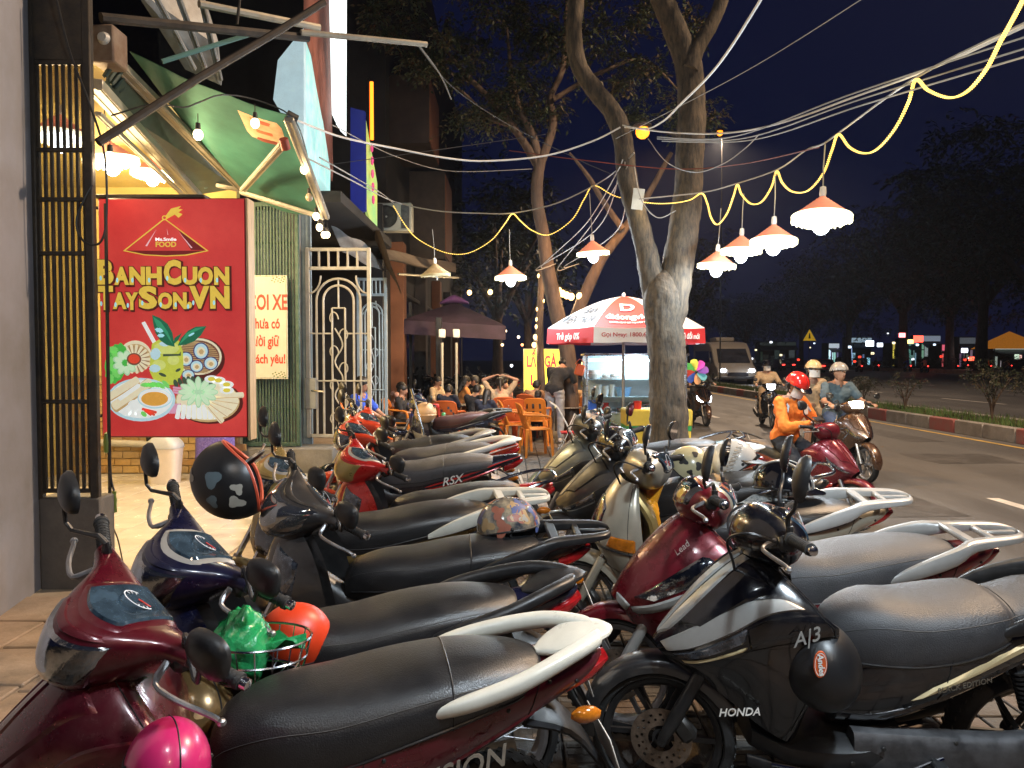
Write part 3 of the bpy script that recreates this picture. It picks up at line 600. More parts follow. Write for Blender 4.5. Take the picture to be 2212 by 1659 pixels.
SIT = dict(pelvis=(0, 0, .52), chest=(.03, 0, .86), neck=(.05, 0, 1.03), head=(.075, 0, 1.16), sho=(.03, .18, .965), elb=(.13, .245, .72), wri=(.33, .17, .70), hip=(.02, .095, .51), kne=(.42, .13, .50), ank=(.40, .13, .09), hd=(1, 0, -.25))
def pose(base=SIT, **k): d = dict(base); d.update(k); return d
def person(label, loc, heading, J, top, legs, skin=SKIN, hair='short', shoes=None, sleeve=1.0, short=False, vox=.014, look=None, female=False, hands=(.9, .9), mask=None, group=None, shirt_long=False, sc=1.0):
    root = thing('person', label, 'person', loc, R(heading), group); root.scale = (sc,)*3
    g = lambda n, s=0: V(J[n]) if s == 0 else (V(J[n+('L' if s > 0 else 'R')]) if n+('L' if s > 0 else 'R') in J else V((J[n][0], J[n][1]*s, J[n][2])))
    pel, che, nec, hea = g('pelvis'), g('chest'), g('neck'), g('head'); tw = .92 if female else 1.0
    # turned head: forward direction
    hd = V(look or J['hd']).normalized(); side = V((-hd.y, hd.x, 0)).normalized(); up = hd.cross(side)*-1; up = up if up.z > 0 else -up
    HM = MX((hd, side, up)).transposed()
    b = MB()
    b.ball(hea, (.098, .076, .098), 16, 0, None, HM); b.ball(hea + HM @ V((.025, 0, -.055)), (.068, .058, .066), 14, 0, None, HM)
    caps(b, hea + HM @ V((.088, 0, .004)), hea + HM @ V((.108, 0, -.026)), .010, .014, 8); caps(b, hea + HM @ V((.082, -.02, -.058)), hea + HM @ V((.082, .02, -.058)), .010, .010, 8)
    for s in (-1, 1): b.ball(hea + HM @ V((-.005, s*.078, -.01)), (.020, .012, .032), 10, 0, None, HM)
    caps(b, hea + HM @ V((-.015, 0, -.06)), nec - V((0, 0, .02)), .052*tw, .058*tw)
    caps(b, che + V((0, .07, 0)), che - V((0, .07, 0)), .105*tw, .105*tw); caps(b, pel + V((0, .055, .02)), pel + V((0, -.055, .02)), .115, .115); caps(b, che, pel, .115*tw, .112)
    caps(b, nec, che, .06, .10)
    for s in (-1, 1):
        sh, el, wr, hi, kn, an = g('sho', s), g('elb', s), g('wri', s), g('hip', s), g('kne', s), g('ank', s)
        sh = V((sh.x, sh.y*tw, sh.z)); caps(b, nec - V((0, 0, .03)), sh, .05, .055); caps(b, sh, el, .050*tw, .040*tw); caps(b, el, wr, .039*tw, .027*tw)
        hv = (wr-el).normalized()
        hand(b, wr, g('hdir', s) if 'hdir' in J or 'hdirL' in J else hv, J.get('hup', (0, 0, 1)), s, hands[0 if s > 0 else 1], .95)
        caps(b, hi, kn, .080, .056); caps(b, kn, an, .054, .036)
        if not shoes: caps(b, an - V((0, 0, .04)), an + V((.13, 0, -.065)), .038, .028)
    bo = blob(b, 'body', skin, root, vox)
    for s in (-1, 1):
        e = hea + HM @ V((.088, s*.030, .010)); m1 = MB().ball(e, (.008, .014, .008), 8, 0, None, HM).obj('eye', EYEW, bo); MB().ball(e + HM @ V((.005, 0, 0)), (.005, .007, .007), 8, 0, None, HM).obj('iris', EYEB, m1) if 0 else None
        MB().ball(e + HM @ V((.006, 0, 0)), (.004, .0065, .0065), 8, 0, None, HM).obj('iris', EYEB, bo)
        caps_ = MB(); caps(caps_, e + HM @ V((.004, -.015, .018)), e + HM @ V((.004, .015, .018)), .004, .003, 6); caps_.obj('eyebrow', HAIR, bo)
    m1 = MB(); m1.ball(hea + HM @ V((.091, 0, -.058)), (.006, .024, .007), 8, 0, None, HM); m1.obj('mouth', M('lips', (.24, .08, .06), .5), bo)
    # clothes: torso and sleeves, trousers
    b = MB(); q = .016
    caps(b, che + V((0, .075, 0)), che - V((0, .075, 0)), .105*tw+q, .105*tw+q); caps(b, pel + V((0, .05, .04)), pel + V((0, -.05, .04)), .112+q, .112+q); caps(b, che, pel + V((0, 0, .03)), .115*tw+q, .116+q); caps(b, nec - V((0, 0, .055)), che, .062, .11)
    for s in (-1, 1):
        sh, el, wr = g('sho', s), g('elb', s), g('wri', s); sh = V((sh.x, sh.y*tw, sh.z)); caps(b, nec - V((0, 0, .06)), sh, .055, .066)
        if sleeve > 0: caps(b, sh, sh.lerp(el, min(1, sleeve)), .068*tw, .060*tw)
        if sleeve > 1: caps(b, el, el.lerp(wr, sleeve-1), .058*tw, .040*tw)
    blob(b, 'shirt', top, root, vox, 3)
    b = MB(); caps(b, pel + V((0, .055, .02)), pel + V((0, -.055, .02)), .120, .120)
    for s in (-1, 1):
        hi, kn, an = g('hip', s), g('kne', s), g('ank', s); e = kn if not short else hi.lerp(kn, .8); caps(b, hi, e, .092, .070 if not short else .078)
        if not short: caps(b, kn, kn.lerp(an, .92), .068, .056)
    blob(b, 'trousers' if not short else 'shorts', legs, root, vox, 3)
    if shoes:
        for s in (-1, 1):
            an = g('ank', s); b = MB(); f = g('toe', s) if 'toe' in J else V((1, 0, 0)); caps(b, an - V((0, 0, .035)) - f*.04, an + f*.15 - V((0, 0, .055)), .046, .036); caps(b, an, an - V((0, 0, .03)), .046, .046); blob(b, 'shoe', shoes, root, .012, 2)
    if hair:
        b = MB(); b.ball(hea + HM @ V((-.014, 0, .022)), (.106, .088, .096), 16, 0, None, HM)
        caps(b, hea + HM @ V((-.055, -.03, -.03)), hea + HM @ V((-.055, .03, -.03)), .055, .055)
        if hair == 'long': caps(b, hea + HM @ V((-.07, 0, -.02)), hea + HM @ V((-.10, 0, -.24)), .065, .05); caps(b, hea + HM @ V((-.03, .06, 0)), hea + HM @ V((-.05, .065, -.12)), .032, .03); caps(b, hea + HM @ V((-.03, -.06, 0)), hea + HM @ V((-.05, -.065, -.12)), .032, .03)
        if hair == 'bun': b.ball(hea + HM @ V((-.11, 0, .03)), .045, 10)
        if hair == 'tail': caps(b, hea + HM @ V((-.10, 0, .02)), hea + HM @ V((-.15, 0, -.18)), .035, .02)
        blob(b, 'hair', HAIR, root, .012, 2)
    if mask:
        F = lambda s, t: hea + HM @ V((.012 + .098*cos(t)*(1-.10*abs(s-.5)), .084*sin(t), .0 - .105*s)); F.__dict__['core'] = lambda s: hea
        m1 = MB(); m1.surf(F, 6, 12, 0, 0, 1, R(-78), R(78), False); m1.obj('face_mask', mask, root)
    return root, HM, hea

# ---------------------------------------------------------------- plastic chairs, tables
def chair_proto(mat, name='plastic_chair', holes=True):
    o = link(name)
    MB().bev((0, 0, .43), (.40, .42, .025), .012).obj('seat', mat, o)
    for sx in (-1, 1):
        for sy in (-1, 1):
            MB().tube([(sx*.215, sy*.235, .0), (sx*.20, sy*.215, .25), (sx*.185, sy*.20, .43)], [.020, .024, .028], 8).obj('leg', mat, o)
    def F(s, t):
        y = .205*sin(t)*(1-.10*s); return V((-.185 - .13*s + .05*(1-cos(t)), y, .43 + .40*s*(1-.10*(abs(t)/1.3)**3)))
    mb = MB(); nu, nv = 9, 12
    for k in range(2):
        off = V((-.006*k, 0, 0)); vs = []; fs = []
        for i in range(nu+1):
            for j in range(nv+1): vs.append(F(i/nu, -1.3+2.6*j/nv) + off)
        for i in range(nu):
            for j in range(nv):
                if (holes and 2 <= i <= 6 and 1 <= j <= nv-2 and (i+j) % 2 == 0 and (i*3+j) % 4) or (not holes and 2 <= i <= 6 and j in (3, 6, 9) and i != 4): continue
                fs.append((i*(nv+1)+j, i*(nv+1)+j+1, (i+1)*(nv+1)+j+1, (i+1)*(nv+1)+j))
        mb.add(vs, fs)
    mb.tube([F(1, -1.3+2.6*j/12) for j in range(13)], .011, 6).tube([F(k/6, -1.3) for k in range(7)], .014, 6).tube([F(k/6, 1.3) for k in range(7)], .014, 6)
    mb.obj('backrest', mat, o)
    for sy in (-1, 1): MB().tube(spline([(-.26, sy*.205, .66), (-.12, sy*.235, .655), (.10, sy*.235, .64), (.175, sy*.23, .60), (.185, sy*.205, .44)], 12), [.018]*9+[.021]*4, 8).obj('armrest', mat, o)
    return o
CHO = M('orange plastic', (.62, .19, .02), .42, var=.12, sc=4, rv=.08); CHR = M('red brown plastic', (.50, .10, .02), .42, var=.12, sc=4, rv=.08)
def table(label, loc, rz=0, w=.75, d=.75, h=.62):
    o = thing('folding_table', label, 'table', loc, rz)
    MB().bev((0, 0, h), (w, d, .018), .004).obj('table_top', M('steel table', (.42, .42, .42), .3, .9, var=.1, rv=.08), o)
    for sx in (-1, 1):
        for sy in (-1, 1): MB().tube([(sx*w*.44, sy*d*.44, 0), (sx*w*.40, sy*d*.42, h-.01)], .012, 6).obj('leg', CHROME, o)
    return o
# ---------------------------------------------------------------- ground, roads, median
def solid(name, label, cat, mb, mat, group=None, **k): return tag(mb.obj(name, mat, None, **k), label, cat, group)
def struct(name, mb, mat, **k): return tag(mb.obj(name, mat, None, **k), kind='structure')
ZR = -.13
ASPH = M('asphalt', (.058, .058, .060), .66, mix=(.10, .10, .102), sc=.55, bump=.8, bsc=140, rv=.16, stretch=(1.6, .35, 1))
struct('ground', MB().poly([(-120, -15, -.25), (400, -15, -.25), (400, 420, -.25), (-120, 420, -.25)]), M('soil', (.05, .045, .04), .9))
struct('road', MB().poly([(2.6, -6, ZR), (9.8, -6, ZR), (9.8, 150, ZR), (2.6, 150, ZR)]), ASPH)
struct('main_road', MB().poly([(11.4, -6, ZR), (46, -6, ZR), (46, 260, ZR), (11.4, 260, ZR)]), ASPH)
struct('far_road', MB().poly([(50, -6, ZR), (64, -6, ZR), (64, 300, ZR), (50, 300, ZR)]), ASPH)
PAINTY = M('road paint yellow', (.50, .33, .08), .6, var=.3, sc=5); PAINTW = M('road paint white', (.52, .50, .47), .6, var=.25, sc=5)
mb = MB(); mb.poly([(9.32, -6, ZR+.004), (9.44, -6, ZR+.004), (9.44, 150, ZR+.004), (9.32, 150, ZR+.004)]); tag(mb.obj('edge_line', PAINTY), kind='structure')
mb = MB()
for k in range(14): y = 6.95 + k*7.0; mb.poly([(5.62, y, ZR+.004), (5.77, y, ZR+.004), (5.77, y+2.0, ZR+.004), (5.62, y+2.0, ZR+.004)])
for xx in (17.5, 25, 34):
    for k in range(16): y = 18 + k*9; mb.poly([(xx, y, ZR+.004), (xx+.16, y, ZR+.004), (xx+.16, y+4, ZR+.004), (xx, y+4, ZR+.004)])
tag(mb.obj('lane_markings', PAINTW), kind='structure')
PT = M('asphalt patch', (.055, .054, .055), .6, var=.3, sc=3, bump=.7, bsc=150, rv=.15); rq = random.Random(31); mb = MB()
for (x, y, w, h) in ((4.3, 9.2, 1.1, 2.6), (7.4, 12.5, 1.4, 1.2), (8.2, 17, .7, 4), (4.6, 22, 1.6, 2.2), (6.9, 7.6, .5, 1.6)):
    mb.poly([(x+sx*w/2+rq.uniform(-.05, .05), y+sy*h/2+rq.uniform(-.05, .05), ZR+.003) for sx, sy in ((-1, -1), (-.3, -1.03), (.4, -.97), (1, -1), (1.03, .1), (1, 1), (.2, 1.04), (-1, 1), (-.97, .2))])
tag(mb.obj('road_patches', PT), kind='structure')
mb = MB(); mb.lathe([(.001, .006), (.31, .006), (.33, 0)], 28, 0, MX.Translation((4.9, 12.2, ZR+.002))); struct('manhole_cover', mb, M('cast iron', (.05, .045, .04), .5, .7, var=.4, sc=20, bump=.6, bsc=60))
mb = MB()
for k in range(260):
    x = rq.choice([rq.uniform(2.75, 3.2), rq.uniform(2.75, 9.7), rq.uniform(-.3, 2.5), rq.uniform(9.2, 9.75)]); y = rq.uniform(1.5, 22); z = (ZR if x > 2.74 else .006)+.006; a = rq.uniform(0, 6.3); s_ = rq.uniform(.015, .04); u_ = V((cos(a), sin(a), 0))*s_; w_ = V((-sin(a), cos(a), .3))*s_*.45; p = V((x, y, z)); mb.add([p-u_, p+w_, p+u_+V((0, 0, .006)), p-w_+V((0, 0, .002))], [(0, 1, 2, 3)])
tag(mb.obj('leaf_litter', M('dry leaf', (.16, .10, .045), .8, var=.4, sc=8), None, flat=True), kind='stuff')
# pavement with individual pavers
PAVS = [M('paver %d' % k, c, .62, var=.25, sc=9, bump=.4, bsc=60, rv=.15) for k, c in enumerate([(.115, .088, .066), (.10, .085, .07), (.13, .095, .07), (.09, .083, .075)])]
walk = struct('sidewalk', MB().box((-3.1, 30, -.13), (11.4, 74, .234)), M('grout', (.035, .03, .027), .9, var=.3))
def paver(mb, d=.2):
    mb.bev((0, 0, 0), (d-.012, d-.012, .03), .004)
    for k in (-1, 0, 1): mb.bev((k*.055, 0, .0155), (.034, d-.03, .005), .0015)
    return mb
me_p = []
for mt in PAVS:
    o = paver(MB()).obj('paver', mt, walk, MX.Translation((0, 0, -9)), flat=True); me_p.append(o.data); bpy.data.objects.remove(o)
rng = random.Random(3); rest = MB(); NP = 0
for iy in range(-10, 150):
    for ix in range(-9, 13):
        x, y = ix*.2+.1, iy*.2+.1
        near = -.21 < x < 1.0 and 2.0 < y < 11.4
        if near and NP < 300:
            o = bpy.data.objects.new('paver', me_p[rng.randrange(4)]); COL.objects.link(o); o.parent = walk; NP += 1
            o.location = (x, y, -.012 + rng.uniform(-.0025, .0025)); o.rotation_euler = (rng.uniform(-.012, .012), rng.uniform(-.012, .012), pi/2*rng.randrange(2))
        elif y < 26: rest.bev((x, y, -.012 + rng.uniform(-.002, .002)), (.188, .188, .03), .004, rng.randrange(4))
tag(rest.obj('paver_field', PAVS, walk, flat=True), kind='stuff')
mb = MB()
CON = M('concrete', (.20, .185, .165), .8, var=.25, sc=3, bump=.4, bsc=30)
for k in range(40):
    y = -2 + k*1.0
    o = MB().bev((2.67, y, -.065), (.14, .985, .135), .015).obj('kerb_stone', CON, walk)
STRIP = struct('cement_strip', MB().box((-4.15, 18, -.005), (4.5, 40, .03)), M('cement', (.33, .27, .20), .7, var=.28, sc=2.5, bump=.25, bsc=30))
# shop tiles
TIL = [M('floor tile %d' % k, (c, c*.93, c*.80), .22, var=.06, sc=4, rv=.08) for k, c in enumerate((.52, .50, .54))]
me_t = []
for mt in TIL: o = MB().bev((0, 0, 0), (.394, .394, .012), .002).obj('floor_tile', mt, STRIP, flat=True); me_t.append(o.data); bpy.data.objects.remove(o)
for ix in range(9):
    for iy in range(12):
        o = bpy.data.objects.new('floor_tile', me_t[rng.randrange(3)]); COL.objects.link(o); o.parent = STRIP; o.location = (-5.6+ix*.4, 5.3+iy*.4, .017)
for ix in range(3):
    for iy in range(6): MB().bev((-2.9+ix*.42+.003*iy, 2.25+iy*.46+.06*(ix % 2), .014), (.405, .445, .022), .006, 0, None, MX.Rotation(rng.uniform(-.012, .012), 3, 'Y')).obj('slab', M('worn slab %d' % rng.randrange(3), (.33+.03*rng.random(), .265, .19), .65, mix=(.20, .155, .11), sc=4, bump=.4, bsc=26, rv=.12), STRIP, flat=True)
# median
med = struct('median_strip', MB().box((10.6, 72, -.02), (1.35, 156, .26)), M('median soil', (.05, .04, .03), .9, var=.3))
KG = M('kerb grey', (.25, .235, .22), .8, var=.25, sc=3, bump=.4, bsc=22); KR = M('kerb red', (.33, .09, .085), .75, mix=(.24, .14, .13), sc=3.5, bump=.4, bsc=22)
for k in range(60):
    y = 4 + k*1.02; o = MB().bev((9.86, y, .015), (.17, 1.005, .31), .022).obj('kerb_stone', KR if (k % 3 == 1) else KG, med)
    if k < 30: o2 = MB().bev((11.34, y*1.4, .015), (.17, 1.40, .31), .022).obj('kerb_stone', KG, med)
GRS = [M('grass %d' % k, c, .8, var=.35, sc=20) for k, c in enumerate([(.06, .13, .03), (.085, .15, .035), (.09, .10, .03)])]
mb = MB(); rg = random.Random(5)
for k in range(16000):
    y = 5 + 60*rg.random()**1.7; x = rg.uniform(9.98, 11.22); h = rg.uniform(.06, .23); a = rg.uniform(0, 6.28); t = V((rg.uniform(-.06, .06), rg.uniform(-.06, .06), h)); w = V((cos(a)*.012, sin(a)*.012, 0)); p = V((x, y, .10))
    mb.add([p-w, p+w, p+t], [(0, 1, 2)], rg.randrange(3))
tag(mb.obj('median_grass', GRS, None, flat=True), kind='stuff')
farm = struct('far_median', MB().box((48, 130, -.02), (4, 330, .5)), M('far kerb', (.30, .22, .13), .8, var=.3, sc=2))
struct('far_pavement', MB().box((70, 160, -.1), (12, 330, .2)), CON)

# ---------------------------------------------------------------- foliage
LEAFM = [M('leaf %d' % k, c, .55, var=.4, sc=2.5, spec=.3) for k, c in enumerate([(.030, .042, .020), (.038, .046, .020), (.058, .044, .022), (.018, .028, .015)])]
def leaves(mb, c, rad, n, size, rg, mats=4):
    """leafy twigs: leaflets set in pairs along short bent stalks"""
    for k in range(max(1, n//7)):
        d = V((rg.gauss(0, 1), rg.gauss(0, 1), rg.gauss(0, 1))).normalized()*(rg.random()**.45); p = V(c) + V((d.x*rad[0], d.y*rad[1], d.z*rad[2])); mi = rg.randrange(mats)
        t = (d + V((rg.gauss(0, .6), rg.gauss(0, .6), -.35))).normalized(); s_ = size*rg.uniform(.7, 1.25); x = t.cross(V((rg.gauss(0, .3), rg.gauss(0, .3), 1))).normalized(); L_ = s_*4.2
        for q in range(7):
            f = q/6; o = p + t*(L_*(f-.5)) + V((0, 0, -L_*.22*f*f)); a = (x*((-1)**q)*(1 if q < 6 else .1) + t*(.75 if q < 6 else 1) + V((rg.gauss(0, .18), rg.gauss(0, .18), rg.gauss(-.12, .22)))).normalized(); b = a.cross(V((rg.gauss(0, .4), rg.gauss(0, .4), 1))).normalized()
            mb.add([o, o + a*s_*.7 + b*s_*.34, o + a*s_*1.55 - V((0, 0, s_*.12)), o + a*s_*.7 - b*s_*.34], [(0, 1, 2, 3)], mi)
        mb.add([p - t*L_*.5, p - t*L_*.5 + x*.006, p + t*L_*.5 - V((0, 0, L_*.22))], [(0, 1, 2)], 2)
def clumpy(mb, c, rad, clumps, per, csize, lsize, rg):
    for k in range(clumps):
        d = V((rg.gauss(0, 1), rg.gauss(0, 1), rg.gauss(0, 1))).normalized()*(rg.random()**.4); p = V(c) + V((d.x*rad[0], d.y*rad[1], d.z*rad[2])); s = csize*rg.uniform(.5, 1.3)
        leaves(mb, p, (s*1.3, s*1.3, s*.6), per, lsize, rg)
def limb(mb, pts, rads, rg, rough=.10, seg=5, n=14):
    P = spline(pts, seg*(len(pts)-1)); Rr = [max(.004, interp([(r,) for r in rads], i/(len(P)-1))[0]) for i in range(len(P))]
    o = len(mb.v); mb.tube(P, Rr, n)
    for i in range(o, len(mb.v)):
        v = V(mb.v[i]); k = (i-o)//n; c = P[min(k, len(P)-1)]; f = 1 + rough*(noise.noise(v*5) + .7*noise.noise(V((v.x*22, v.y*22, v.z*6))) + .4*noise.noise(v*40)); mb.v[i] = tuple(c + (v-c)*f)
BARK = M('grey bark', (.035, .03, .025), .92, mix=(.12, .09, .058), sc=9, bump=1.0, bsc=16, stretch=(2.6, 2.6, .7)); BARK2 = M('brown bark', (.055, .035, .025), .9, mix=(.12, .08, .055), sc=5, bump=1, bsc=13, stretch=(2, 2, .5))
rg = random.Random(11)
Y0 = 9.0
tr = thing('street_tree', 'large grey barked tree with forked trunk standing by the kerb', 'tree', (1.86, Y0, 0)); T0 = MX.Translation((-1.86, -Y0, 0))
mb = MB()
limb(mb, [at(1446, 1080, Y0), at(1446, 960, Y0), at(1443, 860, Y0), at(1440, 760, Y0), at(1434, 680, Y0), at(1432, 625, Y0), at(1448, 590, Y0)], [.29, .235, .215, .21, .225, .22, .10], rg, .10, 22, 54)
mb.v = [tuple(T0 @ V(p)) for p in mb.v]; mb.obj('trunk', BARK, tr, ang=70)
for pts, rr in (([(1436, 770), (1422, 665), (1400, 560), (1380, 480), (1356, 390), (1345, 300), (1325, 245), (1285, 195), (1250, 140), (1240, 70), (1250, -60)], [.08, .16, .13, .12, .115, .115, .11, .105, .10, .095, .10]),
                ([(1440, 780), (1446, 680), (1466, 560), (1484, 440), (1490, 330), (1494, 230), (1484, 130), (1452, 50), (1405, -60)], [.08, .19, .185, .17, .165, .16, .155, .14, .13]),
                ([(1490, 150), (1512, 95), (1548, 30), (1580, -70)], [.10, .085, .08, .07])):
    mb = MB(); limb(mb, [at(u, v, Y0+.02*i) for i, (u, v) in enumerate(pts)], rr, rg, .09, 16, 40); mb.v = [tuple(T0 @ V(p)) for p in mb.v]; mb.obj('branch', BARK, tr, ang=70)
mb = MB(); clumpy(mb, T0 @ V((1.9, Y0+.5, 8.6)), (3.2, 2.6, 1.9), 70, 45, .5, .11, rg); mb.obj('crown', LEAFM, tr, flat=True)
Y1 = 14.0; b1 = at(1212, 940, Y1)
tr = thing('street_tree', 'slender brown tree with wide leafy crown beside the food cart', 'tree', (b1.x, Y1, 0)); T1 = MX.Translation((-b1.x, -Y1, 0))
def add_limb(pts, rr, Yb, nm='branch', sl=.05, mat=BARK2):
    mb = MB(); limb(mb, [at(u, v, Yb+sl*i) for i, (u, v) in enumerate(pts)], rr, rg, .08, 5, 12); mb.v = [tuple(T1 @ V(p)) for p in mb.v]; mb.obj(nm, mat, tr, ang=70)
add_limb([(1236, 960), (1232, 860), (1226, 760), (1204, 680), (1185, 590), (1172, 500), (1160, 430), (1162, 380), (1168, 345)], [.17, .155, .145, .14, .13, .115, .11, .105, .10], Y1, 'trunk', 0)
for pts, rr in (([(1165, 360), (1140, 320), (1105, 270), (1060, 215), (1010, 165), (965, 110), (930, 60)], [.10, .08, .07, .055, .045, .03, .02]), ([(1165, 350), (1150, 290), (1125, 240), (1105, 160), (1095, 60)], [.08, .07, .05, .04, .02]),
                ([(1170, 345), (1195, 270), (1190, 210), (1215, 150), (1222, 60), (1225, -20)], [.09, .075, .06, .055, .045, .03]), ([(1225, 735), (1262, 640), (1300, 560), (1345, 500), (1400, 420), (1450, 330)], [.13, .11, .095, .08, .06, .04]),
                ([(1345, 495), (1300, 430), (1270, 380), (1230, 330)], [.06, .05, .04, .02]), ([(1105, 270), (1060, 255), (1000, 200), (975, 180)], [.05, .04, .03, .015]), ([(1195, 215), (1290, 160), (1390, 130), (1470, 200)], [.05, .04, .03, .015])): add_limb(pts, rr, Y1)
mb = MB()
for (u, v, sp, nn) in ((1000, 120, .9, 17), (1090, 60, 1.0, 20), (1180, 110, .8, 16), (1060, 235, .55, 12), (1130, 190, .6, 12), (960, 40, .9, 12), (1290, 60, 1.0, 18), (1010, 250, .3, 5), (1160, 250, .45, 8), (1350, 190, .8, 14), (1440, 240, .6, 9), (1510, 250, .5, 7), (1190, -20, 1.2, 16), (1400, 40, 1.2, 16), (905, 130, .5, 6), (870, 40, .6, 8)):
    c = T1 @ at(u, v, Y1+.2); clumpy(mb, c, (sp, sp*1.2, sp*.75), nn, 112, .30, .060, rg)
mb.obj('crown', LEAFM, tr, flat=True)
def far_tree(label, X, Y, h, name='street_tree', spread=1, cat='tree', group='trees across the boulevard', z=.2, seed=1, clumps=60, lean=0):
    rg = random.Random(seed); o = thing(name, label, cat, (X, Y, z), 0, group)
    mb = MB(); limb(mb, [(0, 0, -.2), (lean*.2, 0, h*.15), (lean*.5, 0, h*.30), (lean, 0, h*.45)], [h*.030, h*.022, h*.020, h*.015], rg, .1, 4, 10)
    mb.obj('trunk', BARK2, o, ang=70)
    for k in range(5):
        a = 2*pi*k/5+rg.random(); mb = MB(); limb(mb, [(lean*.5, 0, h*.28), (lean+cos(a)*h*.10*spread, sin(a)*h*.10, h*.46), (lean+cos(a)*h*.24*spread, sin(a)*h*.24, h*.66)], [h*.014, h*.009, h*.003], rg, .1, 4, 8); mb.obj('branch', BARK2, o, ang=70)
    mb = MB(); clumpy(mb, (lean, 0, h*.62), (h*.34*spread, h*.34, h*.34), clumps, 77, h*.075, h*.017, rg); mb.obj('crown', LEAFM, o, flat=True)
    return o
spots = [(1612, 47, 15, 'thin dark tree standing just behind the van'), (1730, 47.5, 17, 'dark tree beside the yellow warning sign'), (1830, 47, 20, 'dark tree behind the couple on the scooter'), (1952, 47.5, 23, 'tall dark tree left of the pink lit stall'), (2050, 48, 20, 'dark tree above the pink lit stall'), (2118, 47, 23, 'thick dark tree between the pink stall and the orange tent'), (2240, 47, 25, 'dark tree at the right edge of the picture')]
for i, (u, X, h, lb) in enumerate(spots): far_tree(lb, X, X*1640/(u-1106), h, seed=20+i, spread=1.25, lean=.4*(i % 3-1), clumps=110)
for i, (u, X, h, lb) in enumerate([(1480, 30, 15, 'distant dark tree behind the umbrella'), (1075, -1.3, 12, 'dark tree above the hanging bulbs along the shops'), (1140, .9, 14, 'dark tree at the far end of the sidewalk')]):
    Yd = (70, 38, 55)[i]; far_tree(lb, (u-1106)/1640*Yd, Yd, h, seed=40+i, group='trees along the sidewalk', z=0)
for i, (u, X, h) in enumerate([(2145, 10.6, 1.25), (1957, 10.6, .95), (1865, 10.6, .8), (1775, 10.6, .7)]):
    Y = X*1640/(u-1106); rg2 = random.Random(70+i); o = thing('shrub', ['bushy round shrub on the grass median, nearest the camera', 'thin open shrub on the median right of the couple', 'small shrub on the median behind the couple', 'tiny shrub on the median behind the orange jacket rider'][i], 'shrub', (X, Y, .11), 0, 'shrubs on the median')
    mb = MB()
    for k in range(7): a = k*.9; limb(mb, [(0, 0, -.02), (cos(a)*.06, sin(a)*.06, h*.35), (cos(a)*h*.3, sin(a)*h*.3, h*.8)], [.022, .014, .005], rg2, .1, 4, 6)
    mb.obj('stem', BARK2, o); mb = MB(); clumpy(mb, (0, 0, h*.78), (h*.5, h*.5, h*.36), 60 if i != 1 else 26, 34, .13, .035, rg2); mb.obj('foliage', LEAFM, o, flat=True)
mb = MB(); rg2 = random.Random(9)
for k in range(150): clumpy(mb, (46.9+rg2.uniform(-.6, .6), 58+k*1.0, rg2.uniform(.7, 1.5)), (.9, .8, .8), 3, 35, .5, .12, rg2)
tag(mb.obj('far_hedge', LEAFM, None, flat=True), kind='stuff', label='low clipped hedge along the far median', cat='hedge')
mb = MB(); rg2 = random.Random(19)
for k in range(420): Yq = 52 + 230*rg2.random()**1.4; clumpy(mb, (rg2.uniform(51, 57), Yq, rg2.uniform(5.5, 15.5 + 2*sin(Yq*.11))), (2.2, 2.2, 1.6), 2, 42, 1.1, .30, rg2)
tag(mb.obj('far_treeline', LEAFM, None, flat=True), kind='stuff')
# ---------------------------------------------------------------- the shop on the left
WALLP = M('grey mauve plaster', (.25, .245, .268), .75, mix=(.185, .172, .168), sc=1.5, bump=.15, bsc=20); DKST = M('dark painted steel', (.025, .022, .02), .55, .3, mix=(.06, .045, .03), sc=11, bump=.2, bsc=60)
GALV = M('galvanised steel', (.30, .28, .24), .5, .7, mix=(.42, .38, .30), sc=6, bump=.15, rv=.12); YEL = M('yellow wall', (.54, .43, .15), .8, var=.08, sc=2)
WOODL = M('pale wood trim', (.50, .36, .20), .6, var=.2, sc=9, stretch=(6, 6, .6)); PVC = M('grey pipe', (.42, .40, .36), .45, var=.1)
w = thing('house_wall', 'plain grey mauve plastered wall at the left edge', 'wall')
MB().prism([(-3.12, 4.98, 0), (-4.2, 4.98, 0), (-4.2, 1.2, 0), (-2.35, 1.2, 0)], (0, 0, 7)).obj('wall', WALLP, w, flat=True)
solid('plinth', 'low dark grey block under the steel grille', 'plinth', MB().bev((-2.91, 5.05, .30), (.41, .18, .64), .012), M('dark grey paint', (.075, .068, .062), .7, mix=(.12, .105, .09), sc=5, bump=.3, bsc=25))
gr = thing('security_grille', 'dark steel grille with perforated sheet above the grey block', 'grille', (-2.88, 5.0, 0))
for k in range(8): MB().bev((-.205+.042*k, 0, 2.3), (.018, .022, 3.3), .003).obj('bar', DKST, gr)
for z in (.66, 1.25, 2.22, 2.57, 2.89, 3.45): MB().bev((-.035, -.004, z), (.37, .03, .028), .004).obj('rail', DKST, gr)
MB().bev((.130, -.01, 2.3), (.056, .05, 3.4), .008).obj('post', DKST, gr); MB().bev((-.225, -.01, 2.3), (.03, .05, 3.4), .006).obj('post', DKST, gr)
MB().bev((-.038, .0, 3.95), (.385, .05, .98), .008).obj('top_panel', DKST, gr)
pm = bpy.data.materials.new('perforated sheet'); pm.use_nodes = True; nt = pm.node_tree; b = nt.nodes['Principled BSDF']; b.inputs['Base Color'].default_value = (.05, .045, .04, 1); b.inputs['Roughness'].default_value = .6
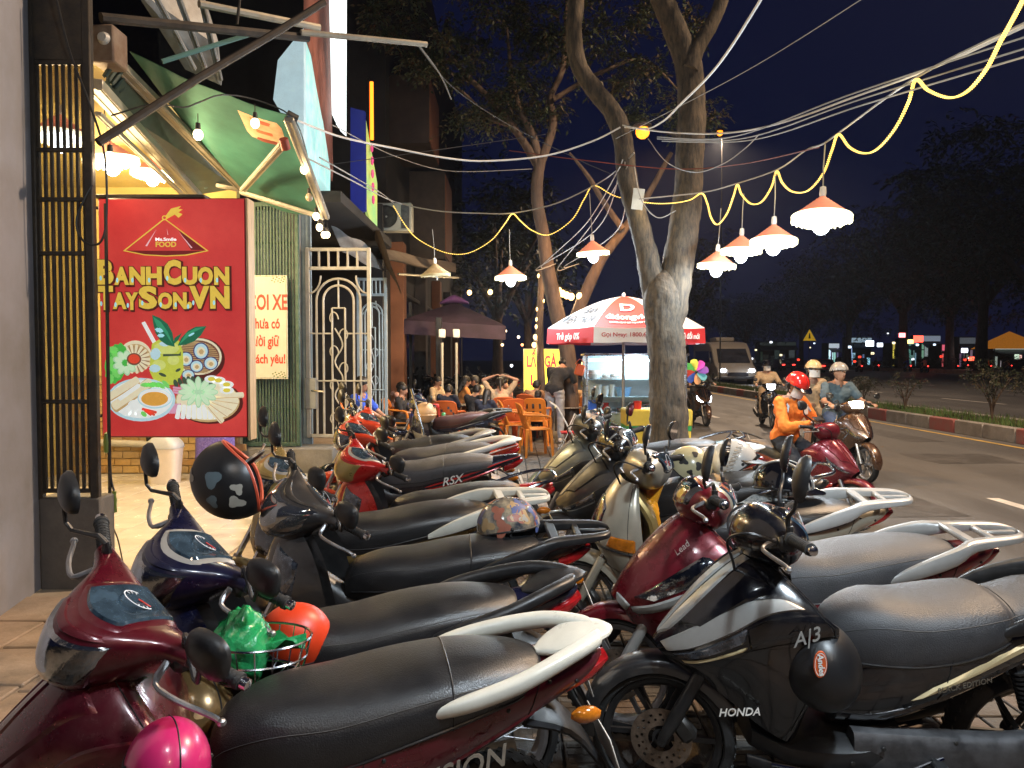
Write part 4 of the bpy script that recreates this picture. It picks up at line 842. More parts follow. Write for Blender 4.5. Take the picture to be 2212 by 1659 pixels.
tc = nt.nodes.new('ShaderNodeTexCoord'); mp = nt.nodes.new('ShaderNodeMapping'); mp.inputs['Scale'].default_value = (75, 0, 75); vo = nt.nodes.new('ShaderNodeTexVoronoi'); vo.feature = 'F1'; vo.inputs['Randomness'].default_value = 0; lt = nt.nodes.new('ShaderNodeMath'); lt.operation = 'GREATER_THAN'; lt.inputs[1].default_value = .365
nt.links.new(tc.outputs['Object'], mp.inputs[0]); nt.links.new(mp.outputs[0], vo.inputs['Vector']); nt.links.new(vo.outputs['Distance'], lt.inputs[0]); nt.links.new(lt.outputs[0], b.inputs['Alpha'])
MB().poly([(-.22, .03, .68), (.13, .03, .68), (.13, .03, 3.45), (-.22, .03, 3.45)]).obj('mesh_sheet', pm, gr)
# room behind
rm = thing('shop_room', 'yellow walled open shop front lit from inside behind the red sign', 'shop')
MB().box((-6.0, 7.6, 1.9), (.12, 5.2, 3.9)).obj('side_wall', YEL, rm, flat=True); MB().box((-4.6, 7.5, 3.78), (3.0, 5.0, .1)).obj('ceiling', YEL, rm, flat=True)
MB().box((-4.75, 9.92, 2.55), (2.4, .12, 2.5)).obj('back_wall', YEL, rm, flat=True)
mt = [M('tan brick %d' % k, c, .5, var=.2, sc=8, bump=.2, bsc=40, rv=.1) for k, c in enumerate([(.40, .25, .10), (.44, .29, .12), (.34, .20, .085), (.38, .26, .13)])]
MB().box((-4.75, 9.93, .66), (2.4, .1, 1.3)).obj('brick_wall', M('mortar', (.36, .28, .17), .85), rm, flat=True); bw = rm.children[-1]
bm_ = [MB().bev((0, 0, 0), (.208, .03, .088), .005).obj('brick', m_, bw, flat=True) for m_ in mt]; bd = [o.data for o in bm_]
for o in bm_: bpy.data.objects.remove(o)
for r_ in range(13):
    for c_ in range(10):
        x = -5.62 + c_*.216 + (.108 if r_ % 2 else 0)
        o = bpy.data.objects.new('brick', rng.choice(bd)); COL.objects.link(o); o.parent = bw; o.location = (x, 9.872 + rng.uniform(-.003, .003), .08 + r_*.096); o.rotation_euler = (0, 0, rng.uniform(-.01, .01))
o = thing('waste_bin', 'white plastic swing top waste bin by the brick wall', 'bin', (-4.2, 9.15, .02))
F = lambda s, t: V((se(t, 5)[0]*(.15+.035*s), se(t, 5)[1]*(.13+.03*s), .43*s)); MB().surf(F, 6, 28).obj('bin_body', M('white bin plastic', (.62, .55, .50), .4, var=.06), o)
F = lambda s, t: V((se(t, 5)[0]*(.195-.12*s**2.2), se(t, 5)[1]*(.17-.05*s**2), .43+.15*s)); MB().surf(F, 8, 28).obj('bin_lid', M('grey bin lid', (.40, .42, .46), .4, var=.06), o)
F = lambda s, t: V((.25*cos(t)*(1-.12*s+.08*sin(5*t)), .15*sin(t), .03+.95*s - .04*s*sin(3*t))); solid('purple_sack', 'tall purple sack with tiny white dots standing by the brick wall', 'sack', MB().surf(F, 12, 30), M('purple fabric', (.06, .035, .28), .5, mix=(.22, .18, .50), sc=60, bump=.5, bsc=8), mtx=MX.Translation((-3.72, 9.45, 0)))
o = thing('drain_pipes', 'grey plastic drain pipes fixed along the brick wall', 'pipe', (-4.75, 9.8, 0))
MB().tube(spline([(-.6, 0, .44), (.0, 0, .42), (.24, 0, .43), (.32, 0, .50), (.32, 0, .95)], 20), .045, 12).obj('wide_pipe', PVC, o); MB().tube([(.95, 0, .35), (.95, 0, 1.2)], .022, 10).tube([(.9, -.01, .36), (1.0, -.01, .36)], .03, 10).obj('thin_pipe', STEEL, o)
MB().tube([(.05, -.01, .46), (.05, -.01, .9)], .03, 10).obj('riser', STEEL, o); MB().tube([(.28, 0, .56), (.36, 0, .56)], .05, 12).obj('pipe_collar', M('blue collar', (.05, .07, .30), .5), o)
o = thing('hand_file', 'green handled tool hanging from a twisted cord beside the grille', 'tool', at(247, 1080, 5.2)); GH = M('green handle', (.20, .26, .05), .4)
MB().lathe([(.001, -.09), (.017, -.085), (.014, -.03), (.018, .0), (.011, .03), (.015, .06), (.001, .065)], 14).obj('handle', GH, o); MB().tube(spline([(0, 0, .06), (-.02, 0, .15), (-.03, .01, .33)], 8), .007, 6).obj('cord', BLACK, o)
MB().lathe([(.001, -.08), (.02, -.07), (.022, .0), (.016, .06), (.001, .07)], 14, 0, MX.Translation((-.045, 0, .40))).obj('handle', GH, o)
solid('twisted_cord', 'thin twisted cord trailing down to the tiled floor', 'cord', MB().tube(spline([at(236, 1020, 5.1), at(240, 1120, 5.2), at(256, 1170, 5.25), at(272, 1250, 5.3)], 16), .005, 5), BLACK)

# the red light box sign
SX, SY, SZ, K = -2.87, 5.3, .98, 5.3/1640
sg = thing('hanging_sign', 'red light box sign with BANHCUON TAYSON.VN and pictures of food', 'sign', (SX, SY, SZ))
SW, SH = 317*K, 515*K
REDS = M('sign red', (.40, .020, .023), .45, mix=(.55, .055, .045), sc=.9, em='mix', es=.60)  # two reds mixed by noise stand for the box's uneven glow
MB().bev((SW/2, .06, SH/2), (SW, .12, SH), .006).obj('casing', [M('sign rim', (.16, .01, .012), .5)], sg); MB().bev((SW/2, -.003, SH/2), (SW-.02, .008, SH-.02), .002).obj('face', REDS, sg)
MB().bev((SW+.008, .06, SH/2-.01), (.018, .13, SH+.02), .004).obj('side_trim', WOODL, sg); MB().bev((SW*.35, .06, SH+.012), (SW*.75, .14, .024), .004).obj('top_bracket', DKST, sg)
_lay = [0]; ART = lambda k, c, e=.55: M('print '+k, c, .45, var=.10, sc=30, em=c, es=e)
def U8(x, y): return (207.4 + x*.18227, 656.7 + y*.18227)
def U5(x, y): return (172.8 + x*.3957, 414.7 + y*.3957)
def sp(u, v, dz=0): return V(((u-218)*K, -.0075-_lay[0]*.00035-dz, (945-v)*K))
def art(mat, polys, nm='print'):
    _lay[0] += 1; mb = MB()
    for pl in polys: mb.poly([sp(*p) for p in pl])
    return mb.obj(nm, mat, sg, flat=True)
def ell(cx, cy, a, b, U=U8, rot=0, n=28, wob=0):
    return [U(cx + a*(1+wob*sin(9*t)+wob*.7*sin(14*t+1))*cos(t)*cos(rot) - b*(1+wob*sin(9*t))*sin(t)*sin(rot), cy + a*cos(t)*sin(rot)*(1+wob*sin(9*t)) + b*(1+wob*sin(11*t))*sin(t)*cos(rot)) for t in [2*pi*k/n for k in range(n)]]
def cap2(x0, y0, x1, y1, w0, w1=None, U=U8):
    w1 = w1 or w0; d = V((x1-x0, y1-y0)).normalized(); n = V((-d.y, d.x)); out = []
    for k in range(9): a = pi/2 + pi*k/8; out.append(U(x0 + (d.x*cos(a) + n.x*sin(a))*w0*.6 if 0 else x0 + d.x*cos(a)*w0*.5 + n.x*sin(a)*w0, y0 + d.y*cos(a)*w0*.5 + n.y*sin(a)*w0))
    for k in range(9): a = -pi/2 + pi*k/8; out.append(U(x1 + d.x*cos(a)*w1*.5 + n.x*sin(a)*w1, y1 + d.y*cos(a)*w1*.5 + n.y*sin(a)*w1))
    return out
PALE = ART('pale green', (.50, .68, .46)); PALE2 = ART('pale green two', (.36, .56, .36)); CRM = ART('cream', (.66, .60, .42)); TAN = ART('tan', (.45, .31, .14)); BRN = ART('brown', (.15, .06, .035)); LET = ART('lettuce', (.06, .40, .06)); LET2 = ART('lettuce light', (.16, .55, .12)); WHT = ART('white', (.68, .72, .70)); PBL = ART('pale blue', (.40, .58, .64)); DBL = ART('dark blue', (.02, .03, .14))
LIME = ART('lime drink', (.45, .50, .06)); LIME2 = ART('lime light', (.52, .58, .16)); LEAFD = ART('leaf dark', (.01, .12, .06)); LEAFL = ART('leaf light', (.03, .26, .13)); ORG = ART('orange sauce', (.60, .30, .05)); REDP = ART('red sauce', (.62, .06, .03)); PNK = ART('pink', (.55, .28, .40)); DGR = ART('dark green', (.04, .07, .04)); YLK = ART('yolk', (.62, .52, .06)); GLD = ART('gold', (.60, .42, .06), .6); CYN = ART('cyan shine', (.30, .62, .70), .6); SHA = ART('shadow print', (.10, .015, .012), .3)
art(SHA, [ell(1250, 650, 285, 250), ell(1345, 1165, 400, 255)])
art(CRM, [ell(1220, 620, 278, 218)]); art(BRN, [ell(1220, 622, 252, 194)]); art(TAN, [cap2(1220-240*cos(.13*k), 622-190*sin(.13*k), 1220+240*cos(.13*k), 622-190*sin(.13*k)+20, 5) for k in range(-9, 11)])
BW = [(1255, 555, 92, 102), (1368, 700, 86, 80), (1075, 650, 84, 88), (1200, 735, 80, 74), (1100, 835, 78, 62)]
art(DBL, [ell(*b_) for b_ in BW]); art(PBL, [ell(x, y, a*.86, b*.86) for x, y, a, b in BW]); art(CRM, [ell(x, y+6, a*.55, b*.55, U8, 0, 28, .06) for x, y, a, b in BW]); art(TAN, [ell(x+4, y+8, a*.3, b*.3, U8, 0, 20, .15) for x, y, a, b in BW])
art(CRM, [ell(480, 620, 195, 190)]); art(TAN, [ell(480, 640, 180, 170)]); art(CRM, [cap2(465+90*cos(a), 650+75*sin(a), 465+185*cos(a), 650+165*sin(a), 13, 17) for a in [2*pi*k/18 for k in range(18)]]); art(BRN, [cap2(465+95*cos(a), 650+80*sin(a), 465+175*cos(a), 650+155*sin(a), 3) for a in [2*pi*(k+.5)/18 for k in range(18)]])
art(LET, [ell(255, 700, 130, 240, U8, .25, 60, .05)]); art(LET2, [ell(215+40*sin(k*2.1), 540+70*k, 62, 40, U8, k, 30, .14) for k in range(6)])
art(PALE2, [ell(360+95*cos(a), 695+95*sin(a), 58, 40, U8, a) for a in [2*pi*k/9 for k in range(9)]]); art(PALE, [ell(360+88*cos(a), 692+88*sin(a), 46, 30, U8, a) for a in [2*pi*k/9 for k in range(9)]]); art(BRN, [ell(465, 650, 86, 72)]); art(REDP, [ell(465, 648, 68, 55)])
art(WHT, [[U8(*p) for p in ((560, 222), (602, 205), (760, 500), (715, 515))]])
art(LIME, [[U8(*p) for p in ((680, 470), (760, 420), (1000, 430), (1045, 560), (1050, 780), (960, 955), (720, 955), (645, 790), (660, 620))]]); art(LIME2, [ell(850, 520, 150, 75, U8, 0, 28, .03), ell(760, 720, 80, 60), ell(930, 660, 70, 60)]); art(PBL, [ell(720, 590, 60, 70, U8, .3, 28, .08), ell(710, 760, 66, 46, U8, 0, 28, .1), ell(830, 470, 60, 30)]); art(LIME, [ell(870, 840, 130, 80)]); art(DGR, [ell(800, 835, 48, 18, U8, .4), ell(985, 780, 34, 16, U8, -.5), [U8(*p) for p in ((810, 590), (1000, 590), (1020, 560), (1020, 610), (810, 618))]])
art(LEAFD, [[U8(*p) for p in ((690, 130), (780, 165), (870, 235), (925, 340), (950, 505), (860, 485), (780, 430), (725, 340), (700, 230))], [U8(*p) for p in ((1328, 262), (1200, 268), (1110, 315), (1030, 400), (985, 492), (1080, 480), (1180, 440), (1260, 370))], [U8(*p) for p in ((1038, 340), (950, 400), (930, 480), (990, 430))]])
art(LEAFL, [[U8(*p) for p in ((700, 150), (790, 210), (870, 330), (930, 480), (830, 330), (740, 260))], [U8(*p) for p in ((1310, 270), (1180, 330), (1060, 430), (1000, 480), (1090, 345), (1200, 285))]]); art(CYN, [ell(770, 310, 48, 26, U8, .3, 20, .2), ell(790, 372, 40, 22, U8, 0, 20, .2), ell(1150, 360, 40, 12, U8, -.5)])
art(PBL, [ell(545, 1130, 405, 258)]); art(WHT, [ell(545, 1122, 370, 228)]); art(TAN, [cap2(165, 1110, 500, 905, 46), cap2(230, 1225, 640, 935, 62)]); art(CRM, [cap2(170, 1095, 500, 893, 42), cap2(228, 1205, 650, 925, 52)]); art(LET2, [ell(600+60*k, 955+14*sin(k*3), 60, 26, U8, .2*k, 30, .15) for k in range(5)]); art(WHT, [cap2(290, 1120, 520, 960, 24), ell(465, 1195, 78, 62), ell(370, 1280, 60, 42), ell(440, 1300, 50, 38), ell(510, 1290, 46, 36)])
art(PBL, [ell(708, 1115, 205, 122)]); art(WHT, [ell(708, 1108, 192, 108)]); art(ORG, [ell(705, 1120, 160, 84)]); art(REDP, [cap2(560, 1240, 720, 1280, 16), cap2(600, 1250, 700, 1310, 14), cap2(590, 1260, 660, 1310, 14)]); art(LET2, [ell(575, 1300, 40, 26, U8, .7)])
art(TAN, [ell(1330, 1150, 382, 246)]); art(CRM, [ell(1330, 1142, 366, 230)]); art(DGR, [ell(960+52*k, 940-40*sin(.45*k), 26, 52, U8, -.3) for k in range(9)]); art(PNK, [cap2(930, 985+28*k, 1080, 1000+34*k, 12) for k in range(3)] + [cap2(880+26*k, 1290, 960+26*k, 1180, 11) for k in range(3)])
art(WHT, [cap2(1000+58*k, 1200, 970+66*k, 1345, 24, 28) for k in range(8)]); art(CRM, [cap2(1320+25*k, 1190-26*k, 1500+62*k, 1385-78*k, 28, 34) for k in range(5)]); art(TAN, [cap2(1335+25*k, 1215-26*k, 1500+62*k, 1410-78*k, 4) for k in range(5)])
art(PALE2, [ell(1225+145*cos(a), 1040+95*sin(a), 92, 40, U8, math.atan2(sin(a)*.8, cos(a))) for a in [2*pi*k/12 for k in range(12)]]); art(PALE, [ell(1225+150*cos(a), 1038+98*sin(a), 74, 26, U8, math.atan2(sin(a)*.8, cos(a))) for a in [2*pi*k/12 for k in range(12)]]); art(PALE2, [ell(1225, 1040, 42, 26)])
EG = [(1385, 885), (1465, 900), (1562, 950), (1562, 1018)]; art(WHT, [ell(x, y, 84, 44) for x, y in EG]); art(YLK, [ell(x, y, 44, 25) for x, y in EG])
hat = [U5(483, 150), U5(720, 327), U5(600, 352), U5(490, 357), U5(370, 350), U5(256, 327)]; art(GLD, [hat]); art(REDS, [[U5(484, 158), U5(706, 324), U5(595, 346), U5(490, 351), U5(375, 345), U5(270, 324)]]); art(ART('hat shade', (.14, .01, .012)), [[U5(275, 325), U5(490, 326), U5(705, 325), U5(595, 346), U5(490, 351), U5(375, 345)], [U5(560, 215), U5(700, 322), U5(625, 322)]])
art(ART('pink streak', (.66, .42, .46)), [[U5(440, 210), U5(378, 300), U5(388, 302)], [U5(560, 225), U5(625, 312), U5(633, 310)], [U5(496, 205), U5(503, 240), U5(499, 240)]]); art(GLD, [ell(484, 149, 14, 13, U5), [U5(*p) for p in ((488, 142), (520, 100), (575, 86), (560, 102), (583, 104), (560, 120), (582, 130), (560, 150), (540, 132), (496, 156))]])
art(REDS, [ell(484, 149, 8, 7, U5)])
TX = []
def stext(s, u, v, hpx, mat, wpx, bold=.02, dz=.0, sh=0, nm='lettering', parent=None, k=K, org=None):
    o = text(nm, s, hpx*k/.72, mat, parent or sg, frame((org or sp)(u, v, dz), (1, 0, 0), (0, 0, 1)), bold, sh, .0006); o['fit'] = wpx*k; return o
_lay[0] += 1; TXW = ART('white text', (.75, .75, .74), .7)
stext('Ms.Smile', *U5(490, 265), 6.5, TXW, 45, .03); stext('FOOD', *U5(490, 293), 11, GLD, 44, .03)
def bubble(letters, y):
    for (ch, x0, x1, top, bot) in letters:
        u0, v0 = U5(x0, top); u1, v1 = U5(x1, bot); h = v1-v0; um, vm = (u0+u1)/2, (v0+v1)/2; rot = random.Random(ord(ch)+int(x0)).uniform(-.06, .06)
        for (bo, mt_, dz, wx, dx) in ((.085, SHA, .0, u1-u0+7, 1.5), (.055, GLD, .0012, u1-u0, 0)):
            o = stext(ch, um+dx, vm+dx, h*.86, mt_, wx, bo, dz); o['fith'] = (h+(6 if dz == 0 else 0))*K
        mb = MB(); cx, cz = sp(um, vm, 0).x, sp(um, vm, 0).z; ww = (u1-u0)*K; hh = h*K
        mb.poly([V((cx-ww*.30+.008*cos(t), SX*0-.0075-_lay[0]*.00035-.003, cz-hh*.24+.017*sin(t))) for t in [2*pi*k/12 for k in range(12)]]); mb.obj('letter_shine', CYN, sg, flat=True)
bubble([('B', 118, 205, 374, 508), ('A', 208, 288, 412, 510), ('N', 290, 375, 412, 510), ('H', 380, 465, 412, 510), ('C', 476, 570, 374, 510), ('U', 575, 658, 412, 510), ('O', 660, 742, 412, 510), ('N', 748, 830, 412, 510)], 0)
bubble([('T', 120, 200, 515, 645), ('A', 198, 272, 550, 640), ('Y', 266, 335, 550, 645), ('S', 338, 438, 515, 640), ('O', 442, 520, 550, 640), ('N', 524, 598, 550, 640), ('.', 600, 626, 600, 636), ('V', 612, 722, 515, 638), ('N', 725, 830, 515, 638)], 0)
for zz in (.15, 1.6): MB().tube([(-.06, .02, zz), (.01, .02, zz)], .012, 6).obj('hinge_pin', DKST, sg)
solid('sign_post', 'thin dark pipe running down the left side of the red sign', 'pole', MB().tube([at(228, 440, 5.2), at(236, 960, 5.2), at(238, 1110, 5.2)], .012, 8), DKST)
solid('loop_cable', 'thick black cable hanging in a loop in front of the grille', 'cable', MB().tube(spline([at(118, -20, 4.9), at(150, 110, 4.92), at(190, 215, 4.94), at(225, 330, 4.95), at(230, 470, 4.96), at(215, 525, 4.96), at(180, 520, 4.96), at(165, 480, 4.96), at(182, 430, 4.96), at(200, 400, 4.97)], 50), .007, 6), BLACK)
# green folding gate, notice, white gates
GRN = M('old green paint', (.035, .085, .062), .55, .2, mix=(.10, .15, .12), sc=14, bump=.2, bsc=50)
o = thing('folding_gate', 'old green folding gate of narrow upright slats', 'gate', (-3.35, 10.05, .35))
mb = MB()
for k in range(26): mb.bev((-.52+.041*k, .004*(k % 2), 1.62), (.024, .02, 3.15), .003)
tag(mb.obj('slats', GRN, o), kind='stuff'); MB().bev((0, .012, .04), (1.1, .05, .06), .006).bev((0, .012, 3.2), (1.1, .05, .06), .006).bev((.52, .0, 1.62), (.05, .06, 3.2), .006).obj('gate_frame', GRN, o)
for k in range(3): MB().bev((0, .02, .5+k*1.1), (1.02, .012, .03), .003).obj('cross_bar', GRN, o)
MB().box((0, .4, 1.6), (1.2, .06, 3.2)).obj('inner_shutter', M('blue grey shutter', (.20, .26, .30), .6, var=.2), o)
solid('door_step', 'worn concrete step under the green gate', 'step', MB().bev((-3.2, 10.2, .17), (1.7, .5, .36), .02), CON)
nb = thing('parking_notice', 'cream notice board with red writing fixed to the green gate', 'sign', at(560, 707, 9.93)); kk = 9.93/1640
MB().bev((-.0, 0, 0), (.74, .012, 223*kk), .003).obj('board', M('cream board', (.66, .62, .52), .5, var=.05), nb); RT = M('red writing', (.62, .05, .02), .5)
NT = lambda s, v, h, wd, x: stext(s, 0, 0, h, RT, wd, .025, parent=nb, k=kk, org=lambda u_, v_, d_: V((x, -.008, (707-v)*kk)))
NT('COI XE', 655, 33, 85, .115); NT('chưa có', 700, 22, 62, .085); NT('người giữ', 738, 22, 74, .035); NT('khách yêu!', 776, 20, 82, .09)
GM = M('notice vine', (.10, .20, .06), .6); mb = MB()
for k in range(26):
    c = V((.34-.006*(k % 13)**1.2*1.4, -.0075, (1 if k < 13 else -1)*(.655-.0025*(k % 5)*3))); c.z = (1 if k < 13 else -1)*(.655 - (.006*((k*5) % 13))) ; mb.ball(c, (.012, .002, .009), 6)
mb.box((.355, -.007, 0), (.004, .002, 1.3)); mb.box((0, -.007, .66), (.70, .002, .004)); mb.box((0, -.007, -.66), (.70, .002, .004)); mb.obj('notice_border', GM, nb)
def gate(label, u0, u1, v0, v1, Y, mat, loc_cat='gate', full=True):
    a, b = at(u0, v0, Y), at(u1, v1, Y); w, h = b.x-a.x, a.z-b.z; o = thing('wrought_gate', label, 'gate', (a.x, Y, b.z)); t = .05; T = lambda x, z: V((x, 0, z))
    for x in (t/2, w-t/2): MB().bev((x, 0, h/2), (t, t, h), .005).obj('stile', mat, o)
    for z in (t/2, h*.30, h-t/2, h-.28): MB().bev((w/2, 0, z), (w-2*t, t*.9, t*(.9 if z != h*.30 else .4)), .004).obj('rail', mat, o)
    for k in range(5): MB().tube([T(t+(w-2*t)*(k+1)/6, h-.26), T(t+(w-2*t)*(k+1)/6, h-.03)], .017, 8).obj('short_bar', mat, o)
    c = w/2
    for rr in (w*.34, w*.235): zt = h-.42-(w*.34-rr)*1.0-rr; MB().tube([T(c-rr, .04)] + [T(c-rr*cos(a_), zt+rr*sin(a_)) for a_ in [pi*k/14 for k in range(15)]] + [T(c+rr, .04)], .016, 8).obj('arch_bar', mat, o)
    for s_ in (-1, 1):
        MB().tube([T(c+s_*(w/2-t), h*.55), T(c+s_*w*.10, h*.55)], .012, 6).obj('cross_rod', mat, o)
        MB().tube([T(c+s_*(w*.5-t-.0), h-.62)] + [T(c+s_*(w*.47-.16*sin(a_)-t*.3), h-.62+.24*(1-cos(a_))) for a_ in [pi/2*k/8 for k in range(9)]], .013, 6).obj('corner_curl', mat, o)
    for s_ in (-1, 1): MB().tube([T(c+s_*w*.10, .04), T(c+s_*w*.10, h-.82)], .014, 8).obj('bar', mat, o)
    MB().tube([T(c-w*.10, h-.82), T(c+w*.10, h-.82)], .012, 6).tube([T(c, h-.82), T(c, h-.42)], .012, 6).obj('bar', mat, o)
    zz = .12; k = 0; stem = []
    while zz < h-.95:
        d = 1 if k % 2 else -1; stem.append(T(c+d*w*.06, zz)); cur = []
        for q in range(16): a_ = q/15*1.5*pi; r_ = .085*(1-q/20); cur.append(T(c+d*w*.06 - d*(r_*cos(a_)-.085)*.9 - d*.05, zz+.12+r_*sin(a_)*1.5))
        MB().tube(cur, .009, 6).obj('scroll', mat, o); zz += .23; k += 1
    MB().tube(spline(stem, 40), .011, 6).obj('scroll_stem', mat, o)
    if full: MB().bev((.07, -.05, h*.235), (.15, .06, .42), .008).obj('lock_box', M('grey lock', (.40, .40, .37), .5, .3), o); MB().tube([(.08, -.09, h*.25), (.26, -.10, h*.245)], .012, 8).obj('lock_bolt', CHROME, o)
    return o
WG = M('white gate paint', (.52, .50, .45), .5, mix=(.40, .37, .31), sc=9); gate('white wrought iron gate leaf with arch and scroll work standing open', 660, 803, 535, 945, 10.4, WG)
gate('narrow blue grey gate leaf seen behind the white gate', 770, 838, 600, 945, 12.6, M('blue gate paint', (.30, .36, .38), .5, var=.15), full=False)
# neighbouring fronts
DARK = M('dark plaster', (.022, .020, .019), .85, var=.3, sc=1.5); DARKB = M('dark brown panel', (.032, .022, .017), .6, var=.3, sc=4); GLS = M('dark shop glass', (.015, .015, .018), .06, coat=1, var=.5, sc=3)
o = thing('neighbour_house', 'dim open ground floor behind the white gate', 'building', (-3.0, 10.6, 0))
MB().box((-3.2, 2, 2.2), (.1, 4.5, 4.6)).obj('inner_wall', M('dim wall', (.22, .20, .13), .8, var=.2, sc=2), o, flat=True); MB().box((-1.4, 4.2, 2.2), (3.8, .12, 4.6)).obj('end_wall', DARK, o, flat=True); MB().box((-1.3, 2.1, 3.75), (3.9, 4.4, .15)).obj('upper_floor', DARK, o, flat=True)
MB().bev((.05, -.2, 1.9), (.14, .14, 3.5), .01).obj('gate_post', CON, o)
o = thing('apartment_building', 'tall dark building with orange lit balcony sides above the shops', 'building', (-2.7, 17, 0))
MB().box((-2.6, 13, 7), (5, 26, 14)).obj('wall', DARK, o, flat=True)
OEL = M('orange lit panel', (.19, .075, .035), .7, var=.15, sc=2)  # orange light on the balcony sides is painted in; columns share the colour
for (u0, u1, v0, v1, Yb) in ((830, 928, 165, 312, 17.6), (878, 962, 372, 560, 21)):
    a, b = at(u0, v0, Yb), at(u1, v1, Yb); f = MB().box(((a.x+b.x)/2+2.7, Yb+1-17, (a.z+b.z)/2), (b.x-a.x, 2.2, a.z-b.z)).obj('balcony', DARKB, o, flat=True); MB().box((b.x+2.7+.012, Yb+1.0-17, (a.z+b.z)/2), (.02, 2.1, (a.z-b.z)*.94)).obj('balcony_side', OEL, f, flat=True)
for k in range(5):
    a = at(905-12*k, 330+18*k, 17); MB().bev((.03, .8+k*4.5, 2.1), (.34, .5, 4.2), .01).obj('column', OEL if k % 2 == 0 else DARKB, o)
    f = MB().bev((.0, 3.0+k*4.5, 1.55), (.06, 3.4, 3.0), .01).obj('shop_window', GLS, o); MB().bev((.045, 3.0+k*4.5, 3.1), (.06, 3.6, .1), .01).bev((.045, 3.0+k*4.5, 1.5), (.05, .06, 3.0), .01).obj('window_frame', STEEL, f)
TW = M('tower wall', (.035, .034, .038), .9, var=.2); LITW = M('lit window', (.8, .8, .8), .5, em=(.75, .85, 1.0), es=1.4)
o = thing('tower_block', 'distant dark tower with a few pale lit windows', 'building', (-12, 36, 0)); MB().box((-1, 0, 14), (11.5, 8, 34)).obj('wall', TW, o, flat=True)
for (u, v) in ((466, 112), (472, 170), (468, 203), (478, 6), (462, 40)):
    p = at(u, v, 31.9); f = MB().box((p.x+12, -4.05, p.z), (.52, .12, .30)).obj('window', LITW, o); MB().box((p.x+12, -4.12, p.z), (.04, .04, .34)).obj('window_bar', TW, f)
# awning
CAN = M('green awning canvas', (.015, .10, .074), .8, mix=(.032, .155, .118), sc=2.2, bump=.3, bsc=5); DIRTY = M('dirty sheet metal', (.30, .31, .31), .55, .3, mix=(.15, .14, .13), sc=3.5, bump=.3, bsc=12)
aw = thing('awning', 'green canvas awning stretched out over the shop front', 'awning')
A, B_, C_, D = at(280, 112, 5.7), at(628, 252, 6.1), at(692, 468, 8.0), at(522, 412, 8.4)
F = lambda s, t: (A.lerp(B_, t)).lerp(D.lerp(C_, t), s) + V((0, 0, -.07*sin(pi*t)*(.5+.5*s) - .04*sin(pi*s) + .005*sin(14*t+3*s)))
F.__dict__['core'] = lambda s: V((-2.4, 7, 5)); mb = MB(); mb.surf(F, 24, 24, 0, 0, 1, 0, 1, False); mb.surf(lambda s, t: F(s, t)+V((0, 0, .006)), 24, 24, 0, 0, 1, 0, 1, False); mb.obj('canvas', CAN, aw)
F.__dict__['core'] = lambda s: V((-2.4, 7, 9)); MB().patch(F, [(.06, .60), (.06, .92), (.26, .92), (.26, .60)], .004, 8, 4).obj('warning_label', M('awning label', (.55, .30, .16), .7, mix=(.60, .48, .30), sc=8), aw)
for q, c in ((.09, (.60, .10, .05)), (.16, (.62, .14, .06)), (.22, (.25, .05, .03))): MB().patch(F, [(q, .64), (q, .88), (q+.03, .88), (q+.03, .64)], .007, 3, 6).obj('label_print', M('label ink %.2f' % q, c, .7), aw)
def rail(p, q, w=.07, mat=GALV, nm='rail', o=None, T=None):
    d = (q-p); m_ = frame(p.lerp(q, .5), d, (0, 0, 1) if abs(d.normalized().z) < .9 else (0, 1, 0)); mb = MB().bev((0, 0, 0), (d.length, w*.55, w), .006, 0, m_)
    for k in (-1, 1): mb.bev((0, -w*.28, k*w*.27), (d.length*.998, .012, w*.22), .003, 0, m_)
    return mb.obj(nm, mat, o or aw)
rail(at(248, 132, 5.6), at(528, 412, 8.4), .10, nm='back_rail'); rail(at(624, 258, 5.9), at(704, 470, 7.75), .075, nm='front_rail'); rail(at(520, 414, 7.7), at(700, 470, 7.7), .07, nm='side_rail'); rail(at(525, 410, 7.6), at(612, 312, 5.75), .065, nm='folding_arm'); rail(at(470, 400, 8.5), at(530, 412, 8.4), .07, nm='arm_bracket')
MB().tube([at(612, 300, 5.7), at(618, 322, 5.75)], .035, 10).obj('arm_joint', M('rust red joint', (.35, .07, .04), .5), aw); MB().tube([at(618, 250, 6.08), at(640, 262, 6.12)], .05, 12).obj('roller_end', BLACK, aw)
GSH = M('green slats', (.03, .055, .045), .6, var=.3, sc=8)
o = thing('shutter_fascia', 'dark green louvred fascia with galvanised rails above the shop', 'fascia')
rail(at(200, 180, 5.3), at(425, 425, 8.6), .13, GALV, 'gutter', o); rail(at(212, 245, 5.3), at(400, 425, 8.5), .05, GALV, 'gutter', o)
MB().prism([at(205, 200, 5.55), at(255, 145, 5.65), at(515, 405, 8.8), at(420, 420, 8.8)], (-.02, .05, 0)).obj('back_panel', GSH, o, flat=True)  # dark panel added behind the slats so the lit room does not shine through
for k in range(30):
    q = k/29; p0 = at(225+q*215, 165+q*240, 5.4+3.2*q); p1 = at(250+q*250, 128+q*262, 5.5+3.2*q); rail(p0, p1 + V((0, .0, 0)), .035, GSH, 'slat', o)
o = thing('motor_box', 'rusty awning motor box on the corner of the frame', 'box', at(235, 105, 5.4)); MB().bev((0, 0, 0), (.17, .2, .26), .012).obj('casing', M('rusty brown', (.12, .07, .045), .7, mix=(.20, .15, .11), sc=9), o); MB().lathe([(.001, .03), (.03, .03), (.045, 0)], 16, 0, MX.Translation((.02, -.1, .03)) @ MX.Rotation(pi/2, 4, 'X')).obj('end_cap', PVC, o)
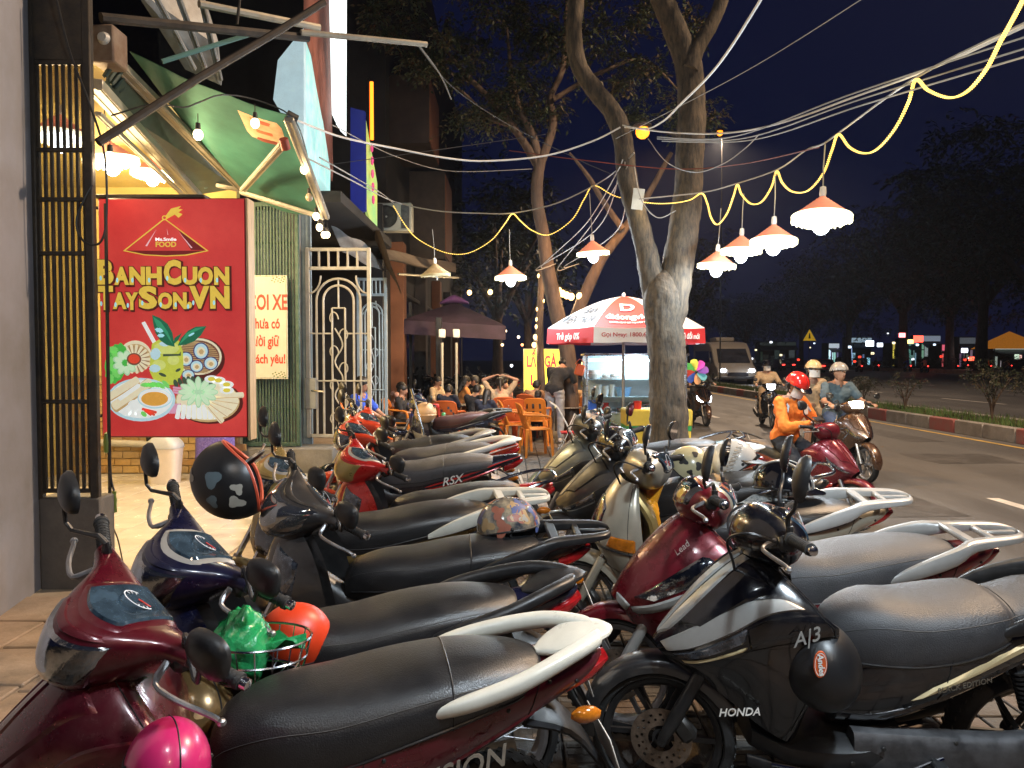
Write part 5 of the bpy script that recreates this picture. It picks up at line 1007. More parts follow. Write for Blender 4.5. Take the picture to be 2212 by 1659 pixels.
o = solid('sheet_panel', 'dirty grey metal sheet leaning over the awning', 'sheet', MB().prism([at(285, -30, 6.3), at(430, -30, 6.9), at(470, 100, 7.0), at(478, 185, 7.2), at(400, 150, 7.0)], (0, .02, .05)), DIRTY, flat=True)
for i in range(3): rail(at(330+50*i, -20, 6.15+.2*i), at(420+28*i, 150+12*i, 6.75+.2*i), .05, DIRTY, 'fold', o)
def pipe(label, pts, r, mat=STEEL, name='steel_beam', cat='beam', n=8): return solid(name, label, cat, MB().tube(pts, r, n), mat)
BEAM = M('rusty beam', (.022, .019, .017), .6, .4, mix=(.055, .042, .032), sc=9)
pipe('dark slanting steel pipe across the green awning', [at(212, 308, 4.9), at(430, 168, 5.4), at(600, 68, 5.9), at(700, 5, 6.2)], .028, BEAM)
rail(at(218, 38, 5.3), at(665, 82, 6.6), .07, BEAM, 'steel_beam', None) if 0 else pipe('long level steel beam above the awning', [at(218, 38, 5.3), at(665, 82, 6.6)], .036, BEAM)
pipe('pale steel beam along the top left of the frame', [at(430, 8, 6.2), at(690, 60, 7.0)], .032, GALV)
pipe('projecting steel arm carrying cables over the sidewalk', [at(650, 70, 6.5), at(780, 82, 6.8), at(922, 96, 7.1)], .026, GALV)
pipe('thin teal painted strut under the sheet panel', [at(350, 133, 6.2), at(560, 68, 6.6)], .02, M('teal strut', (.10, .22, .20), .6)); pipe('thin upright rod tied to the long beam', [at(520, -20, 6.1), at(512, 52, 6.1)], .012, BEAM)
# sign boxes further along
WBOX = M('white light panel', (.8, .85, .85), .4, em=(.82, .95, .95), es=1.2); BOXS = M('pale side panel', (.42, .55, .60), .5, em=(.42, .60, .66), es=.55); RBR = M('red brown slats', (.26, .10, .075), .6, var=.2)
o = thing('shop_sign', 'tall projecting white light box with red brown ribbed edge', 'sign', (-3.0, 9.2, 0))
p = lambda u, v, Y: at(u, v, Y) - V((-3.0, 9.2, 0))
MB().prism([p(600, 130, 9.2), p(656, 60, 9.2), p(656, 330, 9.2), p(590, 215, 9.2)], (0, .1, 0)).obj('end_panel', BOXS, o, flat=True)
PRN = M('blue green print', (.16, .46, .46), .5, mix=(.50, .62, .60), sc=6, em=(.32, .60, .60), es=.7)
MB().prism([p(656, 80, 9.25), p(675, 110, 10), p(714, 370, 11.6), p(712, 466, 11.8), p(690, 440, 10.7), p(648, 345, 9.25)], (-.08, 0, 0)).obj('lower_face', PRN, o, flat=True)
MB().prism([p(656, -40, 9.1), p(708, -40, 11.3), p(718, 370, 11.9), p(716, 390, 11.9), p(672, 120, 9.8), p(656, 75, 9.2)], (.0, .06, 0)).obj('upper_face', RBR, o, flat=True)
for k in range(26): q = k/25; MB().bev(p(690+q*18, -20+q*385, 11.2+.6*q), (.14, .10, .10), .01).obj('rib', RBR, o)
for q in (((704, -40), (718, -40), (724, 262), (713, 238)), ((720, -40), (732, -40), (735, 282), (726, 268)), ((734, -40), (747, -40), (746, 292), (737, 284))): MB().prism([p(*c_, 11.8) for c_ in q], (0, .07, 0)).obj('light_tube_panel', WBOX, o, flat=True)
o = thing('shop_sign', 'narrow hanging banner sign in yellow and green with pink letters', 'sign', at(800, 400, 14)); a0 = at(800, 400, 14)
MB().prism([at(788, 245, 13.6)-a0, at(815, 395, 14.4)-a0, at(815, 525, 14.4)-a0, at(785, 430, 13.6)-a0], (-.05, .02, 0)).obj('banner', M('banner yellow green', (.50, .55, .10), .5, mix=(.12, .50, .28), sc=1.6, em=(.45, .55, .15), es=.5), o, flat=True)
for i, ch in enumerate('QUÁN ĂN'): 
    pp = at(797+.5*i, 300+26*i, 13.95)-a0 + V((.02, -.03, 0)); text('lettering', ch, .24, M('pink letters', (.6, .05, .22), .5, em=(.6, .05, .22), es=.5), o, frame(pp, (.5, .86, 0), (0, 0, 1)), .02) if 0 else None
for i in range(5): MB().ball(at(800+.8*i, 320+28*i, 13.9)-a0+V((.03, -.02, 0)), (.03, .05, .085), 8).obj('letter_shape', M('pink letters', (.6, .05, .22), .5, em=(.6, .05, .22), es=.4), o)
solid('blue_pillar_sign', 'deep blue upright sign board behind the yellow banner', 'sign', MB().prism([at(757, 232, 13.3), at(788, 240, 13.3), at(790, 455, 13.3), at(757, 465, 13.3)], (0, .1, 0)), M('deep blue', (.012, .02, .20), .4, em=(.012, .02, .2), es=.25), flat=True)
o = thing('neon_tube', 'upright orange neon tube on the dark building', 'lamp', at(803, 240, 15)); MB().tube([(0, 0, -.55), (0, 0, .56)], .035, 10).obj('tube', M('neon orange', (1, .2, .02), .4, em=(1, .16, .01), es=4), o); MB().bev((-.07, .03, 0), (.06, .06, 1.3), .01).obj('mount', BLACK, o)
o = thing('air_conditioner', 'white outdoor air conditioner unit on the dark building', 'air conditioner', at(848, 468, 15)); MB().bev((0, .15, 0), (.75, .3, .55), .02).obj('casing', M('ac casing', (.36, .36, .30), .5, var=.1), o); MB().lathe([(.02, 0), (.19, .0), (.20, .02), (.22, .02), (.22, 0)], 24, 0, MX.Translation((-.12, -.01, 0)) @ MX.Rotation(pi/2, 4, 'X')).obj('fan_guard', STEEL, o); MB().bev((.25, 0, 0), (.16, .03, .45), .005).obj('side_vent', GREYM, o)
TARP = M('brown tarpaulin', (.20, .14, .09), .8, mix=(.28, .22, .15), sc=3, bump=.4, bsc=6)
def sheet(label, c4, mat, sag=.1, name='tarp_awning', cat='awning', th=.02):
    F = lambda s, t: c4[0].lerp(c4[1], t).lerp(c4[3].lerp(c4[2], t), s) + V((0, 0, -sag*sin(pi*s)*sin(pi*t) + .02*sin(9*t)))
    mb = MB(); mb.surf(F, 10, 12, 0, 0, 1, 0, 1, False); mb.surf(lambda s, t: F(s, t)+V((0, 0, th)), 10, 12, 0, 0, 1, 0, 1, False); return solid(name, label, cat, mb, mat)
sheet('brown tarpaulin awning edge hanging beside the white gate', (at(820, 500, 12.2), at(868, 640, 12.4), at(850, 600, 14), at(800, 500, 14)), TARP)
sheet('long pale tarpaulin roof over the eating area', (at(812, 560, 13.2), at(985, 590, 16.5), at(985, 572, 17.5), at(825, 540, 14.5)), TARP, .06); pipe('thin pole holding up the tarpaulin roof edge', [at(860, 592, 15), at(990, 600, 16.8)], .025, GALV)
sheet('grey corrugated lean-to roof behind the bulb string', (at(715, 490, 12), at(790, 530, 12.4), at(832, 590, 12.6), at(740, 545, 11.8)), DIRTY, .0)
o = thing('canopy_tent', 'dark purple pitched canopy over the diners on a black pole', 'tent', at(982, 790, 19)); a0 = at(982, 790, 19); PURP = M('dark purple canvas', (.045, .025, .045), .8, var=.3, sc=3, bump=.3, bsc=6)
pk, e1, e2, e3, e4 = at(982, 655, 19)-a0, at(868, 693, 17.6)-a0, at(1092, 706, 17.6)-a0, at(1082, 700, 21)-a0, at(888, 700, 21)-a0
for q, r_ in ((e1, e2), (e2, e3), (e3, e4), (e4, e1)): MB().prism([pk, q, r_], (0, 0, .02)).obj('roof_panel', PURP, o, flat=True)
for q, r_ in ((e1, e2), (e2, e3), (e4, e1)): MB().prism([q, r_, r_-V((0, 0, .30)), q-V((0, 0, .30))], (.01, .015, 0)).obj('valance', PURP, o, flat=True)
MB().surf(Loft([(-.35, .12, .2, .03, 2.4), (.0, .22, .3, .10, 2.2), (.35, .12, .2, .03, 2.4)]), 10, 14).obj('top_cap', M('purple cap', (.16, .06, .22), .7, var=.2), o, MX.Translation(pk - V((0, 0, .12))))
MB().bev((-.2, -2, -.55), (.13, .13, 3.3), .01).obj('pole', BLACK, o)
for (u) in (955, 986): q = thing('white_post', ['slim white post with hook block left of the black pole', 'slim white post with hook block right of the black pole'][u > 960], 'post', at(u, 800, 16.5)); MB().bev((0, 0, .80), (.15, .12, .19), .02).obj('hook_block', WHITEP, q); MB().tube([(0, 0, .6), (0, 0, -1.0)], .03, 8).obj('pole', M('dull white', (.45, .42, .36), .6), q)
# ---------------------------------------------------------------- parked motorbikes
MAR = paint('maroon', (.085, .004, .010)); NAVY = paint('navy', (.006, .007, .030)); SILV = paint('silver', (.30, .295, .27), .7, .34)
DGREY = paint('dark grey', (.05, .05, .052), .6, .38); GOLD = paint('pale gold', (.40, .29, .10), .6, .32); RED = paint('red', (.42, .012, .010)); ORED = paint('orange red', (.55, .045, .012))
CREAM = M('cream plastic', (.60, .58, .50), .34, coat=.3, var=.10, rv=.1, dust=.12); BKP = paint('black', (.006, .006, .008), .1, .18)
GSIL = M('satin silver', (.36, .355, .335), .38, .35, coat=.2, var=.1, rv=.08); GREEN = paint('grey green', (.15, .17, .165), .6, .36)
CHMP = paint('champagne', (.42, .385, .30), .35, .36); WINE = paint('wine red', (.16, .006, .014)); BROWNP = paint('brown', (.07, .035, .02), .4, .3)
TXTS = M('badge silver', (.7, .68, .62), .3, .6); TXTG = M('badge dark', (.16, .14, .11), .35, .5); STRW = M('decal white', (.75, .72, .66), .4); STRR = M('decal red', (.5, .02, .015), .35, coat=.5)
STRG = M('decal gold', (.62, .50, .28), .35, .3); TEAL = paint('teal grey', (.16, .23, .24), .5, .38); VISR = M('chrome visor', (.35, .36, .37), .08, .9, coat=.6, var=.3)
left = 'motorbikes parked in the row facing the shops'; right = 'motorbikes parked in the row beside the road'
L = lambda *a, **k: moto('motorbike', *a, **k)
L('maroon motorbike nearest the camera, black seat, cream grab rail, VISION on its side',
  dict(type='sc', apron='ab', lens=LENS, cowlk=UB_COWL, cowllamp=1, c1=MAR, c2=MAR, c4=MAR, c5=MAR, strip=MAR, trim=MAR, fender=MAR, inner=MAR, rail='wing', railm=CREAM, bezel=MAR, low=MAR, tail=REDL, seams=(.60,), stripe=None,
       texts=[('VISION', .075, M('dull bronze print', (.30, .26, .21), .4, .3), (-.50, .186, .60), R(14), .35, .01)]), -.657, 1.919, 194, 40, .963, group=left)
L('navy blue motorbike with silver rimmed gauge, plain black seat and chrome tube rail',
  dict(c1=NAVY, c2=NAVY, trim=GSIL, bezel=GSIL, rail='wing', railm=BLACK, low=NAVY, seams=(),), -.695, 2.406, 194, 38, .975, group=left)
L('dark grey motorbike with black rack and a patterned helmet on its seat',
  dict(c1=DGREY, c2=BLACK, trim=DGREY, lens=VISR, rail='rack', railm=BLACK, low=BLACK, seams=(.56,), hl=(.16, .84, -60, 62), gth=(112, 160)), -.588, 3.237, 185, 38, .966, group=left)
L('pale gold motorbike with cream luggage rack and long black seat',
  dict(c1=GOLD, c2=GOLD, trim=GSIL, bezel=GSIL, lens=LENS, rail='rack', railm=CREAM, low=BLACK, seams=()), -.844, 3.83, 190, 30, .998, group=left)
L('red motorbike with gold headlight mask, red tail and chrome tube rail',
  dict(c1=RED, c2=RED, trim=GSIL, bezel=GSIL, lens=GOLD, visor=RED, rail='tube', railm=CHROME, low=RED, seams=(), fork=CHROME), -.642, 4.665, 189, 36, .95, group=left)
L('black and red motorbike with grey seat and RSX lettering on its side',
  dict(c1=paint('blue black', (.008, .010, .022)), c2=RED, cowl=ORED, fender=ORED, lens=LENSD, seat=SEATG, rail='none', low=RED, seams=(.5,), stripe=STRR,
       texts=[('RSX', .085, STRW, (-.40, .150, .66), R(12), .4, .012)]), -.872, 5.75, 187, 32, 1, group=left)
L('orange red motorbike with grey seat and white wing shaped rail',
  dict(c1=ORED, c2=BLACK, seat=SEATG, rail='wing', railm=WHITEP, low=ORED, seams=(.5,), stripe=STRW), -.90, 6.45, 180, 30, 1.02, group=left)
L('black motorbike with red and white side stripe, chrome headlight and orange brake lever',
  dict(c1=BKP, c2=BLACK, cowl=CHROME, lens=LENS, rail='wing', railm=GSIL, low=BKP, stripe=STRR, seams=(.5,), lever=M('orange lever', (.8, .16, .01), .4), texts=[('EXCITER', .05, STRW, (-.42, .14, .68), R(14), .3, .01)] if 0 else ()), -1.12, 7.15, 189, 45, 1.0, group=left)
L('dark blue motorbike with brown seat and chrome spoked rear wheel by the tables',
  dict(c1=NAVY, c2=GSIL, seat=SEATN, rail='rack', railm=STEEL, low=NAVY, seams=(), rim=CHROME, shock=CHROME, stripe=GSIL), -1.0, 10.6, 186, 20, .965, group=left)
AB1 = [(.10, .58, .06, .085, 2.6), (.06, .615, .10, .115, 2.6), (-.05, .635, .15, .135, 2.8), (-.18, .64, .172, .125, 2.9), (-.32, .665, .178, .115, 2.9), (-.44, .70, .165, .09, 2.7), (-.49, .715, .13, .06, 2.4), (-.62, .745, .125, .065, 2.8), (-.74, .76, .10, .05, 2.6), (-.78, .765, .05, .03, 2.2)]
L('black scooter nearest the road with silver nose, grey seat and HONDA lettering',
  dict(type='sc', apron='ab', c1=BKP, c2=GSIL, band=GSIL, c3=BLACK, c4=BKP, c5=BKP, trim=GSIL, strip=STRG, fender=DGREY, cowl=BKP, bezel=GLOSSB, seat=M('charcoal seat vinyl', (.038, .038, .041), .46, var=.25, sc=5, bump=.26, bsc=260, rv=.1, dust=.12),
       rail='rack', railm=BLACK, wheels='alloy', rim=BLACK, low=BKP, stripe=STRG, seatk=AB1, seams=(.66,), fork=BLACK, mh=(.22, .30, 1.22), ms=(.05, .07), mr=2.2,
       texts=[('HONDA', .036, STRW, (.41, .17, .44), R(2), .25, .012), ('AIRBLADE', .05, STRW, (-.62, .142, .60), R(14), .2, .008), ('BLACK EDITION', .024, TXTG, (-.30, .188, .545), R(13), .2, .004), ('A|3', .06, GSIL, (.25, .262, .75), R(18), .4, .004)]),
  1.13, 2.615, 180, -18, .985, group=right)
L('wine red scooter with side headlamps, silver nose trim and grey seat with silver rack',
  dict(type='sc', apron='lead', c1=WINE, c2=WINE, c3=MAR, trim=GSIL, fender=WINE, cowl=WINE, cowllamp=1, hl=(.2, .8, -30, 52), lens=LENS, bezel=CHMP, wheels='alloy', rail='rack', railm=M('silver rack', (.40, .39, .37), .36, .3, coat=.3, var=.12, rv=.08, dust=.1), seat=SEATG, inner=MAR, sill=WINE, low=WINE, seams=(.9,), fork=GSIL,
       mh=(.25, .37, 1.17), ms=(.045, .065), mr=2.2, texts=[('Lead', .035, TXTS, (.43, .17, .86), R(42), .2, .004)]), 1.052, 3.16, 183, -26, .987, group=right)
L('champagne silver scooter with tall rounded front, amber indicator and orange bag',
  dict(type='sc', apron='old', c1=CHMP, c2=CHMP, c3=BLACK, trim=CHMP, fender=CHMP, cowl=CHMP, bezel=GLOSSB, wheels='alloy', rail='rack', railm=M('pale grey rack', (.52, .52, .50), .38, coat=.3, var=.1, rv=.08, dust=.1), seat=SEATB, low=CHMP, seams=(), inner=AMBER if 0 else GOLD, fork=CHMP, mh=(.23, .29, 1.17), ms=(.058, .052), mr=2),
  .985, 3.978, 178, -24, 1.0, group=right)
L('dark grey scooter with vented silver nose and white helmet on its seat',
  dict(type='sc', apron='ab', c1=DGREY, c2=SILV, c4=BLACK, c5=BLACK, trim=SILV, fender=DGREY, cowl=BKP, lens=LENS, rail='tube', railm=CHROME, low=DGREY, seams=(), seat=SEATB, ms=(.05, .045)), .97, 4.80, 168, -8, 1.03, group=right)
L('grey green scooter with pointed nose and grey seat with white rail',
  dict(type='sc', apron='ab', c1=GREEN, c2=SILV, c4=GREEN, c5=BLACK, trim=SILV, fender=GREEN, cowl=BLACK, lens=LENS, rail='wing', railm=WHITEP, low=GREEN, seams=(), seat=SEATG), .90, 5.85, 174, -10, 1.04, group=right)
L('teal grey motorbike with white brake lever at the far end of its row',
  dict(c1=TEAL, c2=BLACK, cowl=TEAL, trim=TEAL, rail='tube', railm=CHROME, seat=SEATB, lever=WHITEP), 1.05, 6.75, 176, 8, 1.02, group=right)
# ---------------------------------------------------------------- hat lamps, rope light, bulbs, cables
HATO = M('orange hat cover', (.56, .17, .09), .75, mix=(.42, .20, .13), sc=7, bump=.4, bsc=20, em=(.85, .27, .15), es=.38); HATS = M('straw hat', (.42, .33, .20), .85, var=.2, sc=18, bump=.4, bsc=60); FRNG = M('hat fringe', (.68, .60, .36), .8, em=(.9, .84, .58), es=2.2); FRNGU = M('dull fringe', (.5, .45, .28), .85)  # cover and fringe emit on their own to stand for bulb light showing through
LEDW = M('cool led bulb', (1, 1, 1), .3, em=(.86, .93, 1.0), es=16); LEDC = M('lamp inside', (.9, .9, .88), .6, em=(.85, .92, 1.0), es=4.5)  # hat lining emits on its own to look lit by the bulb
def hat_lamp(label, p, d, on=True, cord=.6, power=48, tilt=.06, vis=True):
    o = thing('hat_lamp', label, 'lamp', p, 0, 'conical hat lamps hanging along the sidewalk'); r = d/2; o.rotation_euler = (tilt*rng.uniform(-1.6, 2), tilt*rng.uniform(-1.5, 1.8), rng.uniform(0, 6))
    h = r*.78; n = 32; mb = MB(); prof = [(r*k/10, h*(1-k/10)**1.06) for k in range(11)]
    mb.lathe(prof, n).lathe([(q*.985, z-.006) for q, z in prof], n, 1)
    for k in range(1, 9): mb.lathe([(r*k/9.2, h*(1-k/9.2)**1.06+.001), (r*k/9.2+.003, h*(1-k/9.2)**1.06+.003), (r*k/9.2+.006, h*(1-k/9.2-.02)**1.06+.001)], n)
    mb.obj('hat_shade', [HATO if on else HATS, LEDC if on else HATS], o)
    mb = MB()
    for k in range(90): a = 2*pi*k/90; l_ = r*.17*rng.uniform(.7, 1.25); mb.box((r*cos(a), r*sin(a), -l_/2), (.008, .011, l_), 0, None, MX.Rotation(a, 3, 'Z'))
    mb.tube([(r*cos(a), r*sin(a), 0) for a in [2*pi*k/36 for k in range(36)]], .006, 5, 0, None, True); tag(mb.obj('fringe', FRNG if on else FRNGU, o), kind='stuff')
    MB().lathe([(.001, h+.07), (.022, h+.06), (.026, h+.01), (.02, h-.02)], 12).obj('socket', WHITEP, o)
    MB().tube([(0, 0, h+.05), (.005, 0, h+.05+cord*.5), (0, .005, h+.05+cord)], .0055, 5).obj('cord', M('lamp cord', (.28, .27, .25), .6), o)
    if on:
        MB().ball((0, 0, -.045), (.072, .072, .095), 16).obj('bulb', LEDW, o); lamp('lamp_light', (0, 0, -.19), power, (.76, .89, 1.0), .07, o)
    else: MB().tube([(0, 0, .05), (.02, 0, -.09)], .012, 6).obj('bulb', M('dead bulb', (.4, .4, .38), .3), o)
    return o
for (u, v, Y, d, on, cord, lb) in ((1775, 468, 5.8, .43, 1, .34, 'largest and nearest lit orange hat lamp, hanging right of the tree'), (1671, 520, 7.1, .42, 1, .42, 'second nearest lit orange hat lamp with a wide glowing rim'),
    (1601, 540, 8.1, .42, 1, .38, 'lit orange hat lamp half hidden behind its nearer neighbour'), (1548, 572, 8.6, .42, 1, .42, 'lit orange hat lamp lowest of the group and nearest the trunk'), (1281, 545, 10.0, .42, 1, .55, 'lit orange hat lamp between the two trees above the umbrella'),
    (1103, 598, 10.8, .44, 1, .45, 'lit orange hat lamp left of the slender tree'), (941, 592, 11, .42, 0, .42, 'unlit pale hat lamp with frayed fringe')):
    hat_lamp(lb, at(u, v, Y), d, on, cord, (80, 60, 55, 22, 120, 200, 0)[('largest', 'second', 'lit orange hat lamp half', 'lit orange hat lamp low', 'lit orange hat lamp bet', 'lit orange hat lamp left', 'unlit').index(next(q for q in ('largest', 'second', 'lit orange hat lamp half', 'lit orange hat lamp low', 'lit orange hat lamp bet', 'lit orange hat lamp left', 'unlit') if lb.startswith(q)))])
for (x, y, z, pw, lb) in ((1.30, 1.25, 2.95, 235, 'added orange hat lamp, out of view, lighting the nearest scooters'), (-.62, .55, 2.95, 22, 'added orange hat lamp, out of view, lighting the maroon motorbike')): hat_lamp(lb, (x, y, z), .43, 1, .5, pw)  # two lamps added out of view so the near bikes get light
for (u, v, Y, lb) in ((130, 292, 6.0, 'lit hat lamp seen through the steel grille'), (240, 345, 6.6, 'lit hat lamp inside the yellow shop nearest the doorway'), (330, 375, 8.3, 'pale hat lamp deeper inside the yellow shop')):
    o = hat_lamp(lb, at(u, v, Y), .44, 1, .25, 0); o['group'] = 'hat lamps inside the yellow shop'; l_ = [c for c in o.children if c.type == 'LIGHT'][0]; l_.data.energy = 150; l_.data.color = (1, .72, .36)
LEDY = M('yellow led', (1, .8, .3), .4, em=(1.0, .60, .09), es=1.7); LEDK = M('led rope body', (.8, .7, .3), .4, em=(1.0, .52, .04), es=.45)
def uvY(pts): return [at(*p) for p in pts]
rope_k = [(850, 445, 11.6), (878, 490, 11.5), (905, 518, 11.4), (960, 545, 11.2), (1010, 547, 11.0), (1060, 520, 10.7), (1090, 484, 10.5), (1107, 462, 10.4), (1125, 478, 10.3), (1150, 498, 10.2), (1187, 507, 10.1), (1235, 475, 10), (1262, 430, 9.9), (1283, 401, 9.85), (1330, 424, 9.3), (1400, 438, 8.75), (1450, 439, 8.6), (1490, 432, 8.6), (1516, 418, 8.6), (1528, 440, 8.6), (1536, 470, 8.5), (1550, 485, 8.4), (1570, 462, 8.2), (1584, 425, 8.1), (1593, 399, 8.0), (1602, 420, 7.9), (1622, 440, 7.7), (1645, 436, 7.5), (1666, 405, 7.3), (1678, 370, 7.2), (1690, 395, 7.0), (1712, 414, 6.8), (1745, 412, 6.5), (1778, 375, 6.2), (1797, 325, 6.0), (1811, 290, 5.9), (1835, 318, 5.6), (1865, 331, 5.4), (1895, 322, 5.2), (1932, 280, 4.9), (1962, 222, 4.7), (1978, 172, 4.5), (2005, 195, 4.3), (2050, 211, 4.1), (2090, 197, 3.9), (2130, 150, 3.7), (2160, 92, 3.5), (2190, 38, 3.35), (2215, -10, 3.2)]
P = spline(uvY(rope_k), 420); o = thing('rope_light', 'long glowing yellow rope light draped in swags across the whole street', 'rope light'); MB().tube(P, .0036, 6).obj('rope', LEDK, o)
mb = MB()
for q in spline(uvY(rope_k), 560): mb.box(q, (.008, .019, .008), 0, None, MX.Rotation(.8, 3, 'Z'))
tag(mb.obj('led_beads', LEDY, o), kind='stuff')
for q in (60, 130, 200, 262, 312, 352, 392): lamp('rope_glow', P[q] - V((0, 0, .05)), 2.5, (1, .72, .25), .15, o)
WARM = M('warm bulb', (1, .8, .5), .4, em=(1, .60, .20), es=3.5); WARMW = M('warm white bulb', (1, .9, .7), .4, em=(1, .80, .50), es=3)
def bulbs(label, pts, on=None, r=.03, mat=WARMW, drop=.07, cable=None, power=0, group='strings of warm bulbs'):
    o = thing('bulb_string', label, 'string lights', (0, 0, 0), 0, group); W_ = uvY(pts)
    MB().tube(spline(cable or [p + V((0, 0, drop+.05)) for p in W_], 40), .006, 5).obj('cable', BLACK, o)
    for i, p in enumerate(W_):
        b = MB().ball(p, (r, r, r*1.15), 12).obj('bulb', mat if on is None or i in on else M('unlit bulb', (.5, .4, .28), .25), o); MB().lathe([(.001, r*.9+.055), (.017, r*.9+.05), (.020, r*.8)], 10, 0, MX.Translation(p)).tube([p+V((0, 0, r*.9+.05)), p+V((0, 0, drop+.05))], .0035, 4).obj('socket', BLACK, b)
        if power and (on is None or i in on): lamp('bulb_light', p - V((0, 0, .05)), power, (1, .72, .40), .04, o)
    return o
bulbs('warm bulbs strung along the edge of the green awning', [(238, 340, 5.1), (428, 291, 5.5), (551, 266, 6.0), (657, 366, 6.7), (668, 426, 7.2), (683, 467, 7.6), (690, 491, 8.0), (700, 507, 8.6), (707, 507, 9.2)], [0, 1, 2, 3, 5, 6, 7, 8], .036, WARMW, .10,
      [at(240, 250, 5.0), at(330, 225, 5.2), at(395, 232, 5.4), at(428, 222, 5.5), at(480, 205, 5.7), at(551, 215, 6.0), at(630, 252, 6.2), at(660, 320, 6.7), at(680, 420, 7.5), at(700, 490, 8.6), at(712, 498, 9.3)], 3)
bulbs('warm bulbs wound down a thin trunk above the yellow sign', [(1166, 596, 15), (1174, 604, 15.1), (1167, 635, 15), (1171, 650, 15), (1163, 668, 15), (1162, 690, 15), (1161, 706, 15), (1157, 728, 15), (1154, 745, 15)], None, .05, WARM, .08, None, 40)
bulbs('row of bright warm bulbs sloping from the slender tree to the umbrella', [(1192, 617, 14.5), (1207, 628, 14.4), (1215, 634, 14.3), (1224, 638, 14.2), (1234, 641, 14.1), (1252, 640, 14)], None, .062, WARM, .06, None, 26)
bulbs('pair of warm bulbs hanging beyond the diners', [(1014, 632, 16), (1059, 631, 15.5)], None, .05, WARM, .5, None, 160)
bulbs('two low warm bulbs between the yellow sign and the cart', [(1264, 772, 15), (1261, 786, 15)], None, .05, WARM, .08, None, 3)
def wire(label, pts, r=.007, mat=None, n=40, cat='cable'): return solid('cable', label, cat, MB().tube(spline(uvY(pts), n), r, 5), mat or CAB)
CAB = M('grey cable', (.30, .29, .27), .6, var=.1); CABW = M('white cable', (.62, .60, .56), .5); CABR = M('red cable', (.16, .03, .02), .6); CABD = M('dark cable', (.05, .05, .05), .6)
wire('thick white cable sagging from the awning to the tree fork and up to the right', [(640, 260, 6.2), (740, 297, 7), (860, 322, 7.8), (960, 341, 8.2), (1050, 348, 8.5), (1180, 336, 8.7), (1280, 305, 8.8), (1340, 275, 8.8)], .010, CABW)
wire('thick white cable rising from the tree to the top edge', [(1345, 270, 8.8), (1395, 278, 8), (1432, 262, 7), (1470, 225, 6), (1530, 165, 5.2), (1580, 100, 4.7), (1655, -20, 4.2)], .009, CABW)
wire('straight white cable running right from the tree past the street lamp', [(1350, 275, 8.8), (1450, 286, 7.8), (1560, 288, 6.8), (1680, 268, 6), (1850, 208, 5.2), (2020, 145, 4.6), (2230, 50, 4.1)], .008, CABW)
for i, (a, b, c, lb) in enumerate([((1420, 296, 8), (1580, 296, 6.6), (2230, 75, 4.0), 'second grey cable in the bundle above the hat lamps'), ((1420, 300, 8), (1600, 300, 6.6), (2230, 100, 3.9), 'third grey cable in the bundle above the hat lamps'), ((1430, 305, 8), (1620, 303, 6.6), (2230, 118, 3.8), 'lowest grey cable in the bundle above the hat lamps')]):
    wire(lb, [a, b, ((b[0]+c[0])/2-60, (b[1]+c[1])/2+16, 5.0), c], .006)
wire('thin red cable crossing both trunks', [(1100, 325, 9.5), (1250, 345, 9), (1450, 365, 8.6), (1600, 355, 7.6), (1770, 318, 6.3)], .006, CABR); wire('thin straight cable rising to the upper right corner of the sky', [(1330, 300, 9), (1600, 160, 6.5), (1890, -20, 5)], .004)
wire('dark cable from the steel arm down to the tree', [(900, 95, 7.1), (980, 190, 8), (1100, 270, 9), (1250, 345, 9.4), (1330, 380, 9.5)], .005, CABD); wire('short loose cable dangling from the steel arm', [(905, 98, 7.1), (950, 160, 7.3), (975, 215, 7.4)], .007)
wire('grey carrier cable above the rope light on the left', [(640, 330, 7), (760, 390, 9), (850, 435, 11.5), (940, 455, 11), (1040, 461, 10.7), (1110, 460, 10.4), (1200, 440, 10), (1285, 400, 9.8), (1330, 370, 9.2), (1370, 330, 8.9)], .009)
wire('grey carrier cable above the rope light on the right', [(1380, 430, 8.7), (1516, 416, 8.6), (1593, 396, 8), (1680, 366, 7.2), (1740, 325, 6.6), (1776, 312, 6.1), (1811, 288, 5.9), (1978, 168, 4.5), (2215, 50, 3.4)], .008)
for i, (u0, v0, u1, v1, sg_) in enumerate([(1345, 345, 1120, 590, 60), (1350, 350, 1180, 585, 70), (1355, 360, 1165, 590, 20), (1340, 360, 1130, 585, 30)]):
    wire('loose cable drooping between the two trees, %s of four' % ('first', 'second', 'third', 'last')[i], [(u0, v0, 8.9), ((u0+u1)/2+sg_, (v0+v1)/2+sg_*.4, 11), (u1+40, v1-10, 13), (u1+70, v1-15, 13.9)], .008)
wire('looped grey cable hanging below the fork wires', [(1400, 300, 8.6), (1440, 350, 8), (1500, 372, 7.5), (1560, 355, 7), (1610, 320, 6.6), (1640, 290, 6.3)], .005); wire('grey wire loop on the tree fork', [(1370, 360, 8.8), (1385, 430, 8.6), (1420, 470, 8.5), (1460, 455, 8.5)], .006)
wire('thin cable crossing the sky behind the trunks', [(715, 355, 12), (900, 330, 12.5), (1180, 290, 13)], .006, CABD); wire('thin cable from the awning toward the slender tree', [(718, 270, 9), (860, 340, 11), (980, 370, 13), (1150, 365, 14)], .006)
wire('cable running from the neon tube to the rope light end', [(690, 340, 8), (820, 415, 11), (850, 440, 11.6)], .008)
SOD = M('sodium lamp', (1, .5, .1), .4, em=(1, .30, .012), es=1.9)
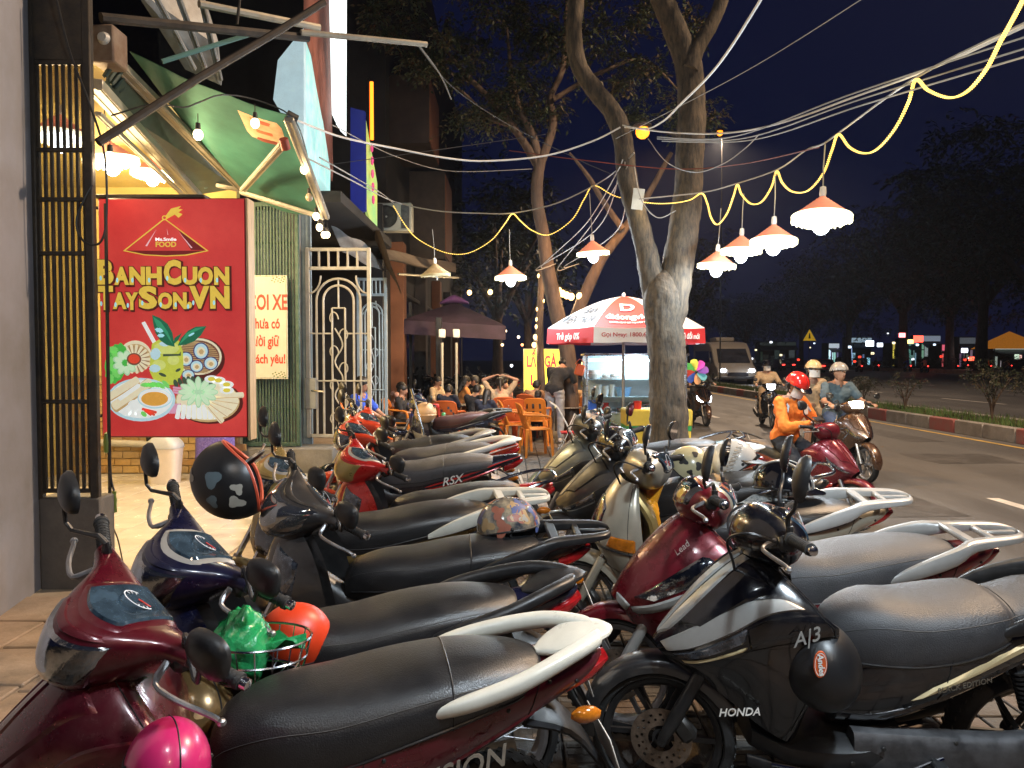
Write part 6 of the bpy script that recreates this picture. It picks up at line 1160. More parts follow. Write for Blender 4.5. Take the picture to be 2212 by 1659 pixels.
def street_lamp(label, base, head, pw, s=1.0):
    b_, h_ = V(base), V(head); o = thing('street_lamp', label, 'street lamp', b_, 0, 'orange street lamps'); d = h_-b_
    MB().tube([(0, 0, 0), (0, 0, d.z*.9), (d.x*.2, d.y*.2, d.z*1.0), (d.x*.95, d.y*.95, d.z+.06*s)], [.032*s**.3, .026*s**.3, .02, .018], 8).obj('pole', BLACK, o)
    MB().ball(d+V((0, 0, .10*s)), (.15*s, .12*s, .05*s), 12).obj('housing', STEEL, o); MB().ball(d, (.11*s, .10*s, .11*s), 14).obj('lamp_glass', SOD, o); lamp('sodium_light', d-V((0, 0, .2*s)), pw, (1, .50, .15) if s == 1 else (1, .72, .48), .12*s, o, 'SPOT')
street_lamp('low orange street lamp glowing between the forks of the grey tree', (2.72, 12.2, 0), at(1388, 285, 12.0), 620)
pq = at(1555, 287, 38.7); street_lamp('tall orange street lamp on the median seen right of the trunk', (10.6, 38.7, .1), pq, 8500, 1.5)
street_lamp('tall orange street lamp added out of view on the median beside the scooters', (10.6, 7.5, .1), (9.0, 7.5, 12.6), 8500, 2.0)  # unseen lamp added to light the near bikes
street_lamp('tall orange street lamp added out of view on the kerb behind the viewer', (2.72, -7.5, 0), (2.2, -6.8, 8.4), 500, 1.5)  # unseen lamp added for warm light on the near sides of the bikes

# ---------------------------------------------------------------- umbrella, cart, boxes, signs
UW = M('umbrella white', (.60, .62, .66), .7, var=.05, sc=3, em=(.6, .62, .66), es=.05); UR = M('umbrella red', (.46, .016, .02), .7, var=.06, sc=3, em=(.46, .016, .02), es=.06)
UX, UY = at(1347, 700, 11).x, 11.0; o = thing('parasol', 'red and white advertising parasol over the food cart', 'umbrella', (UX, UY, 0), R(17.5)); zr, za, rr = 1.945, 2.42, 1.17
def upt(k, q, w=0):
    a = 2*pi*k/8; a2 = 2*pi*(k+1)/8; P0 = V((cos(a), sin(a), 0)); P1 = V((cos(a2), sin(a2), 0)); e = P0.lerp(P1, w); z = za-(za-zr)*q**1.55 - .05*sin(pi*w)*q*(1-q) - .02*sin(pi*w)*q
    return V((e.x*rr*q, e.y*rr*q, z))
UPOL = lambda k: UR if k % 2 else UW
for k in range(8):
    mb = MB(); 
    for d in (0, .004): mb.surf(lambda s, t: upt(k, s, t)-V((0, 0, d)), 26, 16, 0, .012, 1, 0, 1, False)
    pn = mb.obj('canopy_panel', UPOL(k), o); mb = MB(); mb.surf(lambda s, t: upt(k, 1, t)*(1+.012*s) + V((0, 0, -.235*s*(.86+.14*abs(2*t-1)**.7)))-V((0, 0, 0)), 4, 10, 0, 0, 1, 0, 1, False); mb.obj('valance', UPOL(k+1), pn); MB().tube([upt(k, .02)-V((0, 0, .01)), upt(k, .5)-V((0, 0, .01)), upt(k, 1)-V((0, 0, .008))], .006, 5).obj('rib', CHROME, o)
MB().tube([(0, 0, 0), (0, 0, za-.01)], .022, 10).obj('pole', ALU, o); MB().ball((0, 0, za+.02), (.03, .03, .04), 10).obj('finial', WHITEP, o); MB().lathe([(.001, .07), (.05, .06), (.22, .05), (.23, 0), (.001, 0)], 20).obj('base', CON, o)
# lettering on the panels facing the camera
def ptext(k, s, size, q, w, mat, fit=0, vz=None, bold=.02, sh=0, raw=None):
    if vz is None: c = upt(k, q, w); dx = upt(k, q, w+.05)-upt(k, q, w-.05); dy = upt(k, q-.03, w)-upt(k, q+.03, w)
    else: c = upt(k, 1, w)*1.006 + V((0, 0, vz)); dx = upt(k, 1, w+.05)-upt(k, 1, w-.05); dy = V((0, 0, 1))
    m_ = frame(c, dx, dy); m_.translation = c + m_.to_3x3() @ V((0, 0, .034)); t_ = text('lettering', s, size, mat, o, m_, bold, sh, .001)
    if vz is None: t_['wrap'] = [float(k), q, w]
    
    if fit: t_['fit'] = fit
UT = M('dark grey print', (.05, .06, .07), .6); TWH = M('white print', (.75, .75, .75), .6, em=(.7, .7, .7), es=.1); TRD = M('red print', (.42, .03, .04), .6)
kf = 5                                                      # panel that faces the camera
for k_, tx in ((5, 0), (4, 1), (6, 2)):
    if tx == 0: ptext(k_, 'didongviet', .19, .79, .53, TWH, .62, None, .04); ptext(k_, 'CHUYÊN GIAO GIÁ TRỊ VƯỢT TRỘI', .045, .91, .52, TWH, .52, None, .04); ptext(k_, 'Gọi Ngay: 1800.6018', .075, 1, .5, TRD, .70, -.10, .02); ptext(k_, 'D', .34, .55, .53, TWH, .20, None, .03)
    elif tx == 1: ptext(k_, 'BÁN', .27, .60, .5, UT, .22, None, .012); ptext(k_, 'ĐIỆN THOẠI', .27, .83, .5, UT, .60, None, .012); ptext(k_, 'Trả góp 0%', .12, 1, .5, TWH, .44, -.115, .03, .15)
    else: ptext(k_, 'SHOP', .24, .83, .5, UT, .2, None, .01); ptext(k_, 'Thu cũ đổi mới', .10, 1, .5, TWH, .56, -.115, .03, .1)
# cart
a, b = at(1268, 0, 11.45), at(1492, 0, 11.45); cw = b.x-a.x; INOX = M('stainless sheet', (.45, .46, .48), .28, .9, var=.12, sc=4, rv=.1); GLA = M('cart glass', (.6, .75, .8), .05, tr=.0, alpha=.04, var=0); BLUEI = M('cool cart light', (.9, .95, 1), .4, em=(.75, .9, 1.0), es=9)
ct = thing('food_cart', 'glass sided stainless food cart lit by a white tube under the parasol', 'cart', (a.x, 11.45, 0)); hz = lambda v: at(0, v, 11.45).z
MB().bev((cw/2, .32, .42), (cw, .62, .60), .012).obj('lower_cabinet', INOX, ct); MB().bev((cw/2, .32, hz(893)), (cw+.04, .68, .03), .006).obj('counter', INOX, ct)
for x in (.02, cw-.02):
    for y in (.03, .6): MB().bev((x, y, (hz(768)+hz(893))/2), (.035, .035, hz(768)-hz(893)), .004).obj('post', INOX, ct)
MB().bev((cw/2, .32, hz(766)), (cw+.05, .68, .035), .008).obj('roof_panel', INOX, ct); MB().bev((cw/2, .60, (hz(768)+hz(893))/2), (cw-.08, .012, hz(768)-hz(893)), .002).obj('back_panel', M('pale blue panel', (.45, .58, .66), .4, var=.1), ct)
for v in (820, 858): MB().bev((cw/2, .33, hz(v)), (cw-.06, .50, .012), .003).obj('shelf', M('glass shelf', (.35, .55, .62), .1, .2, coat=.6), ct)
MB().bev((cw/2, .015, (hz(775)+hz(868))/2), (cw-.08, .006, hz(775)-hz(868)), .001).obj('front_pane', GLA, ct); MB().tube([(.06, .12, hz(778)), (cw-.06, .12, hz(778))], .018, 10).obj('light_tube', BLUEI, ct)
lamp('tube_light', (cw/2, .25, hz(786)), 20, (.72, .88, 1), .1, ct); lamp('tube_spill', (cw/2, -.10, hz(780)), 30, (.72, .88, 1), .1, ct)
for sx in (.2, cw-.2): MB().lathe([(.02, -.02), (.19, -.02), (.20, 0), (.19, .02), (.02, .02)], 22, 0, MX.Translation((sx, -.02, .2)) @ YR).obj('wheel', RUBBER, ct)
CUPM = M('clear plastic cups', (.55, .66, .70), .2, coat=.5, var=.2); BOWLB = M('blue basket', (.02, .22, .60), .4, mix=(.25, .50, .75), sc=45)
def on(label, name, cat, x, v, mb_, mat, y=.2, group=None): return solid(name, label, cat, mb_, mat, group, mtx=MX.Translation((a.x+x, 11.45+y, hz(v)+.006)))
cup = lambda r, h, n=5: MB().lathe([(r*.72, 0), (r, h), (r*1.06, h), (r*.99, h-.003)] , 16).lathe([(r*.7, .0), (.001, .001)], 16)
for i, x in enumerate((.10, .22, .33, .43)): on('stack of clear cups on the lower cart shelf, %s from the left' % ('first', 'second', 'third', 'fourth')[i], 'cup_stack', 'cups', x, 858, MB().lathe([(.001, 0), (.035, 0), (.045, .14+.02*(i % 2)), (.05, .16+.02*(i % 2)), (.035, .16), (.001, .15)], 16).lathe([(.047, .13), (.050, .135), (.047, .14)], 16).lathe([(.045, .11), (.049, .115), (.045, .12)], 16), CUPM, .2, 'stacked clear cups in the cart')
on('blue woven basket on the lower cart shelf', 'basket', 'basket', .60, 858, MB().lathe([(.001, 0), (.09, 0), (.125, .13), (.13, .14), (.12, .13), (.08, .01)], 24).lathe([(.105, .06), (.11, .065), (.108, .07)], 24), BOWLB)
on('white bowl stack on the upper cart shelf', 'bowl_stack', 'bowls', .13, 820, MB().lathe([(.001, 0), (.05, 0), (.10, .07), (.105, .075), (.10, .10), (.106, .105), (.10, .13), (.106, .135), (.09, .12), (.001, .06)], 24), WHITEP); on('tray of folded pastry on the upper cart shelf', 'pastry_tray', 'tray', .42, 820, MB().bev((0, 0, .012), (.34, .22, .02), .006).ball((-.09, 0, .05), (.07, .08, .04), 10).ball((.05, .02, .055), (.08, .09, .045), 10), M('pastry', (.55, .58, .56), .6, var=.3, sc=18))
on('steel pan with long handle on the cart counter', 'pan', 'pan', .62, 893, MB().lathe([(.001, .012), (.10, .012), (.14, .07), (.148, .075), (.15, .07), (.105, 0), (.001, 0)], 26).tube([(.14, 0, .07), (.34, -.04, .14)], .010, 8), CHROME, .05); on('blue tub at the left end of the cart counter', 'tub', 'tub', .12, 893, MB().bev((0, 0, .085), (.13, .14, .17), .02).bev((0, 0, .178), (.14, .15, .016), .006), M('blue tub', (.02, .10, .45), .4))
on('red lidded box beside the blue tub', 'food_box', 'box', .30, 893, MB().bev((0, 0, .06), (.16, .14, .12), .015).bev((0, 0, .128), (.17, .15, .02), .006), M('red tub', (.45, .03, .03), .4), .3)
on('orange plastic basket hooked to the left post of the cart', 'hook_basket', 'basket', -.09, 800, MB().bev((0, 0, 0), (.14, .12, .17), .02, 0, None, MX.Rotation(.3, 3, 'Y')).tube([(-.07, 0, .09), (0, 0, .17), (.07, 0, .11)], .006, 5), M('orange red plastic', (.65, .12, .03), .45), .0)
YB = M('yellow foam box', (.62, .47, .06), .6, var=.08, bump=.15, bsc=60); GB = M('green band', (.03, .30, .09), .55)
p0, p1 = at(1353, 948, 10.2), at(1492, 882, 10.2); o = thing('foam_box', 'yellow foam ice box with a green band behind the grey tree', 'box', ((p0.x+p1.x)/2, 10.4, 0)); w_ = p1.x-p0.x
MB().bev((0, 0, p0.z/2+.10), (w_, .5, p0.z+.22), .02).obj('box_body', YB, o); MB().bev((0, 0, (p0.z+p1.z)/2-.06), (w_+.01, .51, .085), .01).obj('band', GB, o); MB().bev((0, 0, p1.z-.13), (w_+.03, .53, .23), .02).obj('lid', YB, o)
solid('cup', 'red plastic cup standing on the yellow ice box', 'cup', MB().lathe([(.001, 0), (.048, 0), (.056, .10), (.06, .105), (.05, .10), (.001, .01)], 20), M('red cup', (.55, .02, .03), .4), mtx=MX.Translation((at(1377, 890, 10.3).x, 10.3, p1.z-.013)))
o = thing('pinwheel', 'rainbow petal pinwheel beside the tree trunk', 'pinwheel', at(1503, 803, 12)); 
for k, c in enumerate([(.75, .62, .05), (.55, .05, .40), (.20, .06, .35), (.10, .35, .38), (.75, .35, .15), (.06, .12, .45), (.65, .06, .03), (.10, .40, .06)]):
    a_ = pi/2+.2 - 2*pi*k/8; m_ = MX.Rotation(-a_, 4, 'Y'); mb = MB(); mb.add([m_ @ V(q) for q in ((.01, 0, 0), (.06, -.015, -.035), (.14, -.03, -.062), (.19, -.02, -.045), (.205, 0, 0), (.19, .012, .045), (.14, .02, .06), (.06, .01, .03))], [tuple(range(8))]); mb.obj('petal', M('petal %d' % k, c, .5, var=.05, em=c, es=.12), o)
MB().ball((0, -.03, 0), .028, 10).obj('hub', BLACK, o); MB().tube([(0, 0, 0), (-.02, .03, -.9)], .008, 6).obj('stick', BLACK, o)
yp = at(1170, 802, 15.8); o = thing('light_box_sign', 'glowing yellow light box sign reading LẨU GÀ beside the slender tree', 'sign', (yp.x, 15.8, 0)); YS = M('yellow light panel', (.75, .62, .08), .5, em=(.85, .70, .06), es=.85, var=.06, sc=2); kk2 = 15.8/1640
MB().bev((0, .06, yp.z), (80*kk2, .12, 98*kk2), .01).obj('casing', ALU, o); MB().bev((0, -.004, yp.z), (80*kk2-.03, .01, 98*kk2-.03), .002).obj('face', YS, o); RS = M('sign red letters', (.6, .02, .05), .5, em=(.6, .02, .06), es=.5)
for s_, zz, h_, wd in (('LẨU GÀ', 20*kk2, 24*kk2, 64*kk2), ('LÁ É', -20*kk2, 22*kk2, 48*kk2)): t_ = text('lettering', s_, h_/.72, RS, o, frame((0, -.012, yp.z+zz), (1, 0, 0), (0, 0, 1)), .03); t_['fit'] = wd
for sx in (-.3, .3): MB().bev((sx, .06, (yp.z-.47)/2), (.04, .04, yp.z-.47), .004).obj('leg', STEEL, o)
lamp('sign_glow', (0, -.35, yp.z), 7, (1, .85, .25), .3, o)
o = solid('thin_trunk', 'thin bare trunk wound with bulbs in front of the yellow sign', 'tree', MB().tube(spline([at(1172, 960, 15), at(1170, 850, 15), at(1166, 720, 15), at(1170, 585, 15)], 20), [.10-.002*k for k in range(21)], 10), BARK2)
# pole with papers, power box on tree etc.
solid('paper_notice', 'pale notice sheet nailed to the left fork of the grey tree', 'notice', MB().bev((0, 0, 0), (.13, .01, .24), .002), M('paper', (.55, .55, .50), .8), mtx=MX.Translation(at(1378, 430, 8.78)) @ MX.Rotation(.12, 4, 'Y'))
hm = bpy.data.materials.new('night haze'); hm.use_nodes = True; nt = hm.node_tree; nt.nodes.remove(nt.nodes['Principled BSDF']); pv = nt.nodes.new('ShaderNodeVolumePrincipled'); pv.inputs['Color'].default_value = (.78, .86, 1.0, 1); pv.inputs['Density'].default_value = .0004; pv.inputs['Anisotropy'].default_value = .7; nt.links.new(pv.outputs[0], nt.nodes['Material Output'].inputs['Volume'])
tag(MB().box((140, 195, 18.5), (540, 450, 39.5)).obj('glare_haze', hm, None, flat=True), kind='stuff')  # thin air volume added to give the lamps halos like lens glare
# ---------------------------------------------------------------- people
TEE_B = cloth('black', (.014, .014, .016)); JEAN = cloth('light jeans', (.30, .31, .33)); PANT = cloth('dark trousers', (.02, .02, .024)); NVY = cloth('navy', (.014, .018, .035)); CRMC = cloth('cream', (.50, .38, .24)); PNKC = cloth('dusty pink', (.46, .25, .19)); ORC = cloth('orange shirt', (.50, .20, .05)); JKT = cloth('bright orange', (.85, .20, .02)); WHM = cloth('white mask', (.70, .66, .62)); BEI = cloth('beige', (.42, .31, .19)); SLT = cloth('slate blue', (.07, .11, .14)); ROY = cloth('royal blue', (.02, .07, .45)); SHB = M('black shoe', (.02, .02, .02), .5); SHW = M('pale sneaker', (.35, .32, .30), .6)
def seat_at(u, v, Y, headz=1.16, sc=1):                       # ground point of a sitter whose head shows at (u,v)
    p = at(u, v, Y); return (p.x, Y, 0)
diners = 'diners at the low tables'
def sitter(label, u, v, Y, head, top, hair='short', J=None, female=False, sleeve=.8, legs=PANT, short=False, sc=None, look=None, off=0.0, chair=CHR):
    p = at(u, v, Y); s_ = sc or p.z/1.17; r_, _, _ = person(label, (p.x, Y, 0), head, J or SIT, top, legs, hair=hair, female=female, sleeve=sleeve, short=short, vox=.017, sc=s_, group=diners, shoes=SHB, look=look)
    return r_
TABLE = pose(SIT, chest=(.08, 0, .85), neck=(.13, 0, 1.01), head=(.18, 0, 1.13), elb=(.24, .25, .70), wri=(.44, .12, .70))
sitter('man in navy shirt seated with his back to the camera', 965, 838, 14.2, 80, NVY, J=TABLE)
sitter('woman in orange top seated beside the man in navy', 1000, 822, 15.2, 20, ORC, 'long', female=True); sitter('person in cream shirt seated left of the black canopy pole', 940, 822, 15.8, -30, CRMC, 'tail', female=True)
sitter('long faced man in cream shirt seated behind the table', 1042, 818, 15.6, 175, CRMC, J=TABLE); sitter('young man in dark top leaning over the table', 1022, 838, 13.8, 60, TEE_B, J=TABLE)
sitter('girl with black hair and white clip in navy top', 1046, 848, 12.8, 70, NVY, 'long', female=True, J=TABLE)
UP = pose(SIT, elbL=(.0, .34, 1.22), elbR=(.0, -.34, 1.22), wriL=(-.02, .12, 1.30), wriR=(-.02, -.12, 1.30)); sitter('person in beige top tying hair with both arms raised', 1080, 826, 13.9, 95, BEI, 'tail', J=UP, female=True)
sitter('woman in pink top with dark bag strap looking at the camera side', 1097, 818, 14.6, 200, PNKC, 'bun', female=True, look=(-.6, -.8, 0)); sitter('person in dark top seated left near the gate', 862, 840, 13.0, -10, TEE_B, 'bun', female=True); sitter('person in black seated far left behind the gate edge', 850, 832, 14.4, 20, PNKC, J=TABLE)
sitter('man in black shirt seated with his back turned beside the standing man', 1160, 850, 13.6, 80, TEE_B, J=TABLE); sitter('diner leaning forward in brown top below the yellow sign', 1152, 828, 14.8, 60, cloth('brown', (.30, .16, .08)), J=TABLE); sitter('man in beige shirt seated behind the food cart', 1268, 828, 14.6, 100, BEI, J=TABLE)
BEND = dict(pelvis=(-.08, 0, .92), chest=(.12, 0, 1.20), neck=(.26, 0, 1.33), head=(.37, 0, 1.40), sho=(.16, .19, 1.27), elb=(.30, .24, 1.02), wri=(.44, .18, .82), hip=(-.06, .095, .90), kne=(-.02, .10, .48), ank=(-.04, .11, .09), hd=(.9, 0, -.6))
p = gnd(1201, 957); person('standing man in black tee and pale jeans bending over a table', (p.x, p.y, 0), 62, BEND, TEE_B, JEAN, shoes=SHW, sleeve=.75, vox=.015, look=(.7, -.2, -.5), sc=1.03)
ARM = pose(SIT, elbR=(.26, -.25, .80), wriR=(.50, -.18, .66), elbL=(.22, .25, .74), wriL=(.44, .16, .62), kneL=(.46, .16, .56)); q = at(772, 862, 10.9); person('person in royal blue tee reaching out an arm beside the gate', (q.x, 10.9, 0), -12, ARM, ROY, PANT, sleeve=.7, short=True, vox=.012, hair='short', shoes=SHB, group=diners)
# chairs and tables
c0 = chair_proto(CHO, holes=False); c1_ = chair_proto(CHR); used = {}
def chair(label, x, y, rz, proto=None, group='plastic chairs around the tables', sc=1):
    proto = proto or c0; o = proto if proto.name not in used else copy_tree(proto); used[proto.name] = 1; o.location = (x, y, 0); o.rotation_euler = (0, 0, R(rz)); o.scale = (sc,)*3; tag(o, label, 'chair', group)
p = gnd(1158, 985); chair('empty orange armchair nearest the camera on the pavers', p.x, p.y, 12); chair('orange armchair just behind the nearest empty one', p.x-.30, p.y+.75, 8)
chair('red brown chair back with round holes below the man in navy', at(968, 0, 12.6).x, 12.6, 80, c1_); chair('orange chair behind the woman in navy top', at(1098, 0, 13.2).x, 13.2, 110, c1_); chair('orange chair under the person tying hair', at(1085, 0, 14.1).x, 13.75, 95, c1_)
chair('orange chair under the man in black shirt', at(1160, 0, 13.4).x, 13.4, 80); chair('red brown chair under the diner in brown', at(1150, 0, 14.7).x, 14.7, 60, c1_); chair('orange chair under the person beside the gate', at(862, 0, 13).x, 13.0, -10); chair('red brown chair under the woman in pink', at(1100, 0, 14.8).x, 14.8, 200, c1_); chair('orange chair behind the food cart', at(1268, 0, 14.6).x, 14.5, 100)
table('low steel table among the diners at the left', (at(985, 0, 14.9).x, 14.9, 0), .1); table('low steel table in front of the bending man', (at(1215, 0, 14).x, 14.1, 0), .2); table('low steel table with cans beside the blue motorbike', (at(925, 0, 11.6).x, 11.6, 0), .1, .7, .6, .58); table('low steel table behind the girl in navy', (at(1060, 0, 14.6).x, 14.7, 0))
tx = at(925, 0, 11.6).x
solid('drink_can', 'green drink can on the low steel table', 'can', MB().lathe([(.001, 0), (.028, 0), (.033, .01), (.033, .105), (.027, .115), (.001, .112)], 16), M('green can', (.03, .28, .08), .3, .5, mix=(.4, .45, .4), sc=14), mtx=MX.Translation((tx+.22, 11.5, .589))); solid('steel_pot', 'steel pot stack with red handle on the low table', 'pot', MB().lathe([(.001, 0), (.08, 0), (.08, .07), (.085, .075), (.08, .08), (.08, .15), (.07, .16), (.001, .17)], 20), CHROME, mtx=MX.Translation((tx+.02, 11.6, .589)))
solid('stove_frame', 'red gas stove frame on the low table', 'stove', MB().bev((0, 0, .20), (.16, .10, .06), .01).tube([(-.08, 0, .0), (-.08, 0, .2)], .01, 6).tube([(.08, 0, 0), (.08, 0, .2)], .01, 6), M('red enamel', (.5, .03, .03), .35), mtx=MX.Translation((tx+.04, 11.8, .589)))
solid('round_helmet', 'pale tan helmet resting on the blue motorbike behind the gate', 'helmet', MB().ball((0, 0, 0), (.15, .14, .14), 20).lathe([(.145, -.02), (.152, -.03), (.145, -.045)], 24), M('tan shell', (.55, .34, .18), .45, coat=.3), mtx=MX.Translation(at(919, 891, 10.2)))
pipe('silver tripod tube leaning beside the arm', [at(888, 840, 9.4), at(912, 925, 9.3), at(914, 940, 9.3)], .016, CHROME, 'tripod', 'tripod')
o = thing('stroller', 'red and white folding baby stroller frame by the table', 'stroller', (at(1232, 0, 12.4).x, 12.4, 0)); 
for a_, b_ in (((-.18, 0, .72), (.2, 0, 0)), ((.12, 0, .6), (-.16, 0, 0)), ((-.18, .3, .72), (.2, .3, 0)), ((.12, .3, .6), (-.16, .3, 0))): MB().tube([a_, b_], .011, 6).obj('tube', WHITEP, o)
MB().bev((0, .15, .30), (.26, .28, .03), .01).obj('seat', M('red cloth', (.5, .03, .04), .8), o); MB().tube([(-.18, 0, .72), (-.30, 0, .80), (-.30, .3, .80), (-.18, .3, .72)], .012, 6).obj('handle', WHITEP, o)

# ---------------------------------------------------------------- traffic
HEADL = M('lit headlight', (1, .9, .75), .3, em=(1, .86, .62), es=14); HEADW = M('lit white headlight', (1, 1, 1), .3, em=(.85, .92, 1), es=12); TAILR = M('lit tail lamp', (1, .05, .03), .4, em=(1, .04, .03), es=4)
RIDE = dict(pelvis=(-.22, 0, .84), chest=(-.16, 0, 1.16), neck=(-.13, 0, 1.33), head=(-.10, 0, 1.46), sho=(-.15, .18, 1.265), elb=(.0, .28, 1.05), wri=(.20, .30, 1.03), hip=(-.18, .10, .83), kne=(.18, .17, .66), ank=(.12, .16, .32), hd=(1, 0, -.05), hup=(0, 0, 1))
# waiting rider in orange
OX, OY, OH = 2.97, 7.75, -58
moto('scooter', 'wine red scooter with twin clear headlamps under the rider in orange', dict(type='sc', apron='ab', c1=WINE, c2=WINE, c3=BLACK, c4=WINE, c5=WINE, lens=LENS, trim=WINE, fender=WINE, cowl=WINE, rail='tube', railm=BLACK, low=WINE, seams=(), ms=(.065, .05), mh=(.19, .33, 1.24)), OX, OY, OH, 5, .95, 2, ZR, cat='scooter')
PH = pose(RIDE, wriL=(.13, .07, 1.07), wriR=(.13, -.07, 1.05), elbL=(-.02, .27, 1.0), elbR=(-.02, -.27, 1.0), hd=(.85, -.1, -.55), head=(-.06, 0, 1.44), hdirL=(.5, -.8, .3), hdirR=(.5, .8, .3), kneL=(.16, .24, .60), ankL=(.10, .30, .10), kneR=(.16, -.24, .60), ankR=(.10, -.30, .10))
r_, HM, hc = person('person in bright orange jacket and red helmet looking at a phone', (OX, OY, ZR), OH, PH, JKT, PANT, sleeve=1.97, vox=.012, hands=(.8, .8), mask=WHM, hair='short', short=True, shoes=SHB, sc=.96)
h_ = helmet('', (0, 0, 0), M('glossy red shell', (.62, .02, .012), .15, coat=1, var=.05), 0, (0, 0), 1.06, 'half', GLOSSB, parent=r_); h_.matrix_local = MX.Translation(hc + V((-.008, 0, .018))) @ HM.to_4x4() @ MX.Diagonal((1.04, 1.04, 1.04, 1))
MB().bev((.20, 0, 1.10), (.075, .14, .010), .004, 0, None, MX.Rotation(.5, 3, 'Y')).obj('phone', BLACK, r_)
fw = MX.Rotation(0, 3, 'Z'); bd_ = M('white jacket print', (.75, .70, .62), .7)
MB().bev((.0, .055, 1.17), (.012, .075, .085), .02).obj('chest_badge', bd_, r_); MB().tube([(-.02, .06, 1.215), (.0, .085, 1.235), (.0, .055, 1.245), (-.02, .03, 1.22)], .006, 5).obj('badge_loop', bd_, r_)
for sy in (-1, 1): MB().tube([(-.16, sy*.10, 1.29), (-.06, sy*.15, 1.22), (-.04, sy*.19, 1.16)], .012, 6).obj('reflective_strip', M('grey reflective', (.45, .45, .45), .4), r_)
# couple
CX_, CY_ = at(1862, 0, 10.3).x, 10.7
cs = moto('scooter', 'brown scooter with bright headlight carrying the couple', dict(type='sc', apron='ab', c1=BROWNP, c2=BROWNP, c4=BROWNP, c5=BROWNP, lens=LENS, cowl=BROWNP, cowllamp=1, hl=(.30, .70, -30, 40), trim=CHROME, fender=BROWNP, rail='tube', low=BROWNP, seams=(), ms=(.05, .045)), CX_, CY_, -84, 0, 1.0, 0, ZR, cat='scooter')
LH = cs.children[[c.name.split('.')[0] for c in cs.children].index('headlight')]; LH.data.materials[0] = HEADL
person('man in slate tee and grey helmet driving the brown scooter', (CX_, CY_, ZR), -84, RIDE, SLT, cloth('blue shorts', (.03, .06, .14)), sleeve=.7, short=True, vox=.014, shoes=SHB, hair=None, look=(1, .25, 0)); pr = bpy.data.objects['person'] if 0 else COL.objects[-1]
def wear(root, J, col, peak=None, band=None, sc=1.04, style='half', lk=(1, 0, 0)):
    hd = V(lk).normalized(); side = V((-hd.y, hd.x, 0)).normalized(); up = hd.cross(side)*-1; up = up if up.z > 0 else -up; H = MX((hd, side, up)).transposed()
    h = helmet('', (0, 0, 0), col, 0, (0, 0), 1, style, peak, band=band, parent=root); h.matrix_local = MX.Translation(V(J['head']) + V((-.008, 0, .016))) @ H.to_4x4() @ MX.Diagonal((sc, sc, sc, 1))
def rootof(o):
    while o.parent: o = o.parent
    return o
def last_person(): return [o for o in COL.objects if o.type == 'EMPTY' and o.name.startswith('person') and o.parent is None][-1]
PGREY = M('grey helmet shell', (.32, .31, .29), .3, coat=.5); PCRM = M('cream helmet shell', (.62, .46, .24), .3, coat=.5)
J2 = {k: (v if k in ('hd', 'hup') else (v[0]-.40, v[1], v[2]+.03)) for k, v in RIDE.items()}; J2['wri'] = (-.34, .16, 1.0); J2['kne'] = (-.14, .26, .64); J2['ank'] = (-.20, .24, .30); J2['elb'] = (-.50, .28, 1.0)
def persons(label, X_, Y_, head, J, top, legs, shell, peak=None, band=None, z=ZR, sc=1, **k):
    r, HM, hc = person(label, (X_, Y_, z), head, J, top, legs, hair=k.pop('hair', None), sc=sc, **k)
    h = helmet('', (0, 0, 0), shell, 0, (0, 0), 1, 'half', peak, band=band, parent=r); h.matrix_local = MX.Translation(hc + V((-.008, 0, .016))) @ HM.to_4x4() @ MX.Diagonal((1.04, 1.04, 1.04, 1)); return r
r0 = last_person(); hd0 = V((1, .25, 0)).normalized(); sd0 = V((-hd0.y, hd0.x, 0)); h = helmet('', (0, 0, 0), PGREY, 0, (0, 0), 1, 'half', BLACK, parent=r0); h.matrix_local = MX.Translation(V(RIDE['head']) + V((-.008, 0, .016))) @ MX((hd0, sd0, V((0, 0, 1)))).transposed().to_4x4() @ MX.Diagonal((1.04, 1.04, 1.04, 1))
persons('passenger in beige top with white face mask behind the driver', CX_-.16, CY_+.02, -84, J2, BEI, cloth('khaki', (.26, .19, .12)), PCRM, BLACK, sleeve=.9, female=True, vox=.014, mask=WHM, short=True, shoes=SHB, hair='long')
lamp('headlight_glow', at(1850, 868, 9.6), 22, (1, .85, .6), .08)
# rider further back, rider behind the trunk
p = (at(1668, 0, 18.5).x, 18.5); sp2 = dict(c1=BKP, c2=BKP, lens=LENS, trim=BKP, rail='tube', railm=BLACK, seams=(), ms=(.05, .045)); m2 = moto('scooter', 'black motorbike with lit headlight ridden by the person in cream', sp2, p[0], p[1], -97, 0, 1, 0, ZR)
[c for c in m2.children if c.name.startswith('headlight')][0].data.materials[0] = HEADW; m2['category'] = 'motorbike'
persons('rider in cream top, black helmet and white mask further back', p[0], p[1], -97, RIDE, BEI, cloth('tan trousers', (.34, .24, .15)), GLOSSB, GLOSSB, sleeve=1.7, vox=.018, mask=WHM, shoes=SHB); lamp('headlight_glow', (p[0]+.1, p[1]-1.0, .85), 5, (.9, .95, 1), .08)
p = (at(1518, 0, 19).x, 19.0); m3 = moto('scooter', 'dark scooter with white V shaped lamps behind the pinwheel', dict(type='sc', apron='ab', c1=BROWNP, c2=BKP, c4=BKP, c5=BKP, lens=HEADW, strip=HEADW, cowl=BKP, rail='tube', railm=BLACK, seams=()), p[0], p[1], -88, 0, 1, 0, ZR, cat='scooter')
persons('dim rider on the dark scooter behind the pinwheel', p[0], p[1], -88, RIDE, TEE_B, PANT, GLOSSB, None, sleeve=1.7, vox=.02, shoes=SHB)
